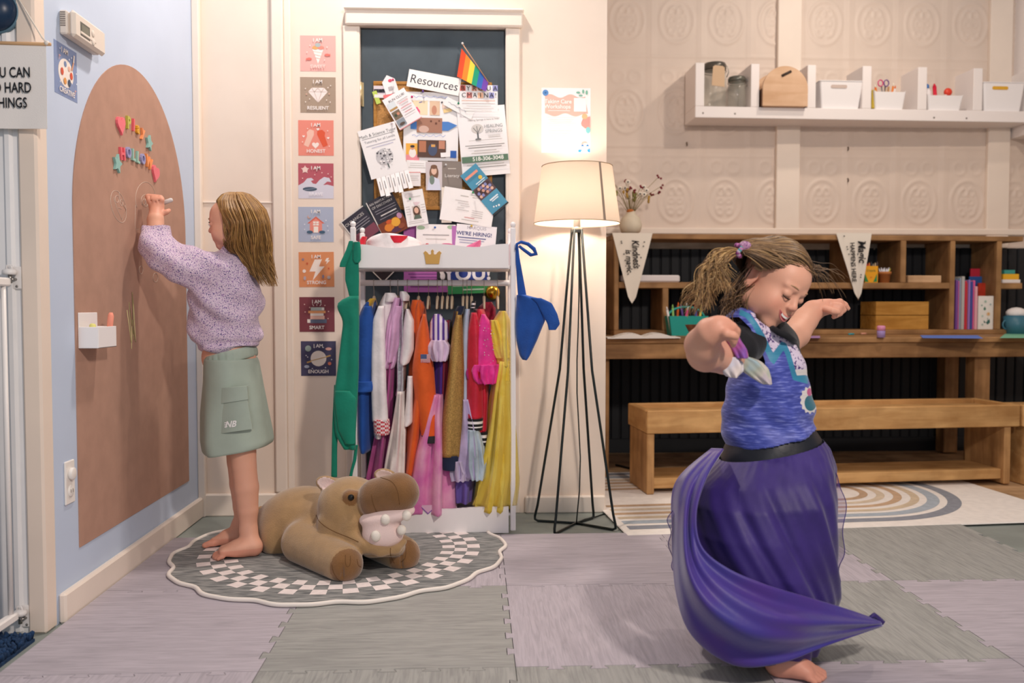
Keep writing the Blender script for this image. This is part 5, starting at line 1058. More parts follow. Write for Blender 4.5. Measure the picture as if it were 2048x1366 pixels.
b = MB(); b.lathe([(.022, 0), (.022, .018), (.012, .022)], cen + Vector((0, 0, topz - .012)), mat('#8f938f', .3, metal=.8), 20); b.cyl(cen + Vector((0, 0, topz)), cen + Vector((0, 0, topz + .07)), .014, m=mat('#e9e4dc', .5)); b.build('socket', fl_)
zb_, zt_ = at(1153, 447, YL).z, at(1153, 333, YL).z; rb, rtp = 86 * pxm(YL), 70 * pxm(YL)
shm, N, L, P = new_mat('shade_linen'); N.remove(P); out = N['Material Output']
d1 = N.new('ShaderNodeBsdfDiffuse'); d2 = N.new('ShaderNodeBsdfTranslucent'); mx = N.new('ShaderNodeMixShader'); d1.inputs[0].default_value = lin('#d6c2ae'); d2.inputs[0].default_value = lin('#dcc8b2'); mx.inputs[0].default_value = .13
tc = N.new('ShaderNodeTexCoord'); nz = N.new('ShaderNodeTexNoise'); nz.inputs['Scale'].default_value = 300; L.new(tc.outputs['Object'], nz.inputs['Vector']); bp = N.new('ShaderNodeBump'); bp.inputs['Strength'].default_value = .15; L.new(nz.outputs['Fac'], bp.inputs['Height']); L.new(bp.outputs[0], d1.inputs['Normal'])
L.new(d1.outputs[0], mx.inputs[1]); L.new(d2.outputs[0], mx.inputs[2]); L.new(mx.outputs[0], out.inputs[0])
b = MB(); n = 64; P = []
for (r, z) in ((rb, zb_), ((rb + rtp) / 2, (zb_ + zt_) / 2), (rtp, zt_)): P.append([(LC.x + r * math.cos(2 * math.pi * j / n), LC.y + r * math.sin(2 * math.pi * j / n), z) for j in range(n)])
b.grid(P, shm, closed=True); sh = b.build('lamp_shade', fl_)
for r, z in ((rb, zb_), (rtp, zt_)):
    b = MB(); b.tube([(LC.x + r * math.cos(2 * math.pi * j / n), LC.y + r * math.sin(2 * math.pi * j / n), z) for j in range(n)], .0018, mat('#b59b80', .7), 6, closed=True); b.build('rim', sh)
b = MB(); a0 = -1.02; P = []
for k in range(5):
    u = k / 4; r = rb + (rtp - rb) * u + .0012; P.append([(LC.x + r * math.cos(a0 + da), LC.y + r * math.sin(a0 + da), zb_ + (zt_ - zb_) * u) for da in (-.035, 0, .035)])
b.grid(P, mat('#a08c7c', .8)); b.build('seam', sh)
b = MB(); b.ball(cen + Vector((0, 0, topz + .115)), (.028, .028, .036), None, 16)
em, N, L, P = new_mat('bulb'); P.inputs['Emission Color'].default_value = (1, .87, .75, 1); P.inputs['Emission Strength'].default_value = 150; b.mats = [em]; b.build('bulb', fl_)
b = MB(); q = [cen + Vector((.004, 0, topz))] + [cen + Vector((.006 + .012 * math.sin(i * 1.1) * (i / 9), -.01, topz * (1 - i / 9) + .004)) for i in range(1, 10)] + [feet[3] * .5 + cen * .5 + Vector((0, 0, .004)), atz(1190, 1034, .004), atz(1226, 1022, .004), Vector((PILX + .012, BACK - .01, .004))]
b.tube(q, .0028, LK, 6); b.build('cord', fl_)
# ------------------------------------------------------------------ alcove: desk, hutch, bench, wall shelf and what lies on them
class Fr:
    """upright plane turned by a (degrees): local u along it, v away from the viewer, w up"""
    def __init__(s, px, Y, a):
        a = math.radians(a); p = at(px, 612, Y); s.o = Vector((p.x, p.y, 0)); s.ex = Vector((math.cos(a), math.sin(a), 0)); s.ey = Vector((-math.sin(a), math.cos(a), 0))
        s.M = Matrix(((s.ex.x, s.ey.x, 0, s.o.x), (s.ex.y, s.ey.y, 0, s.o.y), (0, 0, 1, 0), (0, 0, 0, 1)))
    def uw(s, px, py, v=0.0):
        d = _dir(px, py); t = ((s.o + s.ey * v - CAM).dot(s.ey)) / d.dot(s.ey); p = CAM + d * t
        return (p - s.o).dot(s.ex), p.z
    def u(s, px, v=0.0): return s.uw(px, 612, v)[0]
    def z(s, px, py, v=0.0): return s.uw(px, py, v)[1]
    def P(s, u, v, w): return s.o + s.ex * u + s.ey * v + Vector((0, 0, w))
    def card(s, px, py, v, k=1.0, rot=0.0):
        u, w = s.uw(px, py, v); p = s.P(u, v, w)
        return Matrix.Translation(p) @ Matrix(((s.ex.x, 0, -s.ey.x, 0), (s.ex.y, 0, -s.ey.y, 0), (0, 1, 0, 0), (0, 0, 0, 1))) @ Matrix.Rotation(rot, 4, 'Z') @ Matrix.Diagonal((k, k, k, 1))
OAK = wood('#8a6440', '#b58a5c', 0, 5, .6, .35); OAKZ = wood('#8a6440', '#ad8356', 2, 5, .6, .35); PINE = wood('#c3925a', '#dcae74', 0, 6, .55, .25); PINEY = wood('#c3925a', '#d6a86e', 1, 6, .55, .25); PINEZ = wood('#a87c50', '#cfa06a', 2, 6, .55, .3)
DS = Fr(1222, 4.28, 3.0)
dz = DS.z(1500, 676); uR = DS.u(1965)
dk = thing('work_desk', DS.P(.9, .2, 0), 'long rustic wooden desk along the alcove wall below the pigeonhole hutch', 'desk')
dL, dR, dD = -0.085, 2.45, 0.66
for i in range(5):
    b = MB(DS.M); b.box((dL, i * .132 + .001, dz - .026), (dR, (i + 1) * .132 - .001, dz), OAK, .003); b.build('top_plank', dk)
zap = DS.z(1500, 717); b = MB(DS.M); b.box((dL, .012, zap), (dR, .045, dz - .026), OAK, .003); b.build('apron', dk)
for (u, v) in ((dL + .004, .05), (uR, .05), (DS.u(1885, .62), .58), (dL + .004, .58)):
    b = MB(DS.M); b.box((u, v, 0.0130), (u + .085, v + .085, dz - .026), OAKZ, .004); b.build('leg', dk)
# hutch
HU = Fr(1228, 4.76, 2.6); hz = dz
ztop = HU.z(1230, 467); hD = .27
hu = thing('desk_hutch', HU.P(.9, .1, hz), 'wooden pigeonhole hutch with open compartments standing on the desk', 'hutch')
U0, U1 = 0.0, 2.36
def hb(name, u0, u1, w0, w1, v0=0.0, v1=None, m=OAK): 
    b = MB(HU.M); b.box((u0, v0, w0), (u1, hD if v1 is None else v1, w1), m, .003); return b.build(name, hu)
wsT, wsB = HU.z(1600, 565), HU.z(1600, 577); ub_ = hz + .026
hb('top_board', U0, U1, ztop - .028, ztop); hb('bottom_board', U0, U1, hz, hz + .026)
c99 = HU.u(1899), HU.u(1909); c92 = HU.u(1992), HU.u(2002); c00 = HU.u(1800), HU.u(1811); c25 = HU.u(1325), HU.u(1337); c70 = HU.u(1700), HU.u(1711)
hb('side_board', U0, U0 + .026, hz + .026, ztop - .028, m=OAKZ)
hb('shelf_board', U0 + .026, c99[0], wsB, wsT); hb('shelf_board', c92[1], U1, wsB, wsT)
for u in (c99, c92): hb('divider', u[0], u[1], hz + .026, ztop - .028, m=OAKZ)
for u in (c00, c70): hb('divider', u[0], u[1], wsT, ztop - .028, m=OAKZ)
hb('divider', c25[0], c25[1], hz + .026, wsB, m=OAKZ)
hb('divider', HU.u(1560), HU.u(1571), hz + .026, wsB, m=OAKZ)
hb('back_rail', U0, U1, HU.z(1600, 499, hD), HU.z(1600, 484, hD), hD, hD + .015, wood('#a89a8a', '#c4b6a4', 0, 6))
# bench
bl, br_ = atz(1302, 991, 0.0125), atz(2026, 972, 0.0065); ang = math.degrees(math.atan2(br_.y - bl.y, br_.x - bl.x))
BN = Fr(1296, at(1296, 991, bl.y).y, ang); L0 = 0.0; L1 = BN.u(2046); bzt = BN.z(1296, 822); bzb = BN.z(1296, 868); bD = .30
bn = thing('wooden_bench', BN.P(.85, .15, 0.0125), 'long low pine bench with raised rim and lower shelf before the desk', 'bench')
def bb(name, lo, hi, m): 
    b = MB(BN.M); b.box(lo, hi, m, .004); return b.build(name, bn)
bb('front_board', (L0, 0, bzb), (L1, .030, bzt), PINE); bb('rear_board', (L0, bD, bzb), (L1, bD + .03, bzt), PINE)
bb('end_board', (L0, .03, bzb), (L0 + .03, bD, bzt), PINEY); bb('end_board', (L1 - .03, .03, bzb), (L1, bD, bzt), PINEY)
for i in range(3): bb('seat_plank', (L0 + .03, .032 + i * .09, bzt - .045), (L1 - .03, .032 + i * .09 + .086, bzt - .022), PINE)
for u in (L0 + .004, BN.u(2019)): bb('leg', (u, .012, 0.0135), (u + .034, bD + .01, bzb), PINEZ)
bb('lower_shelf', (L0 + .038, .03, BN.z(1500, 975)), (BN.u(2019), bD - .02, BN.z(1500, 954)), PINE)
b2 = thing('wooden_bench', BN.P(L1 + .1, .1, 0.0065), 'second pine bench cut off by the right picture edge', 'bench')
for nm, lo, hi in (('front_board', (L1 + .008, -.01, bzb), (L1 + .7, .02, bzt)), ('leg', (L1 + .03, .0, 0.0075), (L1 + .064, .3, bzb)), ('seat_plank', (L1 + .008, .02, bzt - .045), (L1 + .7, .3, bzt - .022))):
    b = MB(BN.M); b.box(lo, hi, PINE, .004); b.build(nm, b2)
b = MB(); b.tube([atz(x, y, .012) for x, y in ((1232, 930), (1290, 944), (1420, 935), (1560, 925), (1690, 932), (1760, 945), (1800, 930))], .006, mat('#18191c', .5), 6); tag(b.build('power_cable'), 'black power cable lying on the floor under the desk', 'cable')

# wall shelf
SH = Fr(1387, 4.885, 1.6); sD = .215
WS = mat('#f1eae7', .45)
sh_ = thing('wall_shelf', SH.P(.9, .2, SH.z(1390, 234)), 'long white open wall shelf with upright dividers above the desk', 'shelf')
s0, s1 = SH.z(1390, 235), SH.z(1390, 212); stp = SH.z(1390, 125); sr = 1.95
b = MB(SH.M); b.box((0, 0, s0), (sr, sD, s1), WS, .003); b.build('base_board', sh_)
for (xa, xb) in ((1387, 1405), (1497, 1514), (1609, 1626), (1718, 1736), (1828, 1846), (1938, 1956), (2046, 2064)):
    b = MB(SH.M); b.box((SH.u(xa), 0, s1), (SH.u(xb), sD, stp), WS, .003); b.build('divider', sh_)
for px in (1406, 1470, 1868, 1933):
    b = MB(); u, w = SH.uw(px, 226 + (px - 1406) * .02); b.lathe([(.0055, 0), (.005, .0015), (.003, .002)], SH.P(u, 0, w), mat('#8f8782', .4, metal=.6), 12, Matrix.Rotation(math.pi / 2, 3, 'X')); b.build('screw', sh_)
b = MB(SH.M); b.box((SH.u(2004, sD), -.5, SH.z(2004, 281, sD)), (SH.u(2004, sD) + .8, sD, SH.z(2004, 258, sD)), WS, .003); tag(b.build('corner_shelf'), 'white shelf board end low at the right picture edge under the bins', 'shelf')
ccx = SH.u(2009, sD)
cab = thing('wall_cabinet', SH.P(ccx + .3, 0, 2.2), 'white wall cabinet cut off in the upper right corner', 'cabinet')
b = MB(SH.M); b.box((ccx, -.1, SH.z(2012, 160, sD)), (ccx + .7, sD, 3.0), WS, .004); b.build('body', cab)
b = MB(SH.M); b.box((ccx + .006, -.116, SH.z(2012, 160, sD) + .004), (ccx + .6, -.1, 2.95), WS, .003); b.build('door', cab)
gl, N, L, P = new_mat('jar_glass'); P.inputs['Alpha'].default_value = .12; P.inputs['Roughness'].default_value = .05; P.inputs['Specular IOR Level'].default_value = 1.0; P.inputs['Base Color'].default_value = lin('#c2c4b6')
def jar(x0, x1, y0, y1, lid_c, label, v=.05):
    zb = s1 + .0005; r = (SH.u(x1, v) - SH.u(x0, v)) / 2; zt = SH.z(x0, y0, v); c = SH.P((SH.u(x0, v) + SH.u(x1, v)) / 2, v + r * .5, zb); H = zt - zb
    t = thing('glass_jar', c, label, 'jar', 'glass jars on the wall shelf')
    b = MB(); b.lathe([(r * .9, 0), (r, .008), (r, H * .68), (r * .93, H * .78), (r * .86, H * .84), (r * .80, H * .84), (r * .88, H * .76), (r * .94, H * .66), (r * .94, .014), (0.001, .01)], c, gl, 28, caps=False); b.build('body', t)
    b = MB(); b.lathe([(r * .9, H * .85), (r * .95, H * .87), (r * .95, H * .95), (r * .86, H), (.001, H)], c, lid_c, 28); b.build('lid', t)
    b = MB(); b.tube([c + Vector((r * .95 * math.cos(a), r * .95 * math.sin(a), H * .82)) for a in np.linspace(0, 2 * math.pi, 24)[:-1]], .0025, mat('#9a958c', .3, metal=.9), 6, closed=True); b.tube([c + Vector((r * .97, -.01, H * .70)), c + Vector((r * 1.12, -.012, H * .80)), c + Vector((r * 1.05, -.012, H * .93)), c + Vector((r * .6, -.01, H))], .0025, mat('#9a958c', .3, metal=.9), 6); b.build('clasp', t)
    return t, c, r, H
t, c, r, H = jar(1405, 1452, 124, 212, mat('#5a544c', .3, metal=.3), 'tall clip-top glass jar with kraft tag on the wall shelf')
KR = mat('#d3b493', .85); b = MB(SH.card(1437, 152, .012, pxm(4.9), -.03)); b.prism([(-13, -19), (13, -21), (12, 17), (8, 20), (-8, 21), (-12, 18)], 0, .5, KR); b.build('kraft_tag', t)
t, c, r, H = jar(1454, 1490, 152, 212, mat('#6b6a60', .3, metal=.3), 'small glass jar with wire clasp beside the tall jar')
# arched tool caddy
v = -.035; u0, u1 = SH.u(1521, v), SH.u(1610, v); z1_ = SH.z(1521, 131, v); zb = s1 + .0005
ct = thing('wooden_caddy', SH.P((u0 + u1) / 2, .06, zb), 'pale wooden carrying caddy with arched end on the wall shelf', 'caddy')
BW = wood('#d3ab88', '#e3c0a0', 0, 5, .6, .1); w_ = u1 - u0; zs_ = z1_ - w_ / 2 * .98
pts = [(u0, zb), (u1, zb), (u1, zs_)] + [((u0 + u1) / 2 + w_ / 2 * math.cos(a), zs_ + (z1_ - zs_) * math.sin(a)) for a in np.linspace(.08, math.pi - .08, 30)] + [(u0, zs_)]
for k, vv in enumerate((v, .13)):
    M = SH.M @ Matrix(((1, 0, 0, 0), (0, 0, -1, vv + .012), (0, 1, 0, 0), (0, 0, 0, 1))); b = MB(M); b.prism(pts, 0, .012, BW); b.build('end_panel', ct)
b = MB(SH.M); b.box((u0, v + .012, zb), (u0 + .010, .118, zb + .10), mat('#6a4a38', .6), .002); b.box((u1 - .010, v + .012, zb), (u1, .118, zb + .10), mat('#6a4a38', .6), .002); b.box((u0 + .01, v + .012, zb), (u1 - .01, .118, zb + .01), BW); b.build('side_panels', ct)
q = SH.P((u0 + u1) / 2, v - .001, z1_ - .045); b = MB(); b.tube([q + SH.ex * -.022 + Vector((0, 0, -.010)), q + SH.ex * .03 + Vector((0, 0, .016))], .0075, mat('#40342c', .7), 10); b.build('handle_slot', ct)
BINM = mat('#f5f2f2', .35)
def storage_bin(x0, x1, y0, y1, label, low=0.0, slot=True, v=.005, inside='#e6e2e0'):
    ua, ub2 = SH.u(x0, v), SH.u(x1, v); zb = s1 + .0005; zt = SH.z((x0 + x1) / 2, y0, v); D = .16
    t = thing('storage_bin', SH.P((ua + ub2) / 2, v + D / 2, zb), label, 'storage bin', 'white bins on the wall shelf')
    def ring(f, z, ins=0.0):
        s = (ub2 - ua) * (.07) * (1 - f); n = []; A, B = ua + s + ins, ub2 - s - ins; C, E = v + s + ins, v + D - s - ins; rr = .012
        for cx, cy, a0 in ((B - rr, C + rr, -math.pi / 2), (B - rr, E - rr, 0), (A + rr, E - rr, math.pi / 2), (A + rr, C + rr, math.pi)):
            for k in range(5): a = a0 + math.pi / 2 * k / 4; n.append((cx + rr * math.cos(a), cy + rr * math.sin(a), z))
        return n
    def top(R):
        if not low: return R
        o = []
        for (x, y, z) in R:
            f = max(0, 1 - (y - v) / (D * .55)); side = abs((x - (ua + ub2) / 2) / ((ub2 - ua) / 2)); o.append((x, y, z - low * f * (1 - max(0, side - .72) / .28 * .75)))
        return o
    b = MB(SH.M); b.grid([ring(0, zb), ring(.02, zb + .004), top(ring(1, zt)), top(ring(1, zt, .0035)), ring(.05, zb + .005, .0035)], BINM, closed=True, smooth=False); R = ring(0, zb); b.add(R, [tuple(range(len(R) - 1, -1, -1))], BINM); R = ring(.05, zb + .005, .003); b.add(R, [tuple(range(len(R)))], BINM); b.build('tub', t)
    if not low:
        b = MB(SH.M); b.grid([ring(1, zt - .004, -.003), ring(1, zt, -.003), ring(1, zt, .004), ring(1, zt - .004, .004)], BINM, closed=True, smooth=False); b.build('rim', t)
    if slot:
        k = pxm(4.89); b = MB(SH.card((x0 + x1) / 2 + 1, y0 + 12, v + .0035, k)); pts = [(-14 + 3 * math.cos(a), 3.4 * math.sin(a)) for a in np.linspace(math.pi / 2, 1.5 * math.pi, 7)] + [(14 + 3 * math.cos(a), 3.4 * math.sin(a)) for a in np.linspace(-math.pi / 2, math.pi / 2, 7)]
        b.prism(pts, 0, .6, mat(inside, .6)); b.build('handle_hole', t)
    return SH.P((ua + ub2) / 2, v + D / 2, zb), ua, ub2, zt
storage_bin(1634, 1720, 161, 215, 'white plastic bin with handle slot right of the wooden caddy', inside='#c9b7ad')
c, ua, ub2, zt = storage_bin(1742, 1806, 178, 218, 'white low-fronted bin full of pencils and scissors', low=.026, slot=False)
def stick(name, label, cat, p0, p1, r, c, tip=None, grp=None, n=8):
    b = MB(); p0, p1 = Vector(p0), Vector(p1); d = p1 - p0
    b.tube([p0, p0 + d * .88], r, mat(c, .5), n); b.tube([p0 + d * .88, p1], [r, r * .35], mat(tip or c, .5), n); return tag(b.build(name), label, cat, grp)
rp_ = random.Random(11)
for i, (du, hh, c_, lab) in enumerate(((-.055, .140, '#e8702a', 'orange marker in the low-fronted pencil bin'), (.0, .150, '#d9b07a', 'tan brush handle in the low-fronted pencil bin, middle'), (.022, .152, '#c99a6a', 'brown brush handle in the low-fronted pencil bin'), (.05, .158, '#ef8a3a', 'orange-topped glue stick in the low-fronted pencil bin'), (.064, .146, '#f0ecec', 'white marker in the low-fronted pencil bin'))):
    q = SH.P((ua + ub2) / 2 + du * .7, .06 + .01 * i, s1 + .012); stick('marker', lab, 'pen', q, q + Vector((du * .5, .0, hh)), .006, c_, '#f3ead8' if i != 4 else '#e8702a', 'craft tools in the wall shelf bins')
q = SH.P((ua + ub2) / 2 - .022, .05, zt + .032); sc_ = thing('scissors', q, 'scissors with pink and purple handles in the pencil bin', 'scissors')
for dx, c_ in ((-.016, '#d8477f'), (.018, '#6a3f8a')):
    b = MB(); b.tube([q + Vector((dx + .014 * math.cos(a), 0, .012 + .018 * math.sin(a))) for a in np.linspace(0, 2 * math.pi, 16)[:-1]], .0034, mat(c_, .4), 6, closed=True); b.build('handle', sc_)
b = MB(); b.tube([q + Vector((-.01, 0, -.005)), q + Vector((.004, 0, -.12))], [.004, .002], mat('#a9a9ad', .3, metal=.9), 6); b.tube([q + Vector((.012, 0, -.005)), q + Vector((-.002, 0.003, -.12))], [.004, .002], mat('#a9a9ad', .3, metal=.9), 6); b.build('blades', sc_)
q = SH.P(ua + .012, .035, s1 + .01); b = MB(); b.box(q + Vector((-.016, -.008, 0)), q + Vector((.012, .008, .105)), mat('#c2a83a', .5), .004); tag(b.build('craft_box'), 'mustard craft box at the left end of the pencil bin', 'box')
c, ua, ub2, zt = storage_bin(1848, 1920, 186, 219, 'white scoop bin with glue bottle and red tools', low=.024, slot=False)
q = SH.P(ua + .03, .07, s1 + .008); gb = thing('glue_bottle', q, 'white glue bottle with blue cap in the scoop bin', 'bottle')
b = MB(); b.lathe([(.024, 0), (.025, .01), (.025, .108), (.012, .128)], q, mat('#efeaea', .3), 20); b.build('body', gb); b = MB(); b.lathe([(.011, .126), (.011, .146), (.006, .154)], q, mat('#3a7ac4', .3), 14); b.build('cap', gb)
q = SH.P(ua + .075, .05, s1 + .01); stick('red_marker', 'red marker standing in the scoop bin', 'pen', q, q + Vector((-.014, 0, .150)), .011, '#d81f3c', None, 'craft tools in the wall shelf bins'); q = SH.P(ua + .085, .04, s1 + .045)
b = MB(); b.tube([q, q + Vector((.045, 0, .055))], .008, mat('#f1d9d2', .4), 10); b.ball(q + Vector((.052, 0, .066)), (.024, .016, .024), mat('#e2452e', .4), 14); tag(b.build('toy_rattle'), 'orange-red ball-ended shaker in the scoop bin', 'toy')
storage_bin(1958, 2041, 164, 220, 'white plastic bin with yellow showing through its slot', inside='#e0ab35')

# vase with dried flowers on the hutch
q = HU.P(HU.u(1262, .05), .07, ztop + .0005); VR = 23 * pxm(4.82)
vs = thing('flower_vase', q, 'round cream vase of dried flowers on the hutch, beside the lamp', 'vase'); VH = 46 * pxm(4.82)
b = MB(); b.lathe([(VR * .5, 0), (VR * .85, VH * .12), (VR, VH * .4), (VR * .82, VH * .7), (VR * .42, VH * .9), (VR * .40, VH), (VR * .34, VH), (VR * .34, VH * .88)], q, mat('#d8cbb4', .6, var=.05), 28); b.build('vessel', vs)
rf = random.Random(21); top = q + Vector((0, 0, VH * .96))
for i in range(26):
    a, e = rf.uniform(-.9, .95), rf.uniform(.08, .19); red = i % 3 == 0
    tip = top + Vector((a * .13 + (0.05 if red else -.035), rf.uniform(-.05, .05), e + .02 * red)); mid = (top + tip) / 2 + Vector((0, 0, .02))
    b = MB(); b.tube([top + Vector((0, 0, -.02)), mid, tip], .0013, mat('#8a7a45', .9), 5); st = b.build('stem', vs)
    b = MB()
    if red:
        for k in range(3): b.ball(tip + Vector((rf.uniform(-.01, .01), rf.uniform(-.01, .01), rf.uniform(-.012, .006))), .0065, mat('#7d1f2c', .8), 8)
    elif i % 3 == 1:
        b.ball(tip, (.016, .008, .014), mat('#e9dfd0', .9), 10); b.ball(tip + Vector((0, -.007, 0)), .005, mat('#3a3a3c', .8), 8)
    else:
        for k in range(4): b.ball(tip + Vector((rf.uniform(-.012, .012), rf.uniform(-.008, .008), -.012 * k)), (.007, .007, .011), mat('#b08a3e' if i % 2 else '#8f8a50', .9), 8)
    b.build('blossom', vs)
b = MB(); b.ball(top + Vector((-.004, -.012, .006)), (.022, .016, .012), mat('#b5682c', .8), 10); b.build('ribbon', vs)
# pennants hanging from the hutch top
def pennant(px0, px1, ty, tx, tipy, label, words):
    v = -.012; k = pxm(4.75); xm = (px0 + px1) / 2; M = HU.card(xm, ty, v, k); h = tipy - ty; hw = (px1 - px0) / 2; dx = tx - xm
    t = thing('felt_pennant', HU.P(HU.u(xm, v), v, HU.z(xm, tipy, v)), label, 'pennant', 'pennants on the hutch')
    b = MB(M); P = []
    for j in range(21):
        y = j / 20; w = hw * (1 - y) + 5 * min(1, (1 - y) * 12); c_ = dx * y
        P.append([(c_ - w + 2 * w * i / 8, -h * y, 3 * math.sin(2.5 * y + i * .3) * y) for i in range(9)])
    FM = mat('#efe5d6', .95, bump=.2, bs=300); b.grid(P, FM); b.grid([[(p[0], p[1], p[2] - 1.2) for p in r] for r in P][::-1], FM); b.build('cloth', t)
    b = MB(M)
    for (s_, x, y, sz, sx, sh2) in words: b.text(s_, x, y, sz, INK, 4.2, rot=-math.pi / 2 + .07, sx=sx, shear=sh2, off=.02)
    b.build('lettering', t)
    b = MB(M); rs = random.Random(px0)
    for i in range(9):
        y = rs.uniform(.05, .8); w = hw * (1 - y) - 4; b.flat(star(dx * y + (1 if i % 2 else -1) * w * .85, -h * y, 2.2), 4.0, INK)
    o = b.build('star_print', t); o['kind'] = 'stuff'
pennant(1229, 1301, 466, 1265, 608, 'cream felt pennant lettered Kindness is magic at the left end of the hutch', [('Kindness', 6, -42, 20, .78, .25), ('is magic', -8, -56, 17, .85, .2)])
pennant(1675, 1741, 466, 1720, 603, 'cream felt pennant lettered Magic happens here in the middle of the hutch', [('Magic', 15, -38, 22, .9, .25), ('HAPPENS HERE', -3, -60, 13, .92, 0)])
def hbox(name, label, cat, x0, x1, y0, y1, v0, v1, m, bev=.003, grp=None, parent=None, zb=None):
    ua, ub2 = HU.u(x0, v0), HU.u(x1, v0); zt = HU.z((x0 + x1) / 2, y0, v0); b = MB(HU.M); b.box((ua, v0, zb if zb is not None else HU.z((x0 + x1) / 2, y1, v0)), (ub2, v1, zt), m, bev); o = b.build(name, parent)
    return tag(o, label, cat, grp) if label else o
SHF = wsT + .0005; DSK = ub_ + .0005
hbox('flat_case', 'white flat case lying on the hutch shelf behind the Kindness pennant', 'case', 1242, 1360, 550, 565, .03, .17, mat('#e5dcda', .5), .008, zb=SHF)
# crayon box
cr = thing('crayon_box', HU.P(HU.u(1742, .03), .04, SHF), 'yellow and green crayon box on the hutch shelf right of the Magic pennant', 'crayon box')
hbox('carton', None, None, 1729, 1755, 532, 565, .03, .065, mat('#f0a81f', .5), .001, parent=cr, zb=SHF)
b = MB(HU.card(1742, 549, .0295, pxm(4.79))); items(b, [('p', [(-13, -15), (-13, 2), (-5, -15)], '#2f8a4a'), ('p', [(13, -15), (13, 2), (5, -15)], '#2f8a4a'), ('t', 'Crayola', 0, 8, 6, '#2f6a3a'), ('t', '64', 0, -6, 5, '#d2572c')], pxm(4.79), 0.0); b.build('print', cr)
for i, c_ in enumerate(('#d8452c', '#e07a3a', '#3a3a3e', '#9a8a76', '#b9a486', '#5a4a44')):
    p = HU.P(HU.u(1733 + i * 4, .045), .045, SHF + .072); stick('crayon', '%s crayon sticking out of the yellow crayon box' % ('red', 'orange', 'black', 'grey-brown', 'tan', 'dark brown')[i], 'crayon', p, p + Vector((0, 0, .036 + .006 * (i % 3))), .0042, c_, None, 'crayons in the box')
def pot(name, label, cat, x0, x1, y0, v, c_, zb, taper=.7, rimh=.25, body='pot'):
    r = (HU.u(x1, v) - HU.u(x0, v)) / 2; q = HU.P((HU.u(x0, v) + HU.u(x1, v)) / 2, v + r, zb); H = HU.z(x0, y0, v) - zb; t = thing(name, q, label, cat)
    b = MB(); b.lathe([(r * taper, 0), (r * (taper + .22 * (1 - rimh)), H * (1 - rimh)), (r, H * (1 - rimh)), (r, H), (r * .86, H), (r * .8, H * .5), (r * .6, .004)], q, c_, 26); b.build(body, t); return q, r, H, t
q, r, H, t = pot('terracotta_pot', 'small terracotta pot holding white pens on the hutch shelf', 'pot', 1762, 1787, 543, .03, mat('#c2793f', .8, var=.08), SHF)
for i in range(7):
    a = -.9 + i * .3; p = q + Vector((r * .4 * a, 0, H * .5)); stick('white_pen', 'white pen standing in the small terracotta pot', 'pen', p, p + Vector((.022 * a, -.004 * (i % 3), .052 + .004 * (i % 2))), .0038, '#eceaf0' if i < 6 else '#d9d05a', None, 'pens in the terracotta pot')
hbox('wooden_tray', 'pale wooden box lying in the third top compartment of the hutch', 'box', 1815, 1882, 551, 564, .02, .15, wood('#c9a078', '#dcb58c', 0, 8), .003, zb=SHF)
# pine crate
crt = thing('wooden_crate', HU.P(HU.u(1800, .03), .1, DSK), 'pine slat crate in the large lower hutch compartment', 'crate')
OR = wood('#b98234', '#d7a04e', 0, 6, .5, .2)
for k in range(2):
    w0 = HU.z(1800, 659 - 28 * k, .03) + .002; w1 = HU.z(1800, 659 - 28 * (k + 1), .03) - .001
    if k == 0: w0 = DSK
    for nm, lo, hi in (('front_slat', (HU.u(1752, .03), .03, w0), (HU.u(1858, .03), .042, w1)), ('side_slat', (HU.u(1752, .03), .042, w0), (HU.u(1752, .03) + .012, .20, w1)), ('side_slat', (HU.u(1858, .03) - .012, .042, w0), (HU.u(1858, .03), .20, w1)), ('rear_slat', (HU.u(1752, .03), .20, w0), (HU.u(1858, .03), .212, w1))):
        b = MB(HU.M); b.box(lo, hi, OR, .002); b.build(nm, crt)
b = MB(HU.M); b.box((HU.u(1752, .03) + .012, .042, DSK), (HU.u(1858, .03) - .012, .2, DSK + .008), OR); b.build('floor_slat', crt)
# books
xs = 1911.0
BKC = [('#7a4a9a', 4.6, 560, 'purple'), ('#c26aa0', 3.2, 562, 'mauve'), ('#9fb6c8', 4.2, 556, 'pale blue'), ('#b9b6b2', 6, 553, 'grey'), ('#cf2c44', 4.4, 562, 'red'), ('#e2622a', 3.4, 566, 'orange'), ('#a07ac4', 3.6, 560, 'lilac'), ('#3f4f9a', 5.0, 563, 'indigo'), ('#e15a98', 4.6, 561, 'hot pink'), ('#e9a9b4', 5, 573, 'pale pink')]
for i, (c_, w, y, nm) in enumerate(BKC):
    v0 = .02 + .006 * (i % 3); bk = thing('slim_book', HU.P(HU.u(xs + w / 2, v0), v0 + .09, DSK), '%s slim book standing upright in the tall hutch compartment' % nm, 'book', 'books in the tall compartment')
    ua, ub2 = HU.u(xs + .2, v0), HU.u(xs + w - .2, v0); zt = HU.z(xs, y, v0)
    b = MB(HU.M); b.box((ua, v0, DSK), (ub2, v0 + .18, zt), mat(c_, .5), .001); b.build('cover', bk)
    b = MB(HU.M); b.box((ua + .0012, v0 + .004, zt - .001), (ub2 - .0012, v0 + .178, zt + .0006), mat('#efe8dc', .9)); b.build('pages', bk); xs += w
hbox('folder', 'red folder standing behind the slim books', 'folder', 1940, 1986, 537, 659, .155, .165, mat('#c42a40', .5), .001, 'folders in the tall compartment', zb=DSK)
hbox('folder', 'blue folder standing before the red folder', 'folder', 1938, 1983, 553, 659, .135, .145, mat('#2f5a9e', .5), .001, 'folders in the tall compartment', zb=DSK)
hbox('folder', 'dark orange-red booklet behind the floral notebook', 'booklet', 1956, 1974, 566, 659, .10, .11, mat('#b8351f', .5, var=.2), .001, zb=DSK)
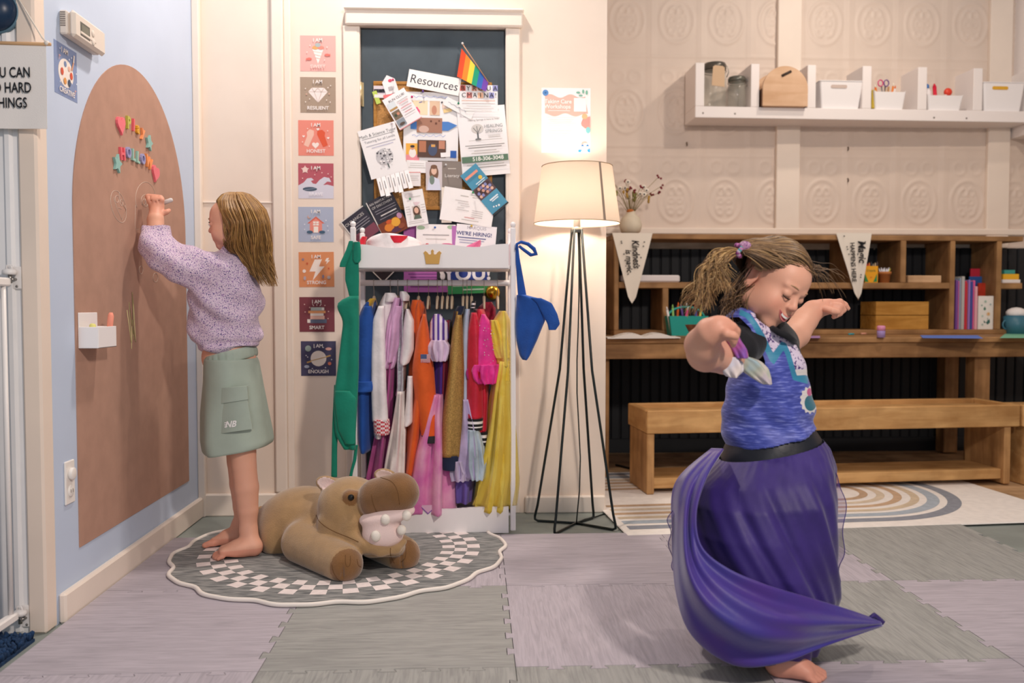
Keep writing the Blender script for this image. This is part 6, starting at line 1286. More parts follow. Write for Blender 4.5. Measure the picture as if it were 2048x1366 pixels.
nbk = thing('floral_notebook', HU.P(HU.u(1972, .02), .03, DSK), 'white notebook with green and orange flowers in the tall hutch compartment', 'notebook')
hbox('cover', None, None, 1957, 1987, 592, 659, .02, .032, mat('#efe9e2', .6), .001, parent=nbk, zb=DSK)
b = MB(HU.card(1972, 626, .0195, pxm(4.78))); items(b, [('p', [(-6, 8), (-3, 14), (0, 8), (-3, 5)], '#4f7d68'), ('p', [(0, -20), (8, -12), (9, -20), (4, -24)], '#3f6a64'), ('p', [(0, -20), (-5, -15), (-4, -21)], '#3f6a64'), ('l', 3, -24, 4, -10, 1, '#3f6a64'), ('c', 5, -2, 4, '#e7c79a'), ('c', 5, -2, 1.6, '#d98a4a'), ('c', -8, -6, 2, '#bcd0c4'), ('c', -2, 24, 2.5, '#a9c0b0'), ('c', 9, 18, 2, '#a9b8b8'), ('c', -10, 16, 1.6, '#8aa79a'), ('c', -8, -24, 1.8, '#9ab4ac')], pxm(4.78), 0.0); b.build('floral_print', nbk)
hbox('card_pack', 'white card pack at the bottom of the stack in the right compartment', 'box', 2004, 2040, 559, 565, .03, .11, mat('#eee9e6', .6), .002, 'stacked packs', zb=SHF)
hbox('card_pack', 'yellow card pack in the middle of the stack in the right compartment', 'box', 2005, 2037, 548, 560, .03, .11, mat('#f0b52a', .6), .002, 'stacked packs', zb=SHF + HU.z(2020, 559, .03) - SHF)
hbox('card_pack', 'teal card pack on top of the yellow pack', 'box', 2007, 2029, 540, 548.4, .03, .10, mat('#3f9a8f', .6), .002, 'stacked packs', zb=HU.z(2020, 548, .03))
q, r, H, t = pot('blue_mug', 'slate blue mug stuffed with tissues at the right edge of the desk', 'mug', 2027, 2066, 631, -.06, mat('#3f7286', .4), dz + .0005, .96, .06, 'cup')
b = MB(); b.tube([q + Vector((-r * .95 - .022 * math.sin(a), 0, H * .5 + .026 * math.cos(a))) for a in np.linspace(0, math.pi, 10)], .005, mat('#3f7286', .4), 8); b.build('handle', t)
b = MB(); b.ball(q + Vector((0, 0, H + .012)), (r * .95, r * .9, .034), mat('#efe9e6', .9, bump=.6, bs=60), 14); tag(b.build('tissue_bundle'), 'white crumpled tissues bulging out of the slate blue mug', 'tissues')
# things on the desk top
def dpt(px, py): return atz(px, py, dz + .0005)
gp = thing('glue_pot', dpt(1762, 675), 'small lilac glitter pot with pink cap on the desk before the crate', 'pot'); q = dpt(1762, 675); r = 8 * pxm(4.33)
b = MB(); b.lathe([(r, 0), (r, .034), (r * .9, .036)], q, mat('#a58cc4', .5), 20); b.build('body', gp); b = MB(); b.lathe([(r * 1.02, .035), (r * 1.02, .055), (r * .8, .060)], q, mat('#dd8fb4', .5), 20); b.build('cap', gp)
for (x, y, c_, lab) in ((1697, 670, '#3fa0ac', 'teal crayon stub on the desk left of the glitter pot'), (1722, 669, '#e8a98f', 'peach crayon stub on the desk beside the glitter pot')):
    q = dpt(x, y) + Vector((0, 0, .005)); b = MB(); b.tube([q, q + Vector((.034, .01, 0))], .005, mat(c_, .7), 8); tag(b.build('crayon_stub'), lab, 'crayon')
def flatpaper(name, pts, c_, label, z=.001):
    P = [dpt(x, y) for x, y in pts]; b = MB(); V = [tuple(p) for p in P] + [(p.x, p.y, p.z + z) for p in P]; n = len(P)
    b.add(V, [tuple(range(n - 1, -1, -1)), tuple(range(n, 2 * n))] + [(i, (i + 1) % n, n + (i + 1) % n, n + i) for i in range(n)], mat(c_, .7)); tag(b.build(name), label, 'paper', 'papers on the desk')
flatpaper('blue_paper', [(1845, 676), (1966, 677), (1955, 671), (1840, 671)], '#5f7fd0', 'blue sheet of paper lying on the desk below the books', .0016)
flatpaper('mint_paper', [(2000, 676), (2075, 676), (2070, 667), (2010, 668)], '#7cc0a0', 'mint sheet of paper under the mug', .0012)
flatpaper('lilac_paper', [(1560, 676), (1640, 676), (1640, 672), (1565, 672)], '#b58cc0', 'lilac paper scrap on the desk behind the dancing child')
# open book
b = MB(); bk = thing('open_book', dpt(1288, 680), 'open activity book lying at the left end of the desk', 'book'); PG = mat('#e7e0d8', .8); Yb = 4.27
for sgn, xs_ in ((-1, (1288, 1212)), (1, (1288, 1362))):
    P = []
    for i in range(13):
        u = i / 12; x = xs_[0] + (xs_[1] - xs_[0]) * u; hgt = .004 + .022 * math.sin(math.pi * min(1, u * 1.15 + .05)) * (1 - .25 * u) 
        row = []
        for j in range(5):
            a = dpt(x + (10 if sgn > 0 else -10) * 0, 690 - 0 * j); yy = Yb - .02 + .21 * j / 4 + (.03 * u if sgn > 0 else -.03 * u)
            p = at(x, 680, Yb); row.append((p.x + .02 * j / 4, yy, dz + .001 + hgt))
        P.append(row)
    b = MB(); b.grid(P, PG); b.grid([[(p[0], p[1], dz + .0008) for p in r_] for r_ in P], PG); b.grid([[r_[0], (r_[0][0], r_[0][1], dz + .0008)] for r_ in P], PG); pg = b.build('page_block', bk)
    b = MB(); rr_ = random.Random(3 if sgn < 0 else 4)
    for k in range(14):
        i = rr_.randint(1, 10); j = rr_.randint(0, 3); a_, b__, c_ = Vector(P[i][j]), Vector(P[i + 1][j]), Vector(P[i][j + 1]); o = a_ + (b__ - a_) * .2 + (c_ - a_) * .3 + Vector((0, 0, .0006)); e1, e2 = (b__ - a_) * .5, (c_ - a_) * .45
        b.add([o, o + e1, o + e1 + e2, o + e2], [(0, 1, 2, 3)], mat('#b5b0aa', .8))
    o = b.build('page_print', pg); o['kind'] = 'stuff'
# teal caddy with pens and bowl
q = dpt(1382, 672) + Vector((0, .12, 0)); tcad = thing('teal_caddy', q, 'teal plastic caddy of markers on the desk behind the raised elbow', 'caddy'); TE = mat('#2aa79c', .4)
b = MB(); W2, D2, H2 = .105, .075, .105; b.grid([[(q.x + sx * W2 * k, q.y + sy * D2 * k, q.z + z) for sx, sy in ((-1, -1), (1, -1), (1, 1), (-1, 1))] for k, z in ((.86, 0), (1, H2), (.97, H2), (.85, .006))], TE, closed=True, smooth=False); b.box((q.x - W2 * .85, q.y - D2 * .85, q.z), (q.x + W2 * .85, q.y + D2 * .85, q.z + .006), TE); b.build('tub', tcad)
b = MB(); b.tube([(q.x + W2 * .96 * math.cos(a), q.y, q.z + H2 * .9 + .06 * math.sin(a)) for a in np.linspace(0, math.pi, 14)], .006, TE, 8); b.build('handle', tcad)
PEN = [('#e9e4e2', 'white'), ('#8fc26a', 'light green'), ('#e06a2a', 'orange'), ('#d94f87', 'pink'), ('#5a3f8a', 'violet'), ('#e3b23a', 'golden'), ('#39509a', 'navy'), ('#e8d25a', 'yellow'), ('#c23a4a', 'red')]
for i, (c_, nm) in enumerate(PEN):
    p = q + Vector((-.085 + .021 * i, -.03 + .03 * (i % 3), .01)); stick('marker', '%s marker standing in the teal caddy' % nm, 'pen', p, p + Vector((.018 * ((i * 5) % 4 - 1.5), 0, .145 + .012 * (i % 3))), .0065, c_, '#efe9e4' if i in (3, 5) else None, 'markers in the teal caddy')
q2 = dpt(1387, 676) + Vector((0.02, .0, 0)); b = MB(); b.lathe([(.025, 0), (.03, .004), (.062, .066), (.058, .066), (.028, .008)], q2, wood('#5f3320', '#7d4a2c', 0, 8), 28); tag(b.build('wooden_bowl'), 'dark wooden bowl in front of the teal caddy', 'bowl')
for i, (x, y, lab) in enumerate(((1695, 298, 'small dark hook under the middle of the white wall shelf'), (1695, 361, 'small dark hook below the other hook on the tin wall'), (1373, 289, 'small dark screw hook on the tin wall under the left shelf end'))):
    p = at(x, y, ALC - .004); b = MB(); b.tube([p + Vector((0, .006, .010)), p + Vector((0, -.010, .010)), p + Vector((0, -.016, 0)), p + Vector((0, -.010, -.010))], .0032, mat('#6b5a4e', .5, metal=.4), 6); tag(b.build('wall_hook'), lab, 'hook', 'hooks on the tin wall')
# ------------------------------------------------------------------ plush hippo
A3 = lambda x, y, Y: np.array(at(x, y, Y))
RUGZ = 0.0186
hp_ = thing('plush_hippo', (A3(660, 1100, 2.95)[0], 2.95, RUGZ), 'large brown plush hippo with open pink mouth lying on the round rug', 'plush toy')
s = SDF((-0.85, 2.62, 0.0), (0.02, 3.40, 0.46), .0042)
ca, sa = math.cos(-.35), math.sin(-.35); RB_ = [(ca, sa, 0), (-sa, ca, 0), (0, 0, 1)]
s.ell(A3(612, 1046, 3.12), (.175, .150, .130), RB_, .03)
s.ell(A3(558, 1062, 3.19), (.095, .115, .105), None, .04); s.ell(A3(556, 1072, 3.08), (.060, .095, .080), None, .03)
s.ell(A3(672, 1050, 3.02), (.110, .115, .110), None, .05)
s.cap(A3(606, 1085, 2.94), A3(688, 1128, 2.735), .072, .060, .03); s.cap(A3(745, 1080, 3.02), A3(804, 1109, 2.86), .068, .060, .03)
# head
s.ell(A3(700, 1005, 2.925), (.105, .115, .086), None, .035); s.ell(A3(694, 1040, 2.90), (.090, .090, .070), None, .03)
tl = .22; RMZ = [(math.cos(tl), -.25, math.sin(tl)), (.25, math.cos(.25), 0), (-math.sin(tl), 0, math.cos(tl))]; RMZ = [np.array(v) / np.linalg.norm(v) for v in RMZ]
s.cap(A3(757, 997, 2.83), A3(798, 986, 2.80), .0670, .0655, .022); s.cap(A3(752, 998, 2.90), A3(790, 985, 2.90), .062, .060, .022)
s.chain([A3(655, 1046, 2.86), A3(698, 1070, 2.82), A3(731, 1092, 2.765), A3(762, 1103, 2.742), A3(793, 1099, 2.752), A3(808, 1083, 2.78)], [.032, .029, .022, .015, .013, .010], .012); s.ell(A3(706, 1050, 2.83), (.036, .040, .040), None, .02); s.cap(A3(535, 1030, 3.24), A3(522, 1018, 3.26), .018, .012, .01)
s.cap(A3(690, 1062, 2.90), A3(752, 1088, 2.81), .048, .036, .02); s.cap(A3(742, 1094, 2.80), A3(790, 1093, 2.80), .034, .032, .015)
s.ell(A3(770, 1047, 2.755), (.060, .060, .030), None, .012, 's')
s.ell(A3(700, 992, 2.83), (.022, .020, .018), None, .015)
# ears
for (x, y, Y) in ((656, 968, 2.93), (772, 953, 3.0)):
    s.ell(A3(x, y, Y), (.043, .018, .027), [(.96, 0, -.28), (0, 1, 0), (.28, 0, .96)], .012); s.ell(A3(x - 2, y, Y - .016), (.033, .011, .0185), [(.92, 0, -.38), (0, 1, 0), (.38, 0, .92)], .006, 's')
# toe creases on the soles
for c, (dx, dy) in ((A3(688, 1128, 2.735), (0, 0)), (A3(804, 1109, 2.86), (0, 0))):
    for k in (-.018, .018): s.cap(c + np.array((.018 + k * .8, -.058, .012)), c + np.array((.024 + k * 1.2, -.050, -.026)), .0045, .0045, .006, 's')
s.plane((0, 0, RUGZ), (0, 0, -1))
V, Fq = s.mesh(2)
N_ = normals(V, Fq)
px, py = to_px(V)
base = np.array(lin('#ad8b60')[:3]); dark = np.array(lin('#835c34')[:3]); pink = np.array(lin('#f0d6cf')[:3])
col = np.tile(base, (len(V), 1))
mz = A3(778, 991, 2.815); d = (V - mz) @ np.array(RMZ).T / np.array((.104, .098, .067)); m = (np.linalg.norm(d, axis=1) < 1.22) & (d[:, 0] > -.80) & (V[:, 2] > A3(770, 1046, 2.8)[2]); col[m] = dark
for c in (A3(688, 1128, 2.735), A3(804, 1109, 2.86)):
    q = V - c; m = (np.linalg.norm(q, axis=1) < .075) & (q @ np.array((.45, -.89, 0)) > .026); col[m] = dark * 1.05
q = (V - A3(770, 1047, 2.755)) / np.array((.064, .064, .034)); col[np.linalg.norm(q, axis=1) < 1.06] = pink
q = V - A3(702, 994, 2.82); m = np.linalg.norm(q, axis=1) < .028; col[m] = dark * 1.1
for (x, y, Y) in ((656, 968, 2.93), (772, 953, 3.0)):
    q = (V - A3(x - 2, y, Y - .016)) @ np.array([(.92, 0, -.38), (0, 1, 0), (.38, 0, .92)]).T / np.array((.036, .014, .022)); col[np.linalg.norm(q, axis=1) < 1.05] = pink * .95
from mathutils.bvhtree import BVHTree
hbv = BVHTree.FromPolygons([tuple(v) for v in V], [tuple(f) for f in Fq])
PLUSH = tint_mat('plush', .95, bump=.5, bs=260, sheen=.5, var=.13, vs=28)
o = mesh_np('body', V, Fq, [PLUSH], sm=True, parent=hp_); paint(o, col)
# mouth lining
s = SDF((-0.46, 2.62, 0.03), (-0.08, 2.95, 0.32), .004)
s.ell(A3(766, 1066, 2.785), (.066, .054, .052), None, .01); s.ell(A3(774, 1030, 2.80), (.094, .070, .028), RMZ, .02); s.cap(A3(742, 1050, 2.722), A3(800, 1046, 2.722), .005, .005, .014, 's')
V, Fq = s.mesh(2); o = mesh_np('mouth_lining', V, Fq, [mat('#efd5cf', .95, bump=.3, bs=300, sheen=.4)], sm=True, parent=hp_); o['label'] = 'pale pink open mouth'
for x, y, Y, r in ((771, 1039, 2.735, .0155), (813, 1031, 2.745, .0155), (752, 1072, 2.735, .0165), (803, 1060, 2.745, .0150)):
    b = MB(); b.ball(A3(x, y, Y), (r, r, r * 1.1), mat('#efe6da', .9, bump=.3, bs=300), 18); b.build('tooth', hp_)
b = MB(); b.ball(A3(702, 995, 2.812), (.0105, .0085, .0105), mat('#141210', .12), 18); o = b.build('eye', hp_)
for pts in (((761, 955), (784, 961), (793, 975), (797, 989), (799, 1009)), ((743, 989), (746, 1009), (755, 1027)), ((632, 1030), (638, 1044), (661, 1061), (699, 1075), (717, 1084)), ((664, 1129), (666, 1144), (674, 1157), (685, 1165)),
            ((691, 1110), (690, 1128), (695, 1135), (701, 1131), (701, 1112)), ((714, 1118), (716, 1132), (722, 1134)), ((781, 1096), (780, 1112), (789, 1126)), ((812, 1096), (812, 1118), (802, 1124))):
    Pp = []
    for k in range(len(pts) - 1):
        for q_ in np.linspace(0, 1, 6)[:-1]: Pp.append((pts[k][0] + (pts[k + 1][0] - pts[k][0]) * q_, pts[k][1] + (pts[k + 1][1] - pts[k][1]) * q_))
    Pp.append(pts[-1]); Pa = np.array(Pp, float); L3 = []
    for _ in range(8): Pa[1:-1] = (Pa[:-2] + 2 * Pa[1:-1] + Pa[2:]) / 4
    Pp = [tuple(q_) for q_ in Pa]
    for x, y in Pp:
        d_ = _dir(x, y).normalized(); h = hbv.ray_cast(CAM, d_)
        if h[0] is not None and h[0].y < 3.05: L3.append(h[0] - d_ * .0002)
    if len(L3) > 3: b = MB(); b.tube(L3, .0011, mat('#6f4d2c', .9), 6); b.build('seam', hp_)

# ------------------------------------------------------------------ people
SKIN = tint_mat('skin', .48, sss=.12, bump=.05, bs=500)
SK = np.array(lin('#e2a98f')[:3]); SKR = np.array(lin('#d57f6a')[:3]); LIP = np.array(lin('#c4585a')[:3]); DKM = np.array(lin('#7a1f28')[:3])
def hpt(O, E, F, U, k, p): return np.array(O) + k * (p[0] * np.array(E) + p[1] * np.array(F) + p[2] * np.array(U))
def head(s, O, E, F, U, k, smile):
    R = [E, F, U]; H = lambda *p: hpt(O, E, F, U, k, p)
    el = lambda c, r, kk=.015, op='u': s.ell(H(*c), [q * k for q in r], R, kk * k, op)
    cp = lambda a, b_, ra, rb=None, kk=.01, op='u': s.cap(H(*a), H(*b_), ra * k, (ra if rb is None else rb) * k, kk * k, op)
    el((0, -.014, .036), (.0705, .088, .077)); el((0, .028, -.022), (.054, .056, .074), .03); el((0, .036, .036), (.057, .050, .050), .02)
    for x in (-1, 1):
        el((x * .032, .045, -.036), (.029, .033, .031), .025)      # cheeks
        el((x * .040, .004, -.060), (.020, .036, .026), .03)          # jaw corners
    el((0, .058, -.086), (.024, .022, .018), .022)                  # chin
    el((0, .066, -.052), (.026, .020, .018), .02)                   # muzzle
    for x in (-1, 1): el((x * .030, .092, .003), (.019, .014, .0115), .013, 's')
    for x in (-1, 1): el((x * .029, .073, .002), (.0155, .0135, .0115), .003)   # lids over the eyes
    cp((0, .081, .010), (0, .0955, -.019), .0055, .0095, .014); el((0, .0965, -.0215), (.0088, .0082, .0075), .006)
    for x in (-1, 1): el((x * .0085, .092, -.025), (.0062, .0072, .0055), .005)
    for x in (-1, 1): cp((x * .018, .083, .020), (x * .043, .070, .021), .006, .004, .012)
    if smile:
        cp((-.022, .072, -.042), (0, .0835, -.0535), .003, .0065, .012); cp((0, .0835, -.0535), (.022, .072, -.042), .0065, .003, .012)
    else:
        cp((-.016, .078, -.049), (0, .0865, -.0475), .0035, .0052, .005); cp((0, .0865, -.0475), (.016, .078, -.049), .0052, .0035, .005)
        cp((-.013, .077, -.057), (0, .0845, -.0585), .004, .006, .005); cp((0, .0845, -.0585), (.013, .077, -.057), .006, .004, .005)
    for x in (-1, 1):
        el((x * .0735, -.012, -.004), (.009, .019, .030), .008); el((x * .0815, -.006, .001), (.0065, .0110, .0190), .004, 's'); el((x * .0735, -.010, -.030), (.007, .009, .010), .006)
def face_tint(V, O, E, F, U, k, smile):
    q = (V - np.array(O)) / k; L = np.stack([q @ np.array(E), q @ np.array(F), q @ np.array(U)], 1)
    inh = (np.abs(L) < .14).all(1); col = np.tile(SK, (len(V), 1))
    def blend(c, r, colr, amt):
        w = np.exp(-(((L - np.array(c)) / np.array(r)) ** 2).sum(1)) * amt * inh; col[:] = col * (1 - w[:, None]) + colr * w[:, None]
    for x in (-1, 1): blend((x * .036, .070, -.034), (.022, .03, .020), SKR, .45)
    for x in (-1, 1): blend((x * .078, -.01, 0), (.012, .02, .028), SKR, .5)
    blend((0, .105, -.022), (.010, .012, .010), SKR, .35)
    if smile:
        pass
    else: blend((0, .087, -.0525), (.016, .012, .008), LIP, .75)
    return col
def strands_mesh(name, parent, paths, shades, r0=.0026, r1=.0007, n=4, seed=1):
    rr = random.Random(seed); b = MB()
    for P in paths:
        k = len(P); m = rr.choice(shades); f = rr.uniform(.7, 1.25)
        b.tube(P, [(r0 * (1 - i / (k - 1)) ** .8 * 1.0 + r1) * f * (0.55 + 1.6 * min(i / (k - 1), .28)) for i in range(k)], m, n, caps=False)
    return b.build(name, parent)
def hairm(h): return mat(h, .42, var=.12, vs=60, spec=.5)
def finger(s, pts, r0, r1, k=.004): s.chain(pts, np.linspace(r0, r1, len(pts)), k)

# --- child drawing on the arch -------------------------------------------------
g1 = thing('person', (A3(470, 1105, 3.03)[0], 3.04, RUGZ), 'barefoot child in speckled lilac sweater and sage skirt drawing on the brown arch', 'person')
F1 = np.array((-.985, .11, -.12)); F1 /= np.linalg.norm(F1); U1 = np.array((.02, 0, 1.0)); U1 -= F1 * (U1 @ F1); U1 /= np.linalg.norm(U1); E1 = np.cross(U1, F1)
O1 = A3(465, 446, 3.04); K1 = .83
s = SDF((-1.15, 2.82, 0.0), (-.66, 3.32, 1.32), .0034)
head(s, O1, E1, F1, U1, K1, False)
s.cap(A3(466, 500, 3.05), A3(464, 520, 3.05), .036, .040, .015)
s.ell(A3(458, 575, 3.05), (.072, .095, .10), None, .03); s.ell(A3(453, 650, 3.05), (.082, .088, .10), None, .04); s.ell(A3(458, 715, 3.05), (.090, .090, .075), None, .04); s.ell(A3(468, 780, 3.06), (.085, .085, .080), None, .03)
for sg, (hx, hy, kx, ky, cx_, cy_, ax, ay, Y) in ((-1, (480, 800, 488, 920, 496, 985, 497, 1062, 3.000)), (1, (470, 800, 480, 920, 484, 985, 478, 1050, 3.12))):
    dxl = hx - 480; s.chain([A3(x_ + dxl, y_ + (0 if sg < 0 else -8), Y) for x_, y_ in ((480, 800), (485, 880), (488, 930), (493, 975), (496, 1020), (497, 1058))], [.048, .046, .0405, .0405, .034, .0272], .006)
# feet with toes
def foot(s, heel, ball, tw, rz, sgn, spread=.011, L=.0):
    """heel, ball: points; tw: unit vector towards the big-toe side"""
    heel = np.array(heel); ball = np.array(ball); d = ball - heel; d[2] = 0; Lf = np.linalg.norm(d); d /= Lf; tw = np.array(tw, float)
    s.cap(heel, heel + d * Lf * .5 + np.array((0, 0, .006)), .027, .026, .02); s.cap(heel + d * Lf * .35 + tw * .006 + np.array((0, 0, .012)), ball + tw * .012, .022, .0165, .02); s.cap(heel + d * Lf * .35 - tw * .006, ball - tw * .018 - d * .012, .022, .0145, .02)
    for i in range(5):
        w = .024 - i * .0125; r = (.0105, .0080, .0076, .0072, .0070)[i]; ln = (.034, .034, .030, .026, .021)[i]; back = (0, 0, .003, .008, .015)[i]
        p = ball + tw * w - d * (back + .004); z = rz + r * .92
        q0 = p + d * .006; q1 = p + d * (ln * .55); q2 = p + d * ln; q0[2] = z + .007; q1[2] = z + .0065; q2[2] = z + .0005
        s.chain([q0, q1, q2], [r * 1.08, r, r * .98], .0035)
foot(s, A3(508, 1096, 2.985), A3(444, 1102, 2.955) + np.array((0, 0, .0)), (0.12, .99, 0), RUGZ, 1)
foot(s, A3(482, 1076, 3.125), A3(430, 1082, 3.115), (0.1, -.99, 0), RUGZ, -1)
s.cap(A3(497, 1062, 2.995), A3(506, 1090, 2.985), .0265, .027, .02); s.cap(A3(478, 1050, 3.12), A3(482, 1072, 3.125), .0265, .027, .02)
# arms
s.chain([A3(418, 545, 2.975), A3(335, 525, 2.955), A3(312, 500, 2.955), A3(311, 440, 2.995), A3(312, 426, 3.01)], [.045, .036, .034, .026, .0225], .006)
s.chain([A3(440, 545, 3.13), A3(450, 620, 3.17), A3(432, 690, 3.175)], [.044, .034, .026], .02); s.ell(A3(428, 700, 3.185), (.016, .016, .024), None, .01)
hc = A3(313, 411, 3.02)
s.ell(hc, (.026, .019, .030), [(.97, 0, .22), (0, 1, 0), (-.22, 0, .97)], .012)
for i in range(4):
    dx = 8.0 * i
    finger(s, [A3(299 + dx, 402 - 1.5 * i * (1 if i < 2 else .4), 3.015), A3(296.5 + dx, 393.5 + .8 * i, 3.030), A3(299 + dx, 396 + .8 * i, 3.052), A3(303 + dx * .9, 405, 3.058)], .0098, .0080, .007)
for i in range(3): s.cap(A3(304 + 8 * i, 407, 3.000), A3(300.5 + 8 * i, 394, 3.022), .0022, .0026, .004, 's')
finger(s, [A3(324, 428, 3.010), A3(333, 424, 3.016), A3(338, 421, 3.030)], .0095, .0075)
s.plane((0, 0, RUGZ), (0, 0, -1)); s.plane((LEFT + .0052, 0, 0), (-1, 0, 0))
V, Fq = s.mesh(2); col = face_tint(V, O1, E1, F1, U1, K1, False)
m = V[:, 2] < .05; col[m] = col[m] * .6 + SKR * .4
q = np.linalg.norm(V - hc, axis=1) < .05; col[q] = col[q] * .75 + SKR * .25
o = mesh_np('body', V, Fq, [SKIN], sm=True, parent=g1); paint(o, col)
H1 = lambda *p: hpt(O1, E1, F1, U1, K1, p)
def eyes(H, E, F, U, k, parent, who, iris, opened=True):
    for x in (-1, 1):
        if opened:
            b = MB(); R = Matrix((E, F, U)).transposed(); b.ball(H(x * .030, .0785, .0015), .0100 * k, mat('#e9e4e0', .15), 16); b.ball(H(x * .030, .0842, .0010), (.0052 * k, .0052 * k, .0052 * k), mat(iris, .15), 12); b.ball(H(x * .030, .0868, .001), .0030 * k, mat('#0d0b0a', .1), 10); b.build('eye', parent)
        b = MB(); zz = .0065 if opened else -.0030; sg = 1 if opened else -1
        b.tube([H(x * (.029 + .0145 * math.cos(a)), .0865 - .0035 * abs(math.cos(a)) - (.006 if x * math.cos(a) * x > .5 else 0), zz + sg * .0045 * math.sin(a) - (0 if opened else .001)) for a in np.linspace(.12, math.pi - .12, 9)], [.0007 * k, .0011 * k, .0015 * k, .0017 * k, .0018 * k, .0017 * k, .0015 * k, .0011 * k, .0007 * k], mat('#2c1d15', .7), 6); b.build('eyelashes', parent)
        b = MB(); b.tube([H(x * (.016 + .030 * u), .0895 - .020 * u * u, .0215 + .006 * math.sin(math.pi * (u * .8 + .1)) - .003 * u) for u in np.linspace(0, 1, 8)], [.0012 * k, .0017 * k, .0019 * k, .0019 * k, .0017 * k, .0014 * k, .001 * k, .0005 * k], mat('#b08a68', .8), 6); b.build('eyebrow', parent)
eyes(H1, E1, F1, U1, K1, g1, 'a', '#4a3a2a', True)
# sweater
def speckle(name, base, c1, c2, sc=150):
    m, N, L, P = new_mat(name); tc = N.new('ShaderNodeTexCoord')
    def layer(sc_, thr, c, prev):
        v = N.new('ShaderNodeTexNoise'); v.inputs['Scale'].default_value = sc_; v.inputs['Detail'].default_value = 1.5; L.new(tc.outputs['Object'], v.inputs['Vector'])
        r = N.new('ShaderNodeValToRGB'); r.color_ramp.elements[0].position = thr; r.color_ramp.elements[1].position = thr + .03; L.new(v.outputs['Fac'], r.inputs[0])
        mx = N.new('ShaderNodeMixRGB'); L.new(r.outputs[0], mx.inputs[0]); mx.inputs[2].default_value = lin(c)
        if isinstance(prev, str): mx.inputs[1].default_value = lin(prev)
        else: L.new(prev, mx.inputs[1])
        return mx.outputs[0]
    a = layer(sc, .56, c2, base); a = layer(sc * .93, .605, c1, a)
    L.new(a, P.inputs['Base Color']); P.inputs['Roughness'].default_value = .9; P.inputs['Sheen Weight'].default_value = .2
    nb = N.new('ShaderNodeTexNoise'); nb.inputs['Scale'].default_value = 420; L.new(tc.outputs['Object'], nb.inputs['Vector']); bp = N.new('ShaderNodeBump'); bp.inputs['Strength'].default_value = .3; bp.inputs['Distance'].default_value = .003; L.new(nb.outputs['Fac'], bp.inputs['Height']); L.new(bp.outputs[0], P.inputs['Normal'])
    return m
SPK = speckle('lilac_speckle', '#dcc8d8', '#463f7c', '#a987b6', 290)
def cloth_folds(V, Fq, dirs, amp, freq, seed, mask=None):
    """soft folds: displace along the normals with warped waves"""
    N_ = normals(V, Fq); rs = np.random.RandomState(seed); d = np.zeros(len(V))
    for (v, f, a) in dirs:
        v = np.array(v, float); v /= np.linalg.norm(v)
        w = .35 * np.sin(V @ rs.normal(size=3) * freq * .6 + rs.rand() * 6) + .35 * np.sin(V @ rs.normal(size=3) * freq * .4 + rs.rand() * 6)
        d += a * np.sin(V @ v * f + 3 * w)
    if mask is not None: d = d * mask
    return V + N_ * (amp * d)[:, None]
s = SDF((-1.15, 2.80, .60), (-.66, 3.32, 1.14), .0034)
s.ell(A3(458, 552, 3.05), (.098, .128, .088), None, .03); s.ell(A3(452, 590, 3.05), (.108, .124, .08), None, .04); s.ell(A3(450, 625, 3.05), (.122, .118, .105), None, .05); s.ell(A3(451, 668, 3.05), (.118, .112, .060), None, .03); s.ell(A3(457, 692, 3.05), (.102, .104, .022), [(1, 0, .06), (0, 1, 0), (-.06, 0, 1)], .012)
s.cap(A3(464, 520, 3.05), A3(464, 508, 3.05), .058, .048, .02)
s.chain([A3(418, 545, 2.985), A3(365, 528, 2.960), A3(330, 512, 2.955), A3(314, 490, 2.955), A3(311, 460, 2.978), A3(311, 444, 2.993), A3(311, 435, 3.002)], [.068, .060, .056, .049, .042, .031, .029], .018)
s.chain([A3(440, 545, 3.12), A3(452, 620, 3.165), A3(436, 672, 3.17), A3(432, 690, 3.17)], [.066, .056, .046, .030], .02)
s.plane((LEFT + .0055, 0, 0), (-1, 0, 0))
V, Fq = s.mesh(2)
V = cloth_folds(V, Fq, [((.75, .2, .9), 52, 1), ((.7, -.5, 1), 88, .6), ((1, 0, -.6), 95, .3)], .0062, 9, 4)
V[:, 0] = np.maximum(V[:, 0], LEFT + .005)
o = mesh_np('sweater', V, Fq, [SPK], sm=True, parent=g1)
# skirt
SAGE = mat('#a3b0a3', .65, var=.05, vs=12, bump=.2, bs=25)
def tilt(P, Y, k, x0):
    n = len(P); return [[(p[0], p[1], p[2] + k * (p[0] - x0) * (i / (n - 1))) for p in r] for i, r in enumerate(P)]
xs0 = A3(470, 800, 3.05)[0]
P = px_loft([(716, 414, 511), (722, 412, 515), (760, 411, 522), (820, 405, 532), (870, 404, 541), (895, 408, 545), (899, 414, 541)], 3.05, .128, 72, 46, 5, .05, 5, .95, 1.0)
P = tilt(P, 3.05, .16, xs0); b = MB(); b.grid(P, SAGE, closed=True, caps=True); sk = b.build('skirt', g1)
P = px_loft([(700, 417, 504), (704, 413, 509), (712, 413, 511), (720, 413, 512), (723, 416, 510)], 3.05, .118, 72, 14, 26, .035, 6, .95, 0)
P = [[(p[0], p[1], p[2] + .26 * (p[0] - xs0)) for p in r] for r in P]; b = MB(); b.grid(P, SAGE, closed=True, caps=True); b.build('waistband', sk)
def on_front(px, py, dy=0.0):
    """front surface of the skirt at a photo pixel"""
    t = (py - 716) / 183.0; xl = np.interp(py, [716, 760, 820, 870, 895], [414, 411, 405, 404, 408]); xr = np.interp(py, [716, 760, 820, 870, 895], [511, 522, 532, 541, 545]); u = (px - (xl + xr) / 2) / ((xr - xl) / 2)
    return at(px, py, 3.05 - .128 * 1.04 * math.sqrt(max(0, 1 - u * u)) ** .95 - dy)
b = MB(); pf = [(421, 778), (494, 772), (496, 799), (423, 810)]
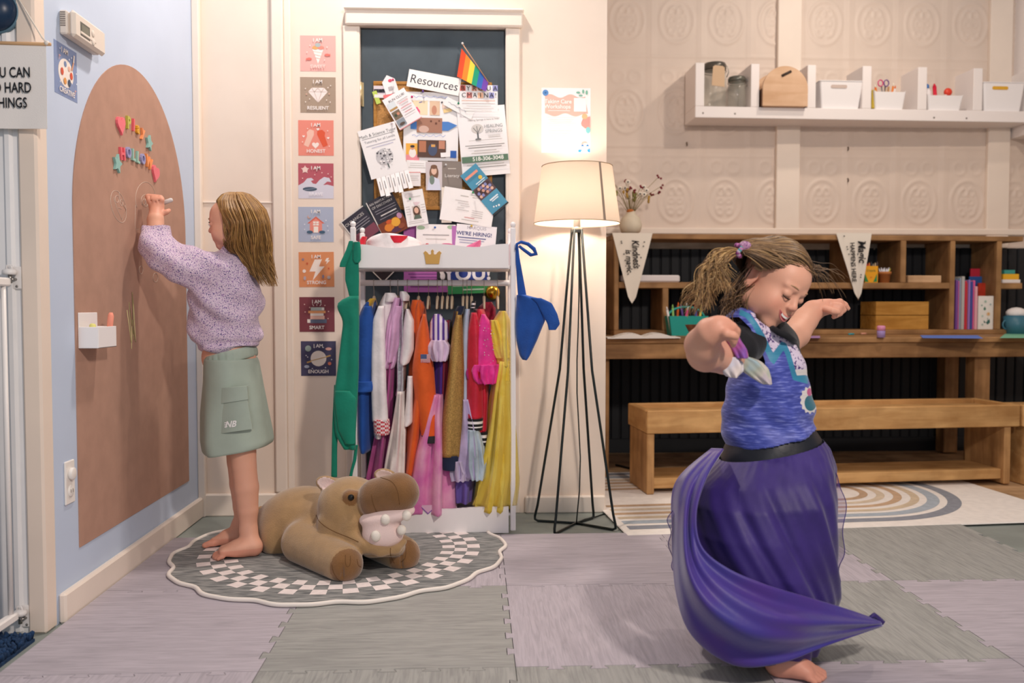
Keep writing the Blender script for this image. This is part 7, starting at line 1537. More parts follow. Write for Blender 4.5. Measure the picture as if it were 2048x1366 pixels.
def patch(b, c, m, th, n=8):
    P = [[on_front(c[0][0] * (1 - u) * (1 - v) + c[1][0] * u * (1 - v) + c[2][0] * u * v + c[3][0] * (1 - u) * v, c[0][1] * (1 - u) * (1 - v) + c[1][1] * u * (1 - v) + c[2][1] * u * v + c[3][1] * (1 - u) * v, th) for u in np.linspace(0, 1, n)] for v in np.linspace(0, 1, n)]
    Q = [[(p.x, p.y + th + .004, p.z) for p in r] for r in P]; b.grid(P, m); b.grid(Q, m)
    for A, B in ((P[0], Q[0]), (P[-1], Q[-1]), ([r[0] for r in P], [r[0] for r in Q]), ([r[-1] for r in P], [r[-1] for r in Q])): b.grid([A, B], m)
patch(b, pf, SAGE, .010); b.build('pocket_flap', sk)
b = MB(); patch(b, [(427, 800), (494, 794), (505, 858), (434, 868)], SAGE, .0055, 10); b.build('pocket', sk)
b = MB(); LG = mat('#f3f1ef', .6)
for ch, x0 in (('N', 456), ('B', 467)):
    Vg, Fg = glyphs(ch, .035, .28); b.add([on_front(x0 + v[0] * 16, 849 - v[1] * 17 - .09 * (x0 + v[0] * 16 - 460), .0075) for v in Vg], Fg, LG)
for i in range(3): b.add([on_front(449 + dx, 845 + 4 * i + dy, .0075) for dx, dy in ((0, 0), (6, -.5), (5.5, 1.3), (-.5, 1.8))], [(0, 1, 2, 3)], LG)
b.build('logo_print', sk)
# hair
rs = random.Random(42); shades = [hairm(h) for h in ('#8d6535', '#a0763e', '#7c572f', '#b58b51', '#956c3a')]
def env1(z):
    """hair envelope of the drawing child at photo row z: centre x, half width, half depth"""
    zz = [384, 389, 400, 420, 444, 480, 500, 512, 540, 572]
    xl = np.interp(z, zz, [458, 444, 434, 434, 446, 448, 451, 464, 478, 500]); xr = np.interp(z, zz, [484, 500, 514, 531, 539, 541, 541, 540, 541, 546])
    hd = np.interp(z, zz, [.012, .040, .066, .092, .104, .098, .084, .074, .062, .052]); return (xl + xr) / 2, (xr - xl) / 2, hd
def hair_pt(a, z, rho, dx=0.0, dy=0.0):
    cx_, hw_, hd = env1(z); c_, s_ = math.cos(a), math.sin(a); c_ = math.copysign(abs(c_) ** .72, c_); s_ = math.copysign(abs(s_) ** .72, s_)
    return at(cx_ + hw_ * rho * c_ + dx, z, 3.045 + hd * rho * s_ + dy)
paths = []
for i in range(1150):
    a = rs.uniform(-.98 * math.pi, .98 * math.pi)
    if i % 4: a = -abs(a)                                  # most locks on the side towards the room
    rho = rs.uniform(.84, 1.03); front = abs(a) > 2.0
    ze = rs.uniform(486, 512) if front else rs.uniform(530, 574); z0 = 384 + rs.uniform(0, 3) ; cl = round(a * 5) * 1.7; P = []; wv_ = rs.uniform(3, 6); curl = rs.uniform(4, 13)
    for k in range(20):
        u = k / 19; z = z0 + (ze - z0) * u ** 1.25; w = wv_ * max(0, u - .25) * 1.6
        P.append(hair_pt(a, z, rho, w * math.sin(u * 12 + cl) + curl * max(0, u - .8) ** 1.5 * 8 * (0 if front else 1), .006 * max(0, u - .3) * math.sin(u * 11 + cl * 1.3)))
    paths.append(P)
hr1 = strands_mesh('hair', g1, paths, shades, .0021, .0005, 3, 3)
b = MB(); P = []
for z in np.linspace(386, 550, 30): P.append([hair_pt(w, z, .86) for w in np.linspace(-.95 * math.pi, .95 * math.pi, 34)])
b.grid(P, hairm('#6f4d2e')); b.build('hair_base', hr1)
# chalk in the fist
q0, q1 = at(318, 409, 3.045), at(345, 399, 3.05); b = MB(); b.tube([q0, q0 * .1 + q1 * .9, q1], [.0075, .0075, .005], mat('#d9d3d0', .9), 10); tag(b.build('chalk_stick'), 'short white chalk held in the raised fist of the drawing child', 'chalk')
# ------------------------------------------------------------------ dancing child
MATZ = 0.0118
g2 = thing('person', (A3(1590, 1345, 2.05)[0], 2.06, MATZ), 'twirling child in long purple skirt and blue tunic, arms raised, laughing down', 'person')
F2 = np.array((.44, -.765, -.47)); U2 = np.array((.443, -.126, .887)); F2 /= np.linalg.norm(F2); U2 -= F2 * (U2 @ F2); U2 /= np.linalg.norm(U2); E2 = np.cross(U2, F2)
K2 = .93; O2 = A3(1544, 568, 2.09)
H2 = lambda *p: hpt(O2, E2, F2, U2, K2, p)
s = SDF((.44, 1.72, 0.0), (1.02, 2.48, 1.10), .0032)
head(s, O2, E2, F2, U2, K2, True)
s.cap(H2(0, -.012, -.06), A3(1528, 660, 2.15), .036, .042, .02)
s.ell(A3(1532, 715, 2.16), (.075, .085, .095), None, .03); s.ell(A3(1538, 800, 2.15), (.082, .078, .10), None, .04); s.ell(A3(1543, 890, 2.14), (.072, .068, .08), None, .03); s.ell(A3(1548, 970, 2.14), (.085, .090, .07), None, .04)
# near arm, elbow raised towards the viewer, hand dropping by the chest
s.chain([A3(1500, 690, 2.085), A3(1450, 712, 2.00), A3(1411, 706, 1.925), A3(1405, 690, 1.885), A3(1420, 664, 1.845), A3(1431, 658, 1.835)], [.042, .0415, .0410, .038, .030, .026], .008)
hcn = A3(1445, 656, 1.83); RH = [np.array((.90, .2, -.38)), np.array((-.2, .98, .05)), np.array((.38, .0, .92))]; RH = [v / np.linalg.norm(v) for v in RH]
s.ell(hcn, (.030, .016, .025), RH, .012)
for i in range(4):
    y0 = 650 + i * 7.5
    finger(s, [A3(1452 - i * 1.5, y0 - 2, 1.832 + .003 * i), A3(1466 - i * 2.2, y0 + 3, 1.830 + .004 * i), A3(1474 - i * 2.6, y0 + 11, 1.838 + .004 * i), A3(1475 - i * 3, y0 + 18, 1.850 + .004 * i)], .0088, .0066)
finger(s, [A3(1438, 660, 1.822), A3(1452, 667, 1.808), A3(1466, 671, 1.808), A3(1472, 674, 1.814)], .0105, .0075)
# far arm reaching out behind the face
s.chain([A3(1562, 690, 2.20), A3(1592, 668, 2.27), A3(1610, 640, 2.32), A3(1626, 622, 2.33), A3(1640, 616, 2.33)], [.040, .036, .033, .028, .0235], .008)
hf = A3(1658, 613, 2.33); s.ell(hf, (.028, .022, .021), [(.98, 0, .05), (0, 1, 0), (-.05, 0, .98)], .012)
finger(s, [A3(1664, 605, 2.315), A3(1680, 603, 2.315), A3(1690, 609, 2.315), A3(1696, 617, 2.318)], .0088, .0066)
finger(s, [A3(1666, 611, 2.305), A3(1681, 612, 2.300), A3(1687, 620, 2.306), A3(1681, 626, 2.318)], .0088, .0070)
finger(s, [A3(1664, 617, 2.302), A3(1676, 620, 2.298), A3(1680, 627, 2.304), A3(1674, 631, 2.316)], .0085, .0068)
finger(s, [A3(1660, 622, 2.302), A3(1669, 626, 2.298), A3(1672, 631, 2.304), A3(1667, 634, 2.314)], .0078, .0064)
finger(s, [A3(1652, 618, 2.300), A3(1664, 622, 2.284), A3(1676, 624, 2.282)], .0095, .0075)
# legs and feet
s.chain([A3(1550, 960, 2.10), A3(1560, 1130, 2.06), A3(1548, 1220, 2.07), A3(1556, 1300, 2.065), A3(1553, 1315, 2.065)], [.066, .047, .046, .031, .028], .008)
s.chain([A3(1540, 960, 2.18), A3(1525, 1100, 2.14), A3(1500, 1190, 2.22), A3(1478, 1260, 2.27), A3(1476, 1268, 2.27)], [.066, .047, .044, .030, .027], .008)
ft0 = np.array(atz(1556, 1350, MATZ)); ft1 = np.array(atz(1622, 1360, MATZ)); 
foot(s, ft0 + np.array((0, 0.0, .028)), ft1 + np.array((0, 0, .020)), (.15, .99, 0), MATZ, 1); s.cap(A3(1553, 1315, 2.065), ft0 + np.array((0, 0, .030)), .028, .027, .02)
fb = A3(1476, 1282, 2.27); s.cap(fb, fb + np.array((.10, -.02, -.012)), .024, .017, .015)
s.plane((0, 0, MATZ), (0, 0, -1))
V, Fq = s.mesh(2); col = face_tint(V, O2, E2, F2, U2, K2, True)
for c, r in ((hcn, .05), (hf, .055)):
    q = np.linalg.norm(V - c, axis=1); w = np.clip(1 - (q - .02) / r, 0, 1)[:, None] * .28; col = col * (1 - w) + SKR * w
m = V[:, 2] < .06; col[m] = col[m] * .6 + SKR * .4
o = mesh_np('body', V, Fq, [SKIN], sm=True, parent=g2); paint(o, col)
eyes(H2, E2, F2, U2, K2, g2, 'a', '#4a3a2a', False)
from mathutils.bvhtree import BVHTree
bv = BVHTree.FromPolygons([tuple(v) for v in V], [tuple(f) for f in Fq])
def onface(x, z, off):
    """point of the face surface straight behind (x, z) of the head frame, lifted by off"""
    p = Vector(H2(x, .16, z)); h = bv.ray_cast(p, Vector(-F2)); q = h[0] if h[0] is not None else Vector(H2(x, .08, z)); return q + Vector(F2) * off
MW = .027
def zu(x): return -.0485 + .0085 * (x / MW) ** 2
def zl(x): return -.0615 + .0215 * (x / MW) ** 2 * (1 - .05)
X_ = np.linspace(-MW, MW, 25)
b = MB(); b.grid([[onface(x, zu(x) * (1 - v) + min(zl(x), zu(x) - .0003) * v, .0012 + .0006 * math.sin(math.pi * v)) for x in X_] for v in np.linspace(0, 1, 7)], mat('#8f2434', .4)); mo = b.build('mouth', g2)
b = MB(); b.grid([[onface(x, zu(x) - v * max(0, min(.0058, (zu(x) - zl(x)) * .6)), .0024 - .0006 * v) for x in X_[4:-4]] for v in np.linspace(0, 1, 4)], mat('#f3eee6', .25)); b.build('teeth', mo)
LM = mat('#cf7a76', .4)
for fz, r_ in ((zu, .0022), (zl, .0027)):
    b = MB(); b.tube([onface(x, fz(x), .0006) for x in X_], [r_ * (.35 + .65 * (1 - (x / MW) ** 2)) for x in X_], LM, 8); b.build('lip', mo)
# black shirt
KB = mat('#16161b', .85, bump=.2, bs=200, sheen=.2)
s = SDF((.44, 1.8, .46), (1.0, 2.45, 1.02), .0036)
s.ell(A3(1532, 712, 2.16), (.082, .092, .100), None, .03); s.ell(A3(1538, 800, 2.15), (.088, .084, .10), None, .04)
s.ell(A3(1543, 872, 2.14), (.084, .080, .07), None, .04)
s.cap(A3(1528, 676, 2.15), A3(1530, 662, 2.135), .055, .047, .02)
s.chain([A3(1512, 676, 2.11), A3(1492, 686, 2.07), A3(1478, 694, 2.04)], [.046, .046, .0465], .02)
s.ell(A3(1558, 690, 2.20), (.045, .045, .045), None, .03)
V, Fq = s.mesh(2); V = cloth_folds(V, Fq, [((.4, 1, 1), 60, 1)], .003, 9, 6)
mesh_np('shirt', V, Fq, [KB], sm=True, parent=g2)
# blue tunic: a shell over the torso with an open armhole and a printed bib
TUN, N, L, PT = new_mat('tunic_blue'); tc = N.new('ShaderNodeTexCoord'); mp = N.new('ShaderNodeMapping'); mp.inputs['Scale'].default_value = (.22, .22, 1.6); mp.inputs['Rotation'].default_value = (0, .12, 0); L.new(tc.outputs['Object'], mp.inputs[0])
nz = N.new('ShaderNodeTexNoise'); nz.inputs['Scale'].default_value = 150; nz.inputs['Detail'].default_value = 3; L.new(mp.outputs[0], nz.inputs['Vector']); rp = N.new('ShaderNodeValToRGB'); L.new(nz.outputs['Fac'], rp.inputs[0])
rp.color_ramp.elements[0].position = .42; rp.color_ramp.elements[0].color = lin('#35429c'); rp.color_ramp.elements[1].position = .68; rp.color_ramp.elements[1].color = lin('#7c86d2'); e_ = rp.color_ramp.elements.new(.55); e_.color = lin('#4c58b4')
PT.inputs['Roughness'].default_value = .55; PT.inputs['Sheen Weight'].default_value = .3
bp = N.new('ShaderNodeBump'); bp.inputs['Strength'].default_value = .35; bp.inputs['Distance'].default_value = .003; L.new(nz.outputs['Fac'], bp.inputs['Height']); L.new(bp.outputs[0], PT.inputs['Normal'])
s = SDF((.44, 1.85, .50), (1.0, 2.40, 1.02), .0032)
for (yy, xl_, xr_, dd) in ((652, 1482, 1560, .085), (690, 1474, 1586, .098), (730, 1464, 1606, .104), (775, 1456, 1618, .104), (820, 1450, 1626, .102), (868, 1448, 1632, .104)):
    a = A3(xl_, yy, 2.13); c = A3(xr_, yy, 2.13); s.ell((a + c) / 2 + np.array((0, .012, 0)), ((c[0] - a[0]) / 2, dd, .058), None, .03)
a, c = A3(1458, 926, 2.13), A3(1636, 884, 2.13); s.ell((a + c) / 2, ((c[0] - a[0]) / 2 + .004, .118, .060), [(.97, 0, .235), (0, 1, 0), (-.235, 0, .97)], .03)
q = A3(1545, 899, 2.03); s.cap(A3(1490, 662, 2.085), A3(1516, 652, 2.12), .056, .050, .025); s.cap(A3(1562, 668, 2.20), A3(1540, 655, 2.16), .046, .046, .025)
s.plane(A3(1545, 896, 2.03), (.23, 0, -.97))
V, Fq = s.mesh(2); V = cloth_folds(V, Fq, [((1, .3, .55), 62, 1), ((.8, -.3, .9), 105, .5)], .0042, 7, 11, np.clip((.99 - V[:, 2]) / .12, .15, 1) * np.clip((V[:, 2] - .50) / .10, .25, 1))
px, py = to_px(face_centres(V, Fq)); nf = normals(V, Fq)[Fq].mean(1); front = nf[:, 1] < .15
hole_p = [(1440, 636), (1478, 634), (1500, 655), (1519, 690), (1530, 722), (1530, 738), (1505, 735), (1480, 742), (1455, 745)]
hole = front & inpoly(px, py, hole_p)
top = inpoly(px, py, [(1500, 560), (1512, 636), (1530, 650), (1548, 662), (1572, 672), (1590, 690), (1640, 690), (1640, 560)])
tr = [(1480, 618), (1500, 628), (1514, 645), (1528, 668), (1546, 706), (1563, 683), (1572, 686), (1580, 704), (1592, 744), (1616, 752), (1616, 768), (1586, 760), (1572, 712), (1567, 700), (1548, 729), (1540, 722), (1518, 676), (1504, 650), (1490, 634), (1478, 630)]
bib = [(1500, 624), (1560, 640), (1640, 690), (1640, 745), (1612, 752), (1592, 745), (1580, 704), (1571, 686), (1563, 683), (1546, 706), (1528, 668), (1514, 645)]
kp = ~(hole | top); Fk = Fq[kp]; vx, vy = to_px(V)
# let the armhole and neckline follow their outline smoothly
cnt = np.zeros(len(V)); tot = np.zeros(len(V)); np.add.at(cnt, Fk.ravel(), 1); np.add.at(tot, Fq.ravel(), 1); edge = (cnt > 0) & (cnt < tot) & (normals(V, Fq)[:, 1] < .15)
dd_, qx_, qy_ = sd_poly(vx, vy, hole_p); m = edge & (np.abs(dd_) < 5)
fw, rt, upv = np.array(_f), np.array(_r), np.array(_u); zc = (V - np.array(CAM)) @ fw
V[m] += ((qx_ - vx)[:, None] * rt * (zc / F_PX)[:, None] - (qy_ - vy)[:, None] * upv * (zc / F_PX)[:, None])[m]
fr_ = normals(V, Fq)[:, 1] < .2
def soft(poly): return np.where(fr_, np.clip(.5 - sd_poly(vx, vy, poly)[0] / 6, 0, 1), 0)
th_ = np.linspace(0, 2 * math.pi, 29)[:-1]
masks = {'bib': soft(bib), 'teal': soft(tr), 'fringe': np.maximum(soft([(1590, 740), (1640, 736), (1640, 748), (1594, 751)]), soft([(1620 + (17 + 4 * (i % 2)) * math.cos(a), 800 + (24 + 5 * (i % 2)) * math.sin(a)) for i, a in enumerate(th_)])), 'emblem': soft([(1621 + 12 * math.cos(a), 806 + 16 * math.sin(a)) for a in th_]), 'gem': soft([(1619 + 5 * math.cos(a), 784 + 8 * math.sin(a)) for a in th_])}
o = mesh_np('tunic', V, Fk, [TUN], None, True, g2)
N, L = TUN.node_tree.nodes, TUN.node_tree.links; prev = rp.outputs[0]
bn = N.new('ShaderNodeTexNoise'); bn.inputs['Scale'].default_value = 150; bn.inputs['Detail'].default_value = 1.5; L.new(tc.outputs['Object'], bn.inputs['Vector']); br = N.new('ShaderNodeValToRGB'); L.new(bn.outputs['Fac'], br.inputs[0]); br.color_ramp.elements[0].position = .56; br.color_ramp.elements[0].color = lin('#dccde2'); br.color_ramp.elements[1].position = .60; br.color_ramp.elements[1].color = lin('#4f3378')
for nm_, c_ in (('bib', None), ('teal', '#2f86a8'), ('fringe', '#e3dcd8'), ('emblem', '#1f6a7c'), ('gem', '#c94a86')):
    at_ = o.data.attributes.new(nm_, 'FLOAT', 'POINT'); at_.data.foreach_set('value', masks[nm_].astype(np.float32))
    an = N.new('ShaderNodeAttribute'); an.attribute_name = nm_; mr = N.new('ShaderNodeMapRange'); mr.inputs['From Min'].default_value = .42; mr.inputs['From Max'].default_value = .58; L.new(an.outputs['Fac'], mr.inputs['Value'])
    mx = N.new('ShaderNodeMixRGB'); L.new(mr.outputs[0], mx.inputs[0]); L.new(prev, mx.inputs[1])
    if c_: mx.inputs[2].default_value = lin(c_)
    else: L.new(br.outputs[0], mx.inputs[2])
    prev = mx.outputs[0]
L.new(prev, PT.inputs['Base Color'])
# stray collar of the shirt
b = MB(); b.tube([A3(x, y, Y) for x, y, Y in ((1538, 652, 2.06), (1556, 664, 2.035), (1574, 672, 2.03), (1588, 682, 2.045), (1580, 688, 2.10))], [.007, .008, .009, .008, .005], KB, 8); b.build('shirt_collar', g2)
# waistband
WB = mat('#1d1f27', .45, bump=.1, bs=80)
P = []
for i in range(9):
    u = i / 8; yc = 866 + 42 * u; a, c = at(1460 - 18 * u, yc, 2.13), at(1622 + 22 * u, yc, 2.13); xc, hw_ = (a.x + c.x) / 2, (c.x - a.x) / 2; row = []
    for j in range(60):
        w = 2 * math.pi * j / 60; rr = 1 + .018 * math.sin(math.pi * u) + .008 * math.sin(7 * w + 3 * u)
        row.append((xc + hw_ * math.cos(w) * rr, 2.135 + (.092 + .018 * u) * math.sin(w) * rr, a.z + .20 * hw_ * math.cos(w)))
    P.append(row)
b = MB(); b.grid(P, WB, closed=True); b.build('waistband', g2)
# pastel tulle sleeves
PA, N, L, P_ = new_mat('pastel_tulle'); tc = N.new('ShaderNodeTexCoord'); nz = N.new('ShaderNodeTexNoise'); nz.inputs['Scale'].default_value = 18; L.new(tc.outputs['Object'], nz.inputs['Vector']); rp = N.new('ShaderNodeValToRGB'); L.new(nz.outputs['Fac'], rp.inputs[0])
for k_, (p_, c_) in enumerate(((.32, '#a9c4cf'), (.45, '#b9bfae'), (.55, '#d9cfc4'), (.68, '#c9b6cf'))):
    e_ = rp.color_ramp.elements[k_] if k_ < 2 else rp.color_ramp.elements.new(p_); e_.position = p_; e_.color = lin(c_)
L.new(rp.outputs[0], P_.inputs['Base Color']); P_.inputs['Roughness'].default_value = .6; P_.inputs['Alpha'].default_value = .88; P_.inputs['Sheen Weight'].default_value = .4
for nm, rows, Y, dy, m in (('tulle_sleeve', [(708, 1462, 1484), (722, 1470, 1520), (738, 1482, 1534), (754, 1502, 1539), (768, 1524, 1542)], 2.005, .022, PA), ('tulle_cuff', [(713, 1452, 1470), (724, 1436, 1484), (742, 1442, 1484), (754, 1456, 1472)], 1.965, .030, mat('#d3d3e2', .6, h2='#e3d6d0', vs=20, bump=.3, bs=50)), ('magenta_cuff', [(668, 1456, 1476), (680, 1450, 1480), (700, 1462, 1492), (716, 1472, 1494)], 1.945, .022, mat('#b2589c', .6, h2='#8a58b0', vs=24, bump=.3, bs=50))):
    b = MB(); b.grid(px_loft(rows, Y, dy, 40, 26, 5, .2, 3, 1, 1.0), m, closed=True, caps=True); b.build(nm, g2)
# skirt
SK1 = mat('#2f1f62', .55, var=.22, vs=7, bump=.15, bs=60, sheen=.3, h2='#3d2a78'); SK2 = mat('#4c2f86', .5, vs=5, bump=.12, bs=70, sheen=.4, h2='#3a368c')
tab = [(0, 900, 1442, 1644, .20, .105), (.05, 916, 1424, 1654, .18, .125), (.13, 950, 1384, 1664, .12, .165), (.22, 990, 1366, 1664, .05, .20), (.36, 1050, 1358, 1660, 0, .215), (.52, 1115, 1362, 1658, 0, .22), (.68, 1175, 1368, 1660, 0, .21), (.84, 1230, 1380, 1650, 0, .20), (1.0, 1275, 1405, 1625, 0, .185)]
T_ = np.array([r[0] for r in tab]); P = []
for t in np.linspace(0, 1, 90):
    yc, xl_, xr_, sl, dp = [np.interp(t, T_, [r[k] for r in tab]) for k in range(1, 6)]
    a, c = at(xl_, yc, 2.12), at(xr_, yc, 2.12); xc, hw_ = (a.x + c.x) / 2, (c.x - a.x) / 2; row = []
    for j in range(150):
        w = 2 * math.pi * j / 150; ph = w - 1.5 * t
        g = .45 * math.sin(11 * ph + .8 * math.sin(2 * ph)) + .35 * math.sin(17 * ph + 1.3) + .5 * math.sin(5 * ph + 2) + .3 * math.sin(26 * ph + 2 * math.sin(3 * ph))
        gath = .5 * math.sin(46 * w + 3 * math.sin(5 * w)) * max(0, 1 - t * 5)
        rr = 1 + (.055 * g * min(1, t * 4 + .1) + .020 * gath)
        row.append((xc + hw_ * math.cos(w) * (1 + (rr - 1) * .7), 2.125 + dp * math.sin(w) * rr, a.z + sl * hw_ * math.cos(w)))
    P.append(row)
b = MB(); b.grid(P, SK1, closed=True); skt = b.build('skirt', g2)
# outer skirt swept round by the twirl
from_ = [(1446, 898, 2.035), (1412, 955, 1.985), (1392, 1025, 1.945), (1402, 1092, 1.905), (1452, 1136, 1.875), (1530, 1170, 1.865), (1610, 1194, 1.885), (1690, 1218, 1.935), (1762, 1243, 2.00)]
to_ = [(1424, 897, 2.07), (1352, 965, 2.09), (1345, 1060, 2.06), (1353, 1185, 1.99), (1386, 1272, 1.935), (1468, 1329, 1.90), (1560, 1325, 1.895), (1656, 1289, 1.935), (1766, 1251, 2.00)]
def spl(pts, u):
    k = len(pts) - 1; i = min(int(u * k), k - 1); f = u * k - i; p = [np.array(pts[max(0, min(k, i + d))], float) for d in (-1, 0, 1, 2)]
    return .5 * (2 * p[1] + (p[2] - p[0]) * f + (2 * p[0] - 5 * p[1] + 4 * p[2] - p[3]) * f * f + (3 * p[1] - p[0] - 3 * p[2] + p[3]) * f ** 3)
P = []; Q = []
for u in np.linspace(0, 1, 120):
    A, B = spl(from_, u), spl(to_, u); row = []; rq = []; amp = math.sin(math.pi * min(1, max(0, (u - .02) / .98))) ** .5
    for v in np.linspace(-.12, 1.10, 60):
        vv = min(1, max(0, v)); c = A + (B - A) * vv
        y = c[2] - .055 * math.sin(math.pi * vv) * amp - .013 * amp * math.sin(9.5 * vv + 5.5 * u + .9 * math.sin(6 * u)) - .008 * amp * math.sin(19 * vv - 8 * u + 1) * min(1, vv * 4)
        if v < 0: y += -v * .5; 
        if v > 1: y += (v - 1) * .6
        row.append(at(c[0], c[1] + (6 * (-v) if v < 0 else 0), y))
    P.append(row)
b = MB(); b.grid(P, SK2); o = b.build('overskirt', g2)
sd = o.modifiers.new('cloth_thickness', 'SOLIDIFY'); sd.thickness = .002; sd.offset = 1
# dark closing fold between the two layers and the trailing hem tip
b = MB(); b.grid(px_loft([(1322, 1572, 1640), (1330, 1600, 1660), (1340, 1640, 1672), (1350, 1656, 1682), (1332 + 22, 1664, 1680)], 2.06, .012, 24, 16, 3, .3, 2), SK2, closed=True, caps=True); b.build('hem_tip', g2)
b = MB(); b.tube([A3(x, y, Y) for x, y, Y in ((1738, 1236, 1.985), (1748, 1230, 1.99), (1756, 1238, 2.0), (1764, 1244, 2.0), (1760, 1252, 2.0))], [.003, .006, .008, .008, .004], SK1, 8); b.build('frayed_tip', g2)
VE = mat('#6a4f9c', .6, alpha=.42, sheen=.4)
def veil(rows, name, seed):
    R_ = np.array(rows, float); uu = np.linspace(0, 1, 40); tt = np.linspace(0, 1, len(rows)); C = np.stack([np.interp(uu, tt, R_[:, k]) for k in range(4)], 1)
    for _ in range(6): C[1:-1] = (C[:-2] + 2 * C[1:-1] + C[2:]) / 4
    P = []
    for i, (y, xa, xb, Y) in enumerate(C):
        w = 3.5 * math.sin(i * .55 + seed); P.append([at(xa + (xb + w * (1 if seed < 5 else 0) - xa - (0 if seed < 5 else 0)) * k / 10 + (w * (1 - k / 10) if seed > 5 else 0), y, Y + .014 * math.sin(k * .9 + i * .30 + seed)) for k in range(11)])
    b = MB(); b.grid(P, VE); b.tube([r[-1] for r in P] if seed < 5 else [r[0] for r in P], .0011, mat('#4a3880', .7), 5); b.build(name, g2)['label'] = 'sheer purple tulle edge'
veil([(935, 1640, 1662, 2.10), (965, 1644, 1682, 2.10), (1000, 1640, 1690, 2.09), (1050, 1640, 1689, 2.09), (1100, 1640, 1688, 2.10), (1130, 1642, 1680, 2.10), (1165, 1645, 1682, 2.10), (1195, 1648, 1664, 2.10)], 'tulle_veil', 1)
veil([(1005, 1352, 1374, 2.06), (1040, 1336, 1376, 2.06), (1075, 1340, 1376, 2.05), (1110, 1340, 1376, 2.05), (1140, 1348, 1376, 2.04), (1170, 1360, 1378, 2.04)], 'tulle_veil', 7)
# hair: scalp shell, swept strands to the tie, flying pony tail, loose nape
rs = random.Random(77); shades2 = [hairm(h) for h in ('#6f563c', '#876848', '#584330', '#9c7c54', '#755a3e')]; dkh = [hairm(h) for h in ('#5c4531', '#4c3828', '#6b5239')]
C0 = np.array((0, -.014, .036)); RD = np.array((.0715, .0895, .0790))
def zthr(y): return float(np.interp(y, [-.10, -.052, -.038, -.012, .0, .02, .04, .06, .078], [-.085, -.05, .016, .028, .014, .020, .044, .068, .087]))
def scalp(d, f=1.04):
    d = np.array(d, float); d /= np.linalg.norm(d / RD) if False else 1; t = 1 / math.sqrt(((d / RD) ** 2).sum()); return C0 + d * t * f
V = []; Fc = []; nu, nv = 72, 40
for i in range(nv + 1):
    for j in range(nu):
        ph, th = 2 * math.pi * j / nu, math.pi * i / nv; V.append(scalp((math.sin(th) * math.cos(ph), math.sin(th) * math.sin(ph), math.cos(th)), 1.035))
okv = [p[2] > zthr(p[1]) for p in V]
for i in range(nv):
    for j in range(nu):
        q = (i * nu + j, (i + 1) * nu + j, (i + 1) * nu + (j + 1) % nu, i * nu + (j + 1) % nu)
        if all(okv[k] for k in q): Fc.append(q)
TW = A3(1478, 503, 2.035); q = (TW - O2) / K2; TL = np.array((q @ E2, q @ F2, q @ U2)); dT = (TL - C0) / np.linalg.norm(TL - C0)
fT = np.linalg.norm(TL - C0) * math.sqrt(((dT / RD) ** 2).sum())
def bulge(p):
    d = (np.array(p) - C0); d /= np.linalg.norm(d); return C0 + (np.array(p) - C0) * (1 + (fT - 1.06) * .9 * max(0, float(d @ dT)) ** 7)
b = MB(); b.add([tuple(H2(*bulge(p))) for p in V], Fc, mat('#5f4833', .85), True); base = b.build('hair_base', g2)
paths = []
for i in range(1100):
    ang = rs.uniform(0, 1); y = rs.uniform(-.09, .08); x = rs.uniform(-1, 1)
    # root on the hairline or the crown
    d = np.array((rs.uniform(-1, 1) * .95, rs.uniform(-.75, 1), rs.uniform(-.25, 1.0))); d /= np.linalg.norm(d); p = scalp(d, 1.04)
    if p[2] < zthr(p[1]) + .002: continue
    tgt = dT if p[0] < .03 or rs.random() < .5 else dT * np.array((-1, 1, 1)); f = rs.uniform(1.035, 1.085); P = []
    for k in range(13):
        u = k / 12; dd = d * (1 - u) + tgt * u + np.array((0, 0, .18 * math.sin(math.pi * u) * (1 if d[2] > .3 else .2))); dd = dd / np.linalg.norm(dd); P.append(H2(*scalp(dd, f + .02 * math.sin(math.pi * u) + ((fT - 1.05) * max(0, float(dd @ dT)) ** 7 if tgt is dT else 0))))
    Lq = (np.array([tuple(p_) for p_ in P]) - O2) / K2; Lz = Lq @ U2; Ly = Lq @ F2
    if any(Lz[k] < zthr(Ly[k]) - .004 for k in range(13)): continue
    if tgt is dT: P.append(TW + np.array((rs.uniform(-.006, .006), rs.uniform(-.006, .006), rs.uniform(-.006, .006))))
    paths.append(P)
hr2 = strands_mesh('hair', g2, paths, shades2, .0014, .0004, 3, 5)
paths = []
for i in range(640):
    ev = rs.random() ** .75; e = np.array((1462 - 86 * ev + rs.uniform(-16, 16), 560 + 62 * ev + rs.uniform(-34, 18), 2.05 + rs.uniform(-.06, .05)))
    m1 = np.array((rs.uniform(1420, 1452), rs.uniform(484, 520), 2.035 + rs.uniform(-.03, .02))); m2 = np.array((m1[0] * .45 + e[0] * .55 - rs.uniform(4, 22), m1[1] * .5 + e[1] * .5 + rs.uniform(-14, 10), (m1[2] + e[2]) / 2)); s0 = np.array((1478 + rs.uniform(-4, 3), 503 + rs.uniform(-5, 5), 2.032))
    cw, cp_ = rs.uniform(3, 9), round(ev * 9) * 1.3 + rs.uniform(-.5, .5); P = []
    for k in range(18):
        u = k / 17; pt = s0 * (1 - u) ** 3 + 3 * m1 * u * (1 - u) ** 2 + 3 * m2 * u * u * (1 - u) + e * u ** 3
        P.append(at(pt[0] + cw * u * math.sin(13 * u + cp_), pt[1] + cw * u * math.cos(11 * u + cp_), pt[2] + .006 * u * math.sin(9 * u + cp_)))
    paths.append(P)
strands_mesh('ponytail', g2, paths, [hairm(h) for h in ('#a58255', '#bd9863', '#8a6a46', '#cdab78', '#7a5c3e')], .0013, .0004, 3, 6)
paths = []
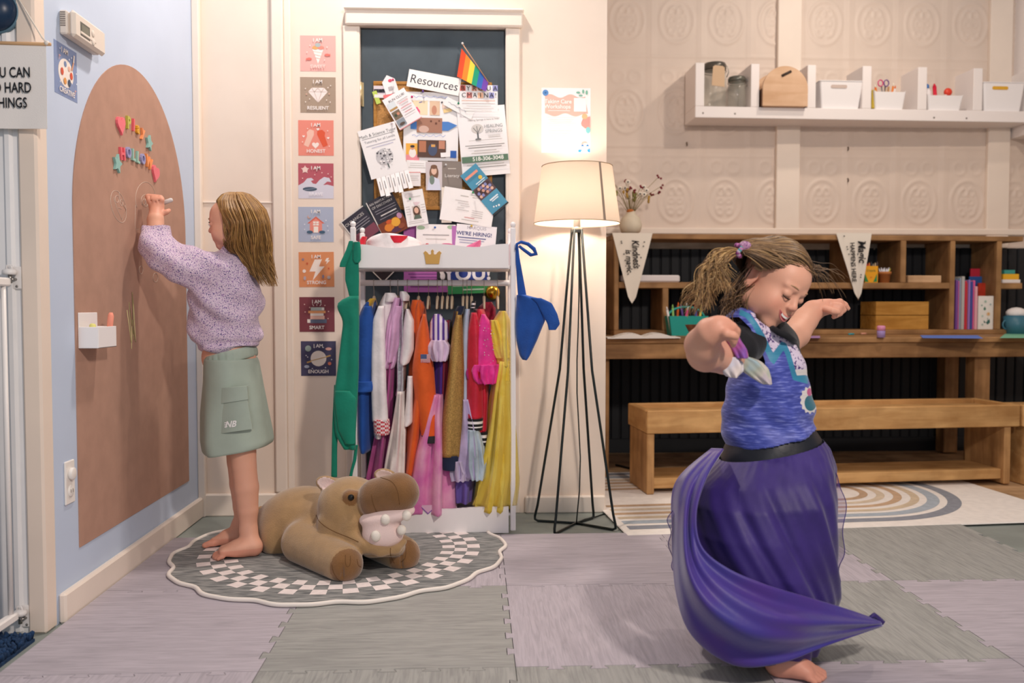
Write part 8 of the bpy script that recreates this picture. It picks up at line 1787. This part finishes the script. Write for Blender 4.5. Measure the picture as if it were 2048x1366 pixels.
for i in range(420):
    r0 = (rs.uniform(1492, 1535), rs.uniform(525, 590), 2.06 + rs.uniform(-.02, .10)); e = (rs.uniform(1440, 1535), rs.uniform(600, 655), 2.07 + rs.uniform(-.03, .10)); cw, cp_ = rs.uniform(2, 7), rs.uniform(0, 6.3); P = []
    if r0[0] > 1510 and r0[1] < 575: r0 = (1496, 580, 2.10)
    for k in range(14):
        u = k / 13; P.append(at(r0[0] + (e[0] - r0[0]) * u + cw * math.sin(9 * u + cp_) * u - 14 * math.sin(math.pi * u), r0[1] + (e[1] - r0[1]) * u + cw * .5 * math.cos(9 * u + cp_) * u, r0[2] + (e[2] - r0[2]) * u + .012))
    paths.append(P)
strands_mesh('nape_hair', g2, paths, dkh + shades2[:2], .0014, .0004, 3, 7)
paths = []
for i in range(30):
    far = i % 2; r0 = H2(rs.uniform(.02, .062), rs.uniform(.0, .06), rs.uniform(.06, .09)) if far else H2(rs.uniform(-.03, .05), rs.uniform(.05, .075), rs.uniform(.075, .095)); r0 = np.array(r0)
    e = r0 + np.array((rs.uniform(.03, .09), rs.uniform(-.03, .05), rs.uniform(-.09, .00))); m = (r0 + e) / 2 + np.array((.012, 0, .022)); P = [Vector(r0 * (1 - u) ** 2 + 2 * m * u * (1 - u) + e * u * u + np.array((0, 0, .003 * math.sin(9 * u + i)))) for u in np.linspace(0, 1, 11)]; paths.append(P)
strands_mesh('flyaway_hair', g2, paths, shades2, .0006, .0003, 3, 8)
tie = MB(); tR = random.Random(5)
for i in range(26):
    a = 2 * math.pi * i / 26; tie.ball(TW + np.array((-.002 + .004 * math.sin(3 * a), .012 * math.cos(a), .013 * math.sin(a) + .002)), .0055, mat(tR.choice(['#8a3f7c', '#c07aa8', '#3f3a5c', '#5a9aa0', '#b9a4b8']), .8), 8)
tie.ball(TW + np.array((.012, -.006, .012)), (.016, .012, .012), mat('#7f4a80', .8, h2='#c9a0b8', vs=200), 12); tie.build('hair_tie', hr2)['label'] = 'glittery purple hair tie'
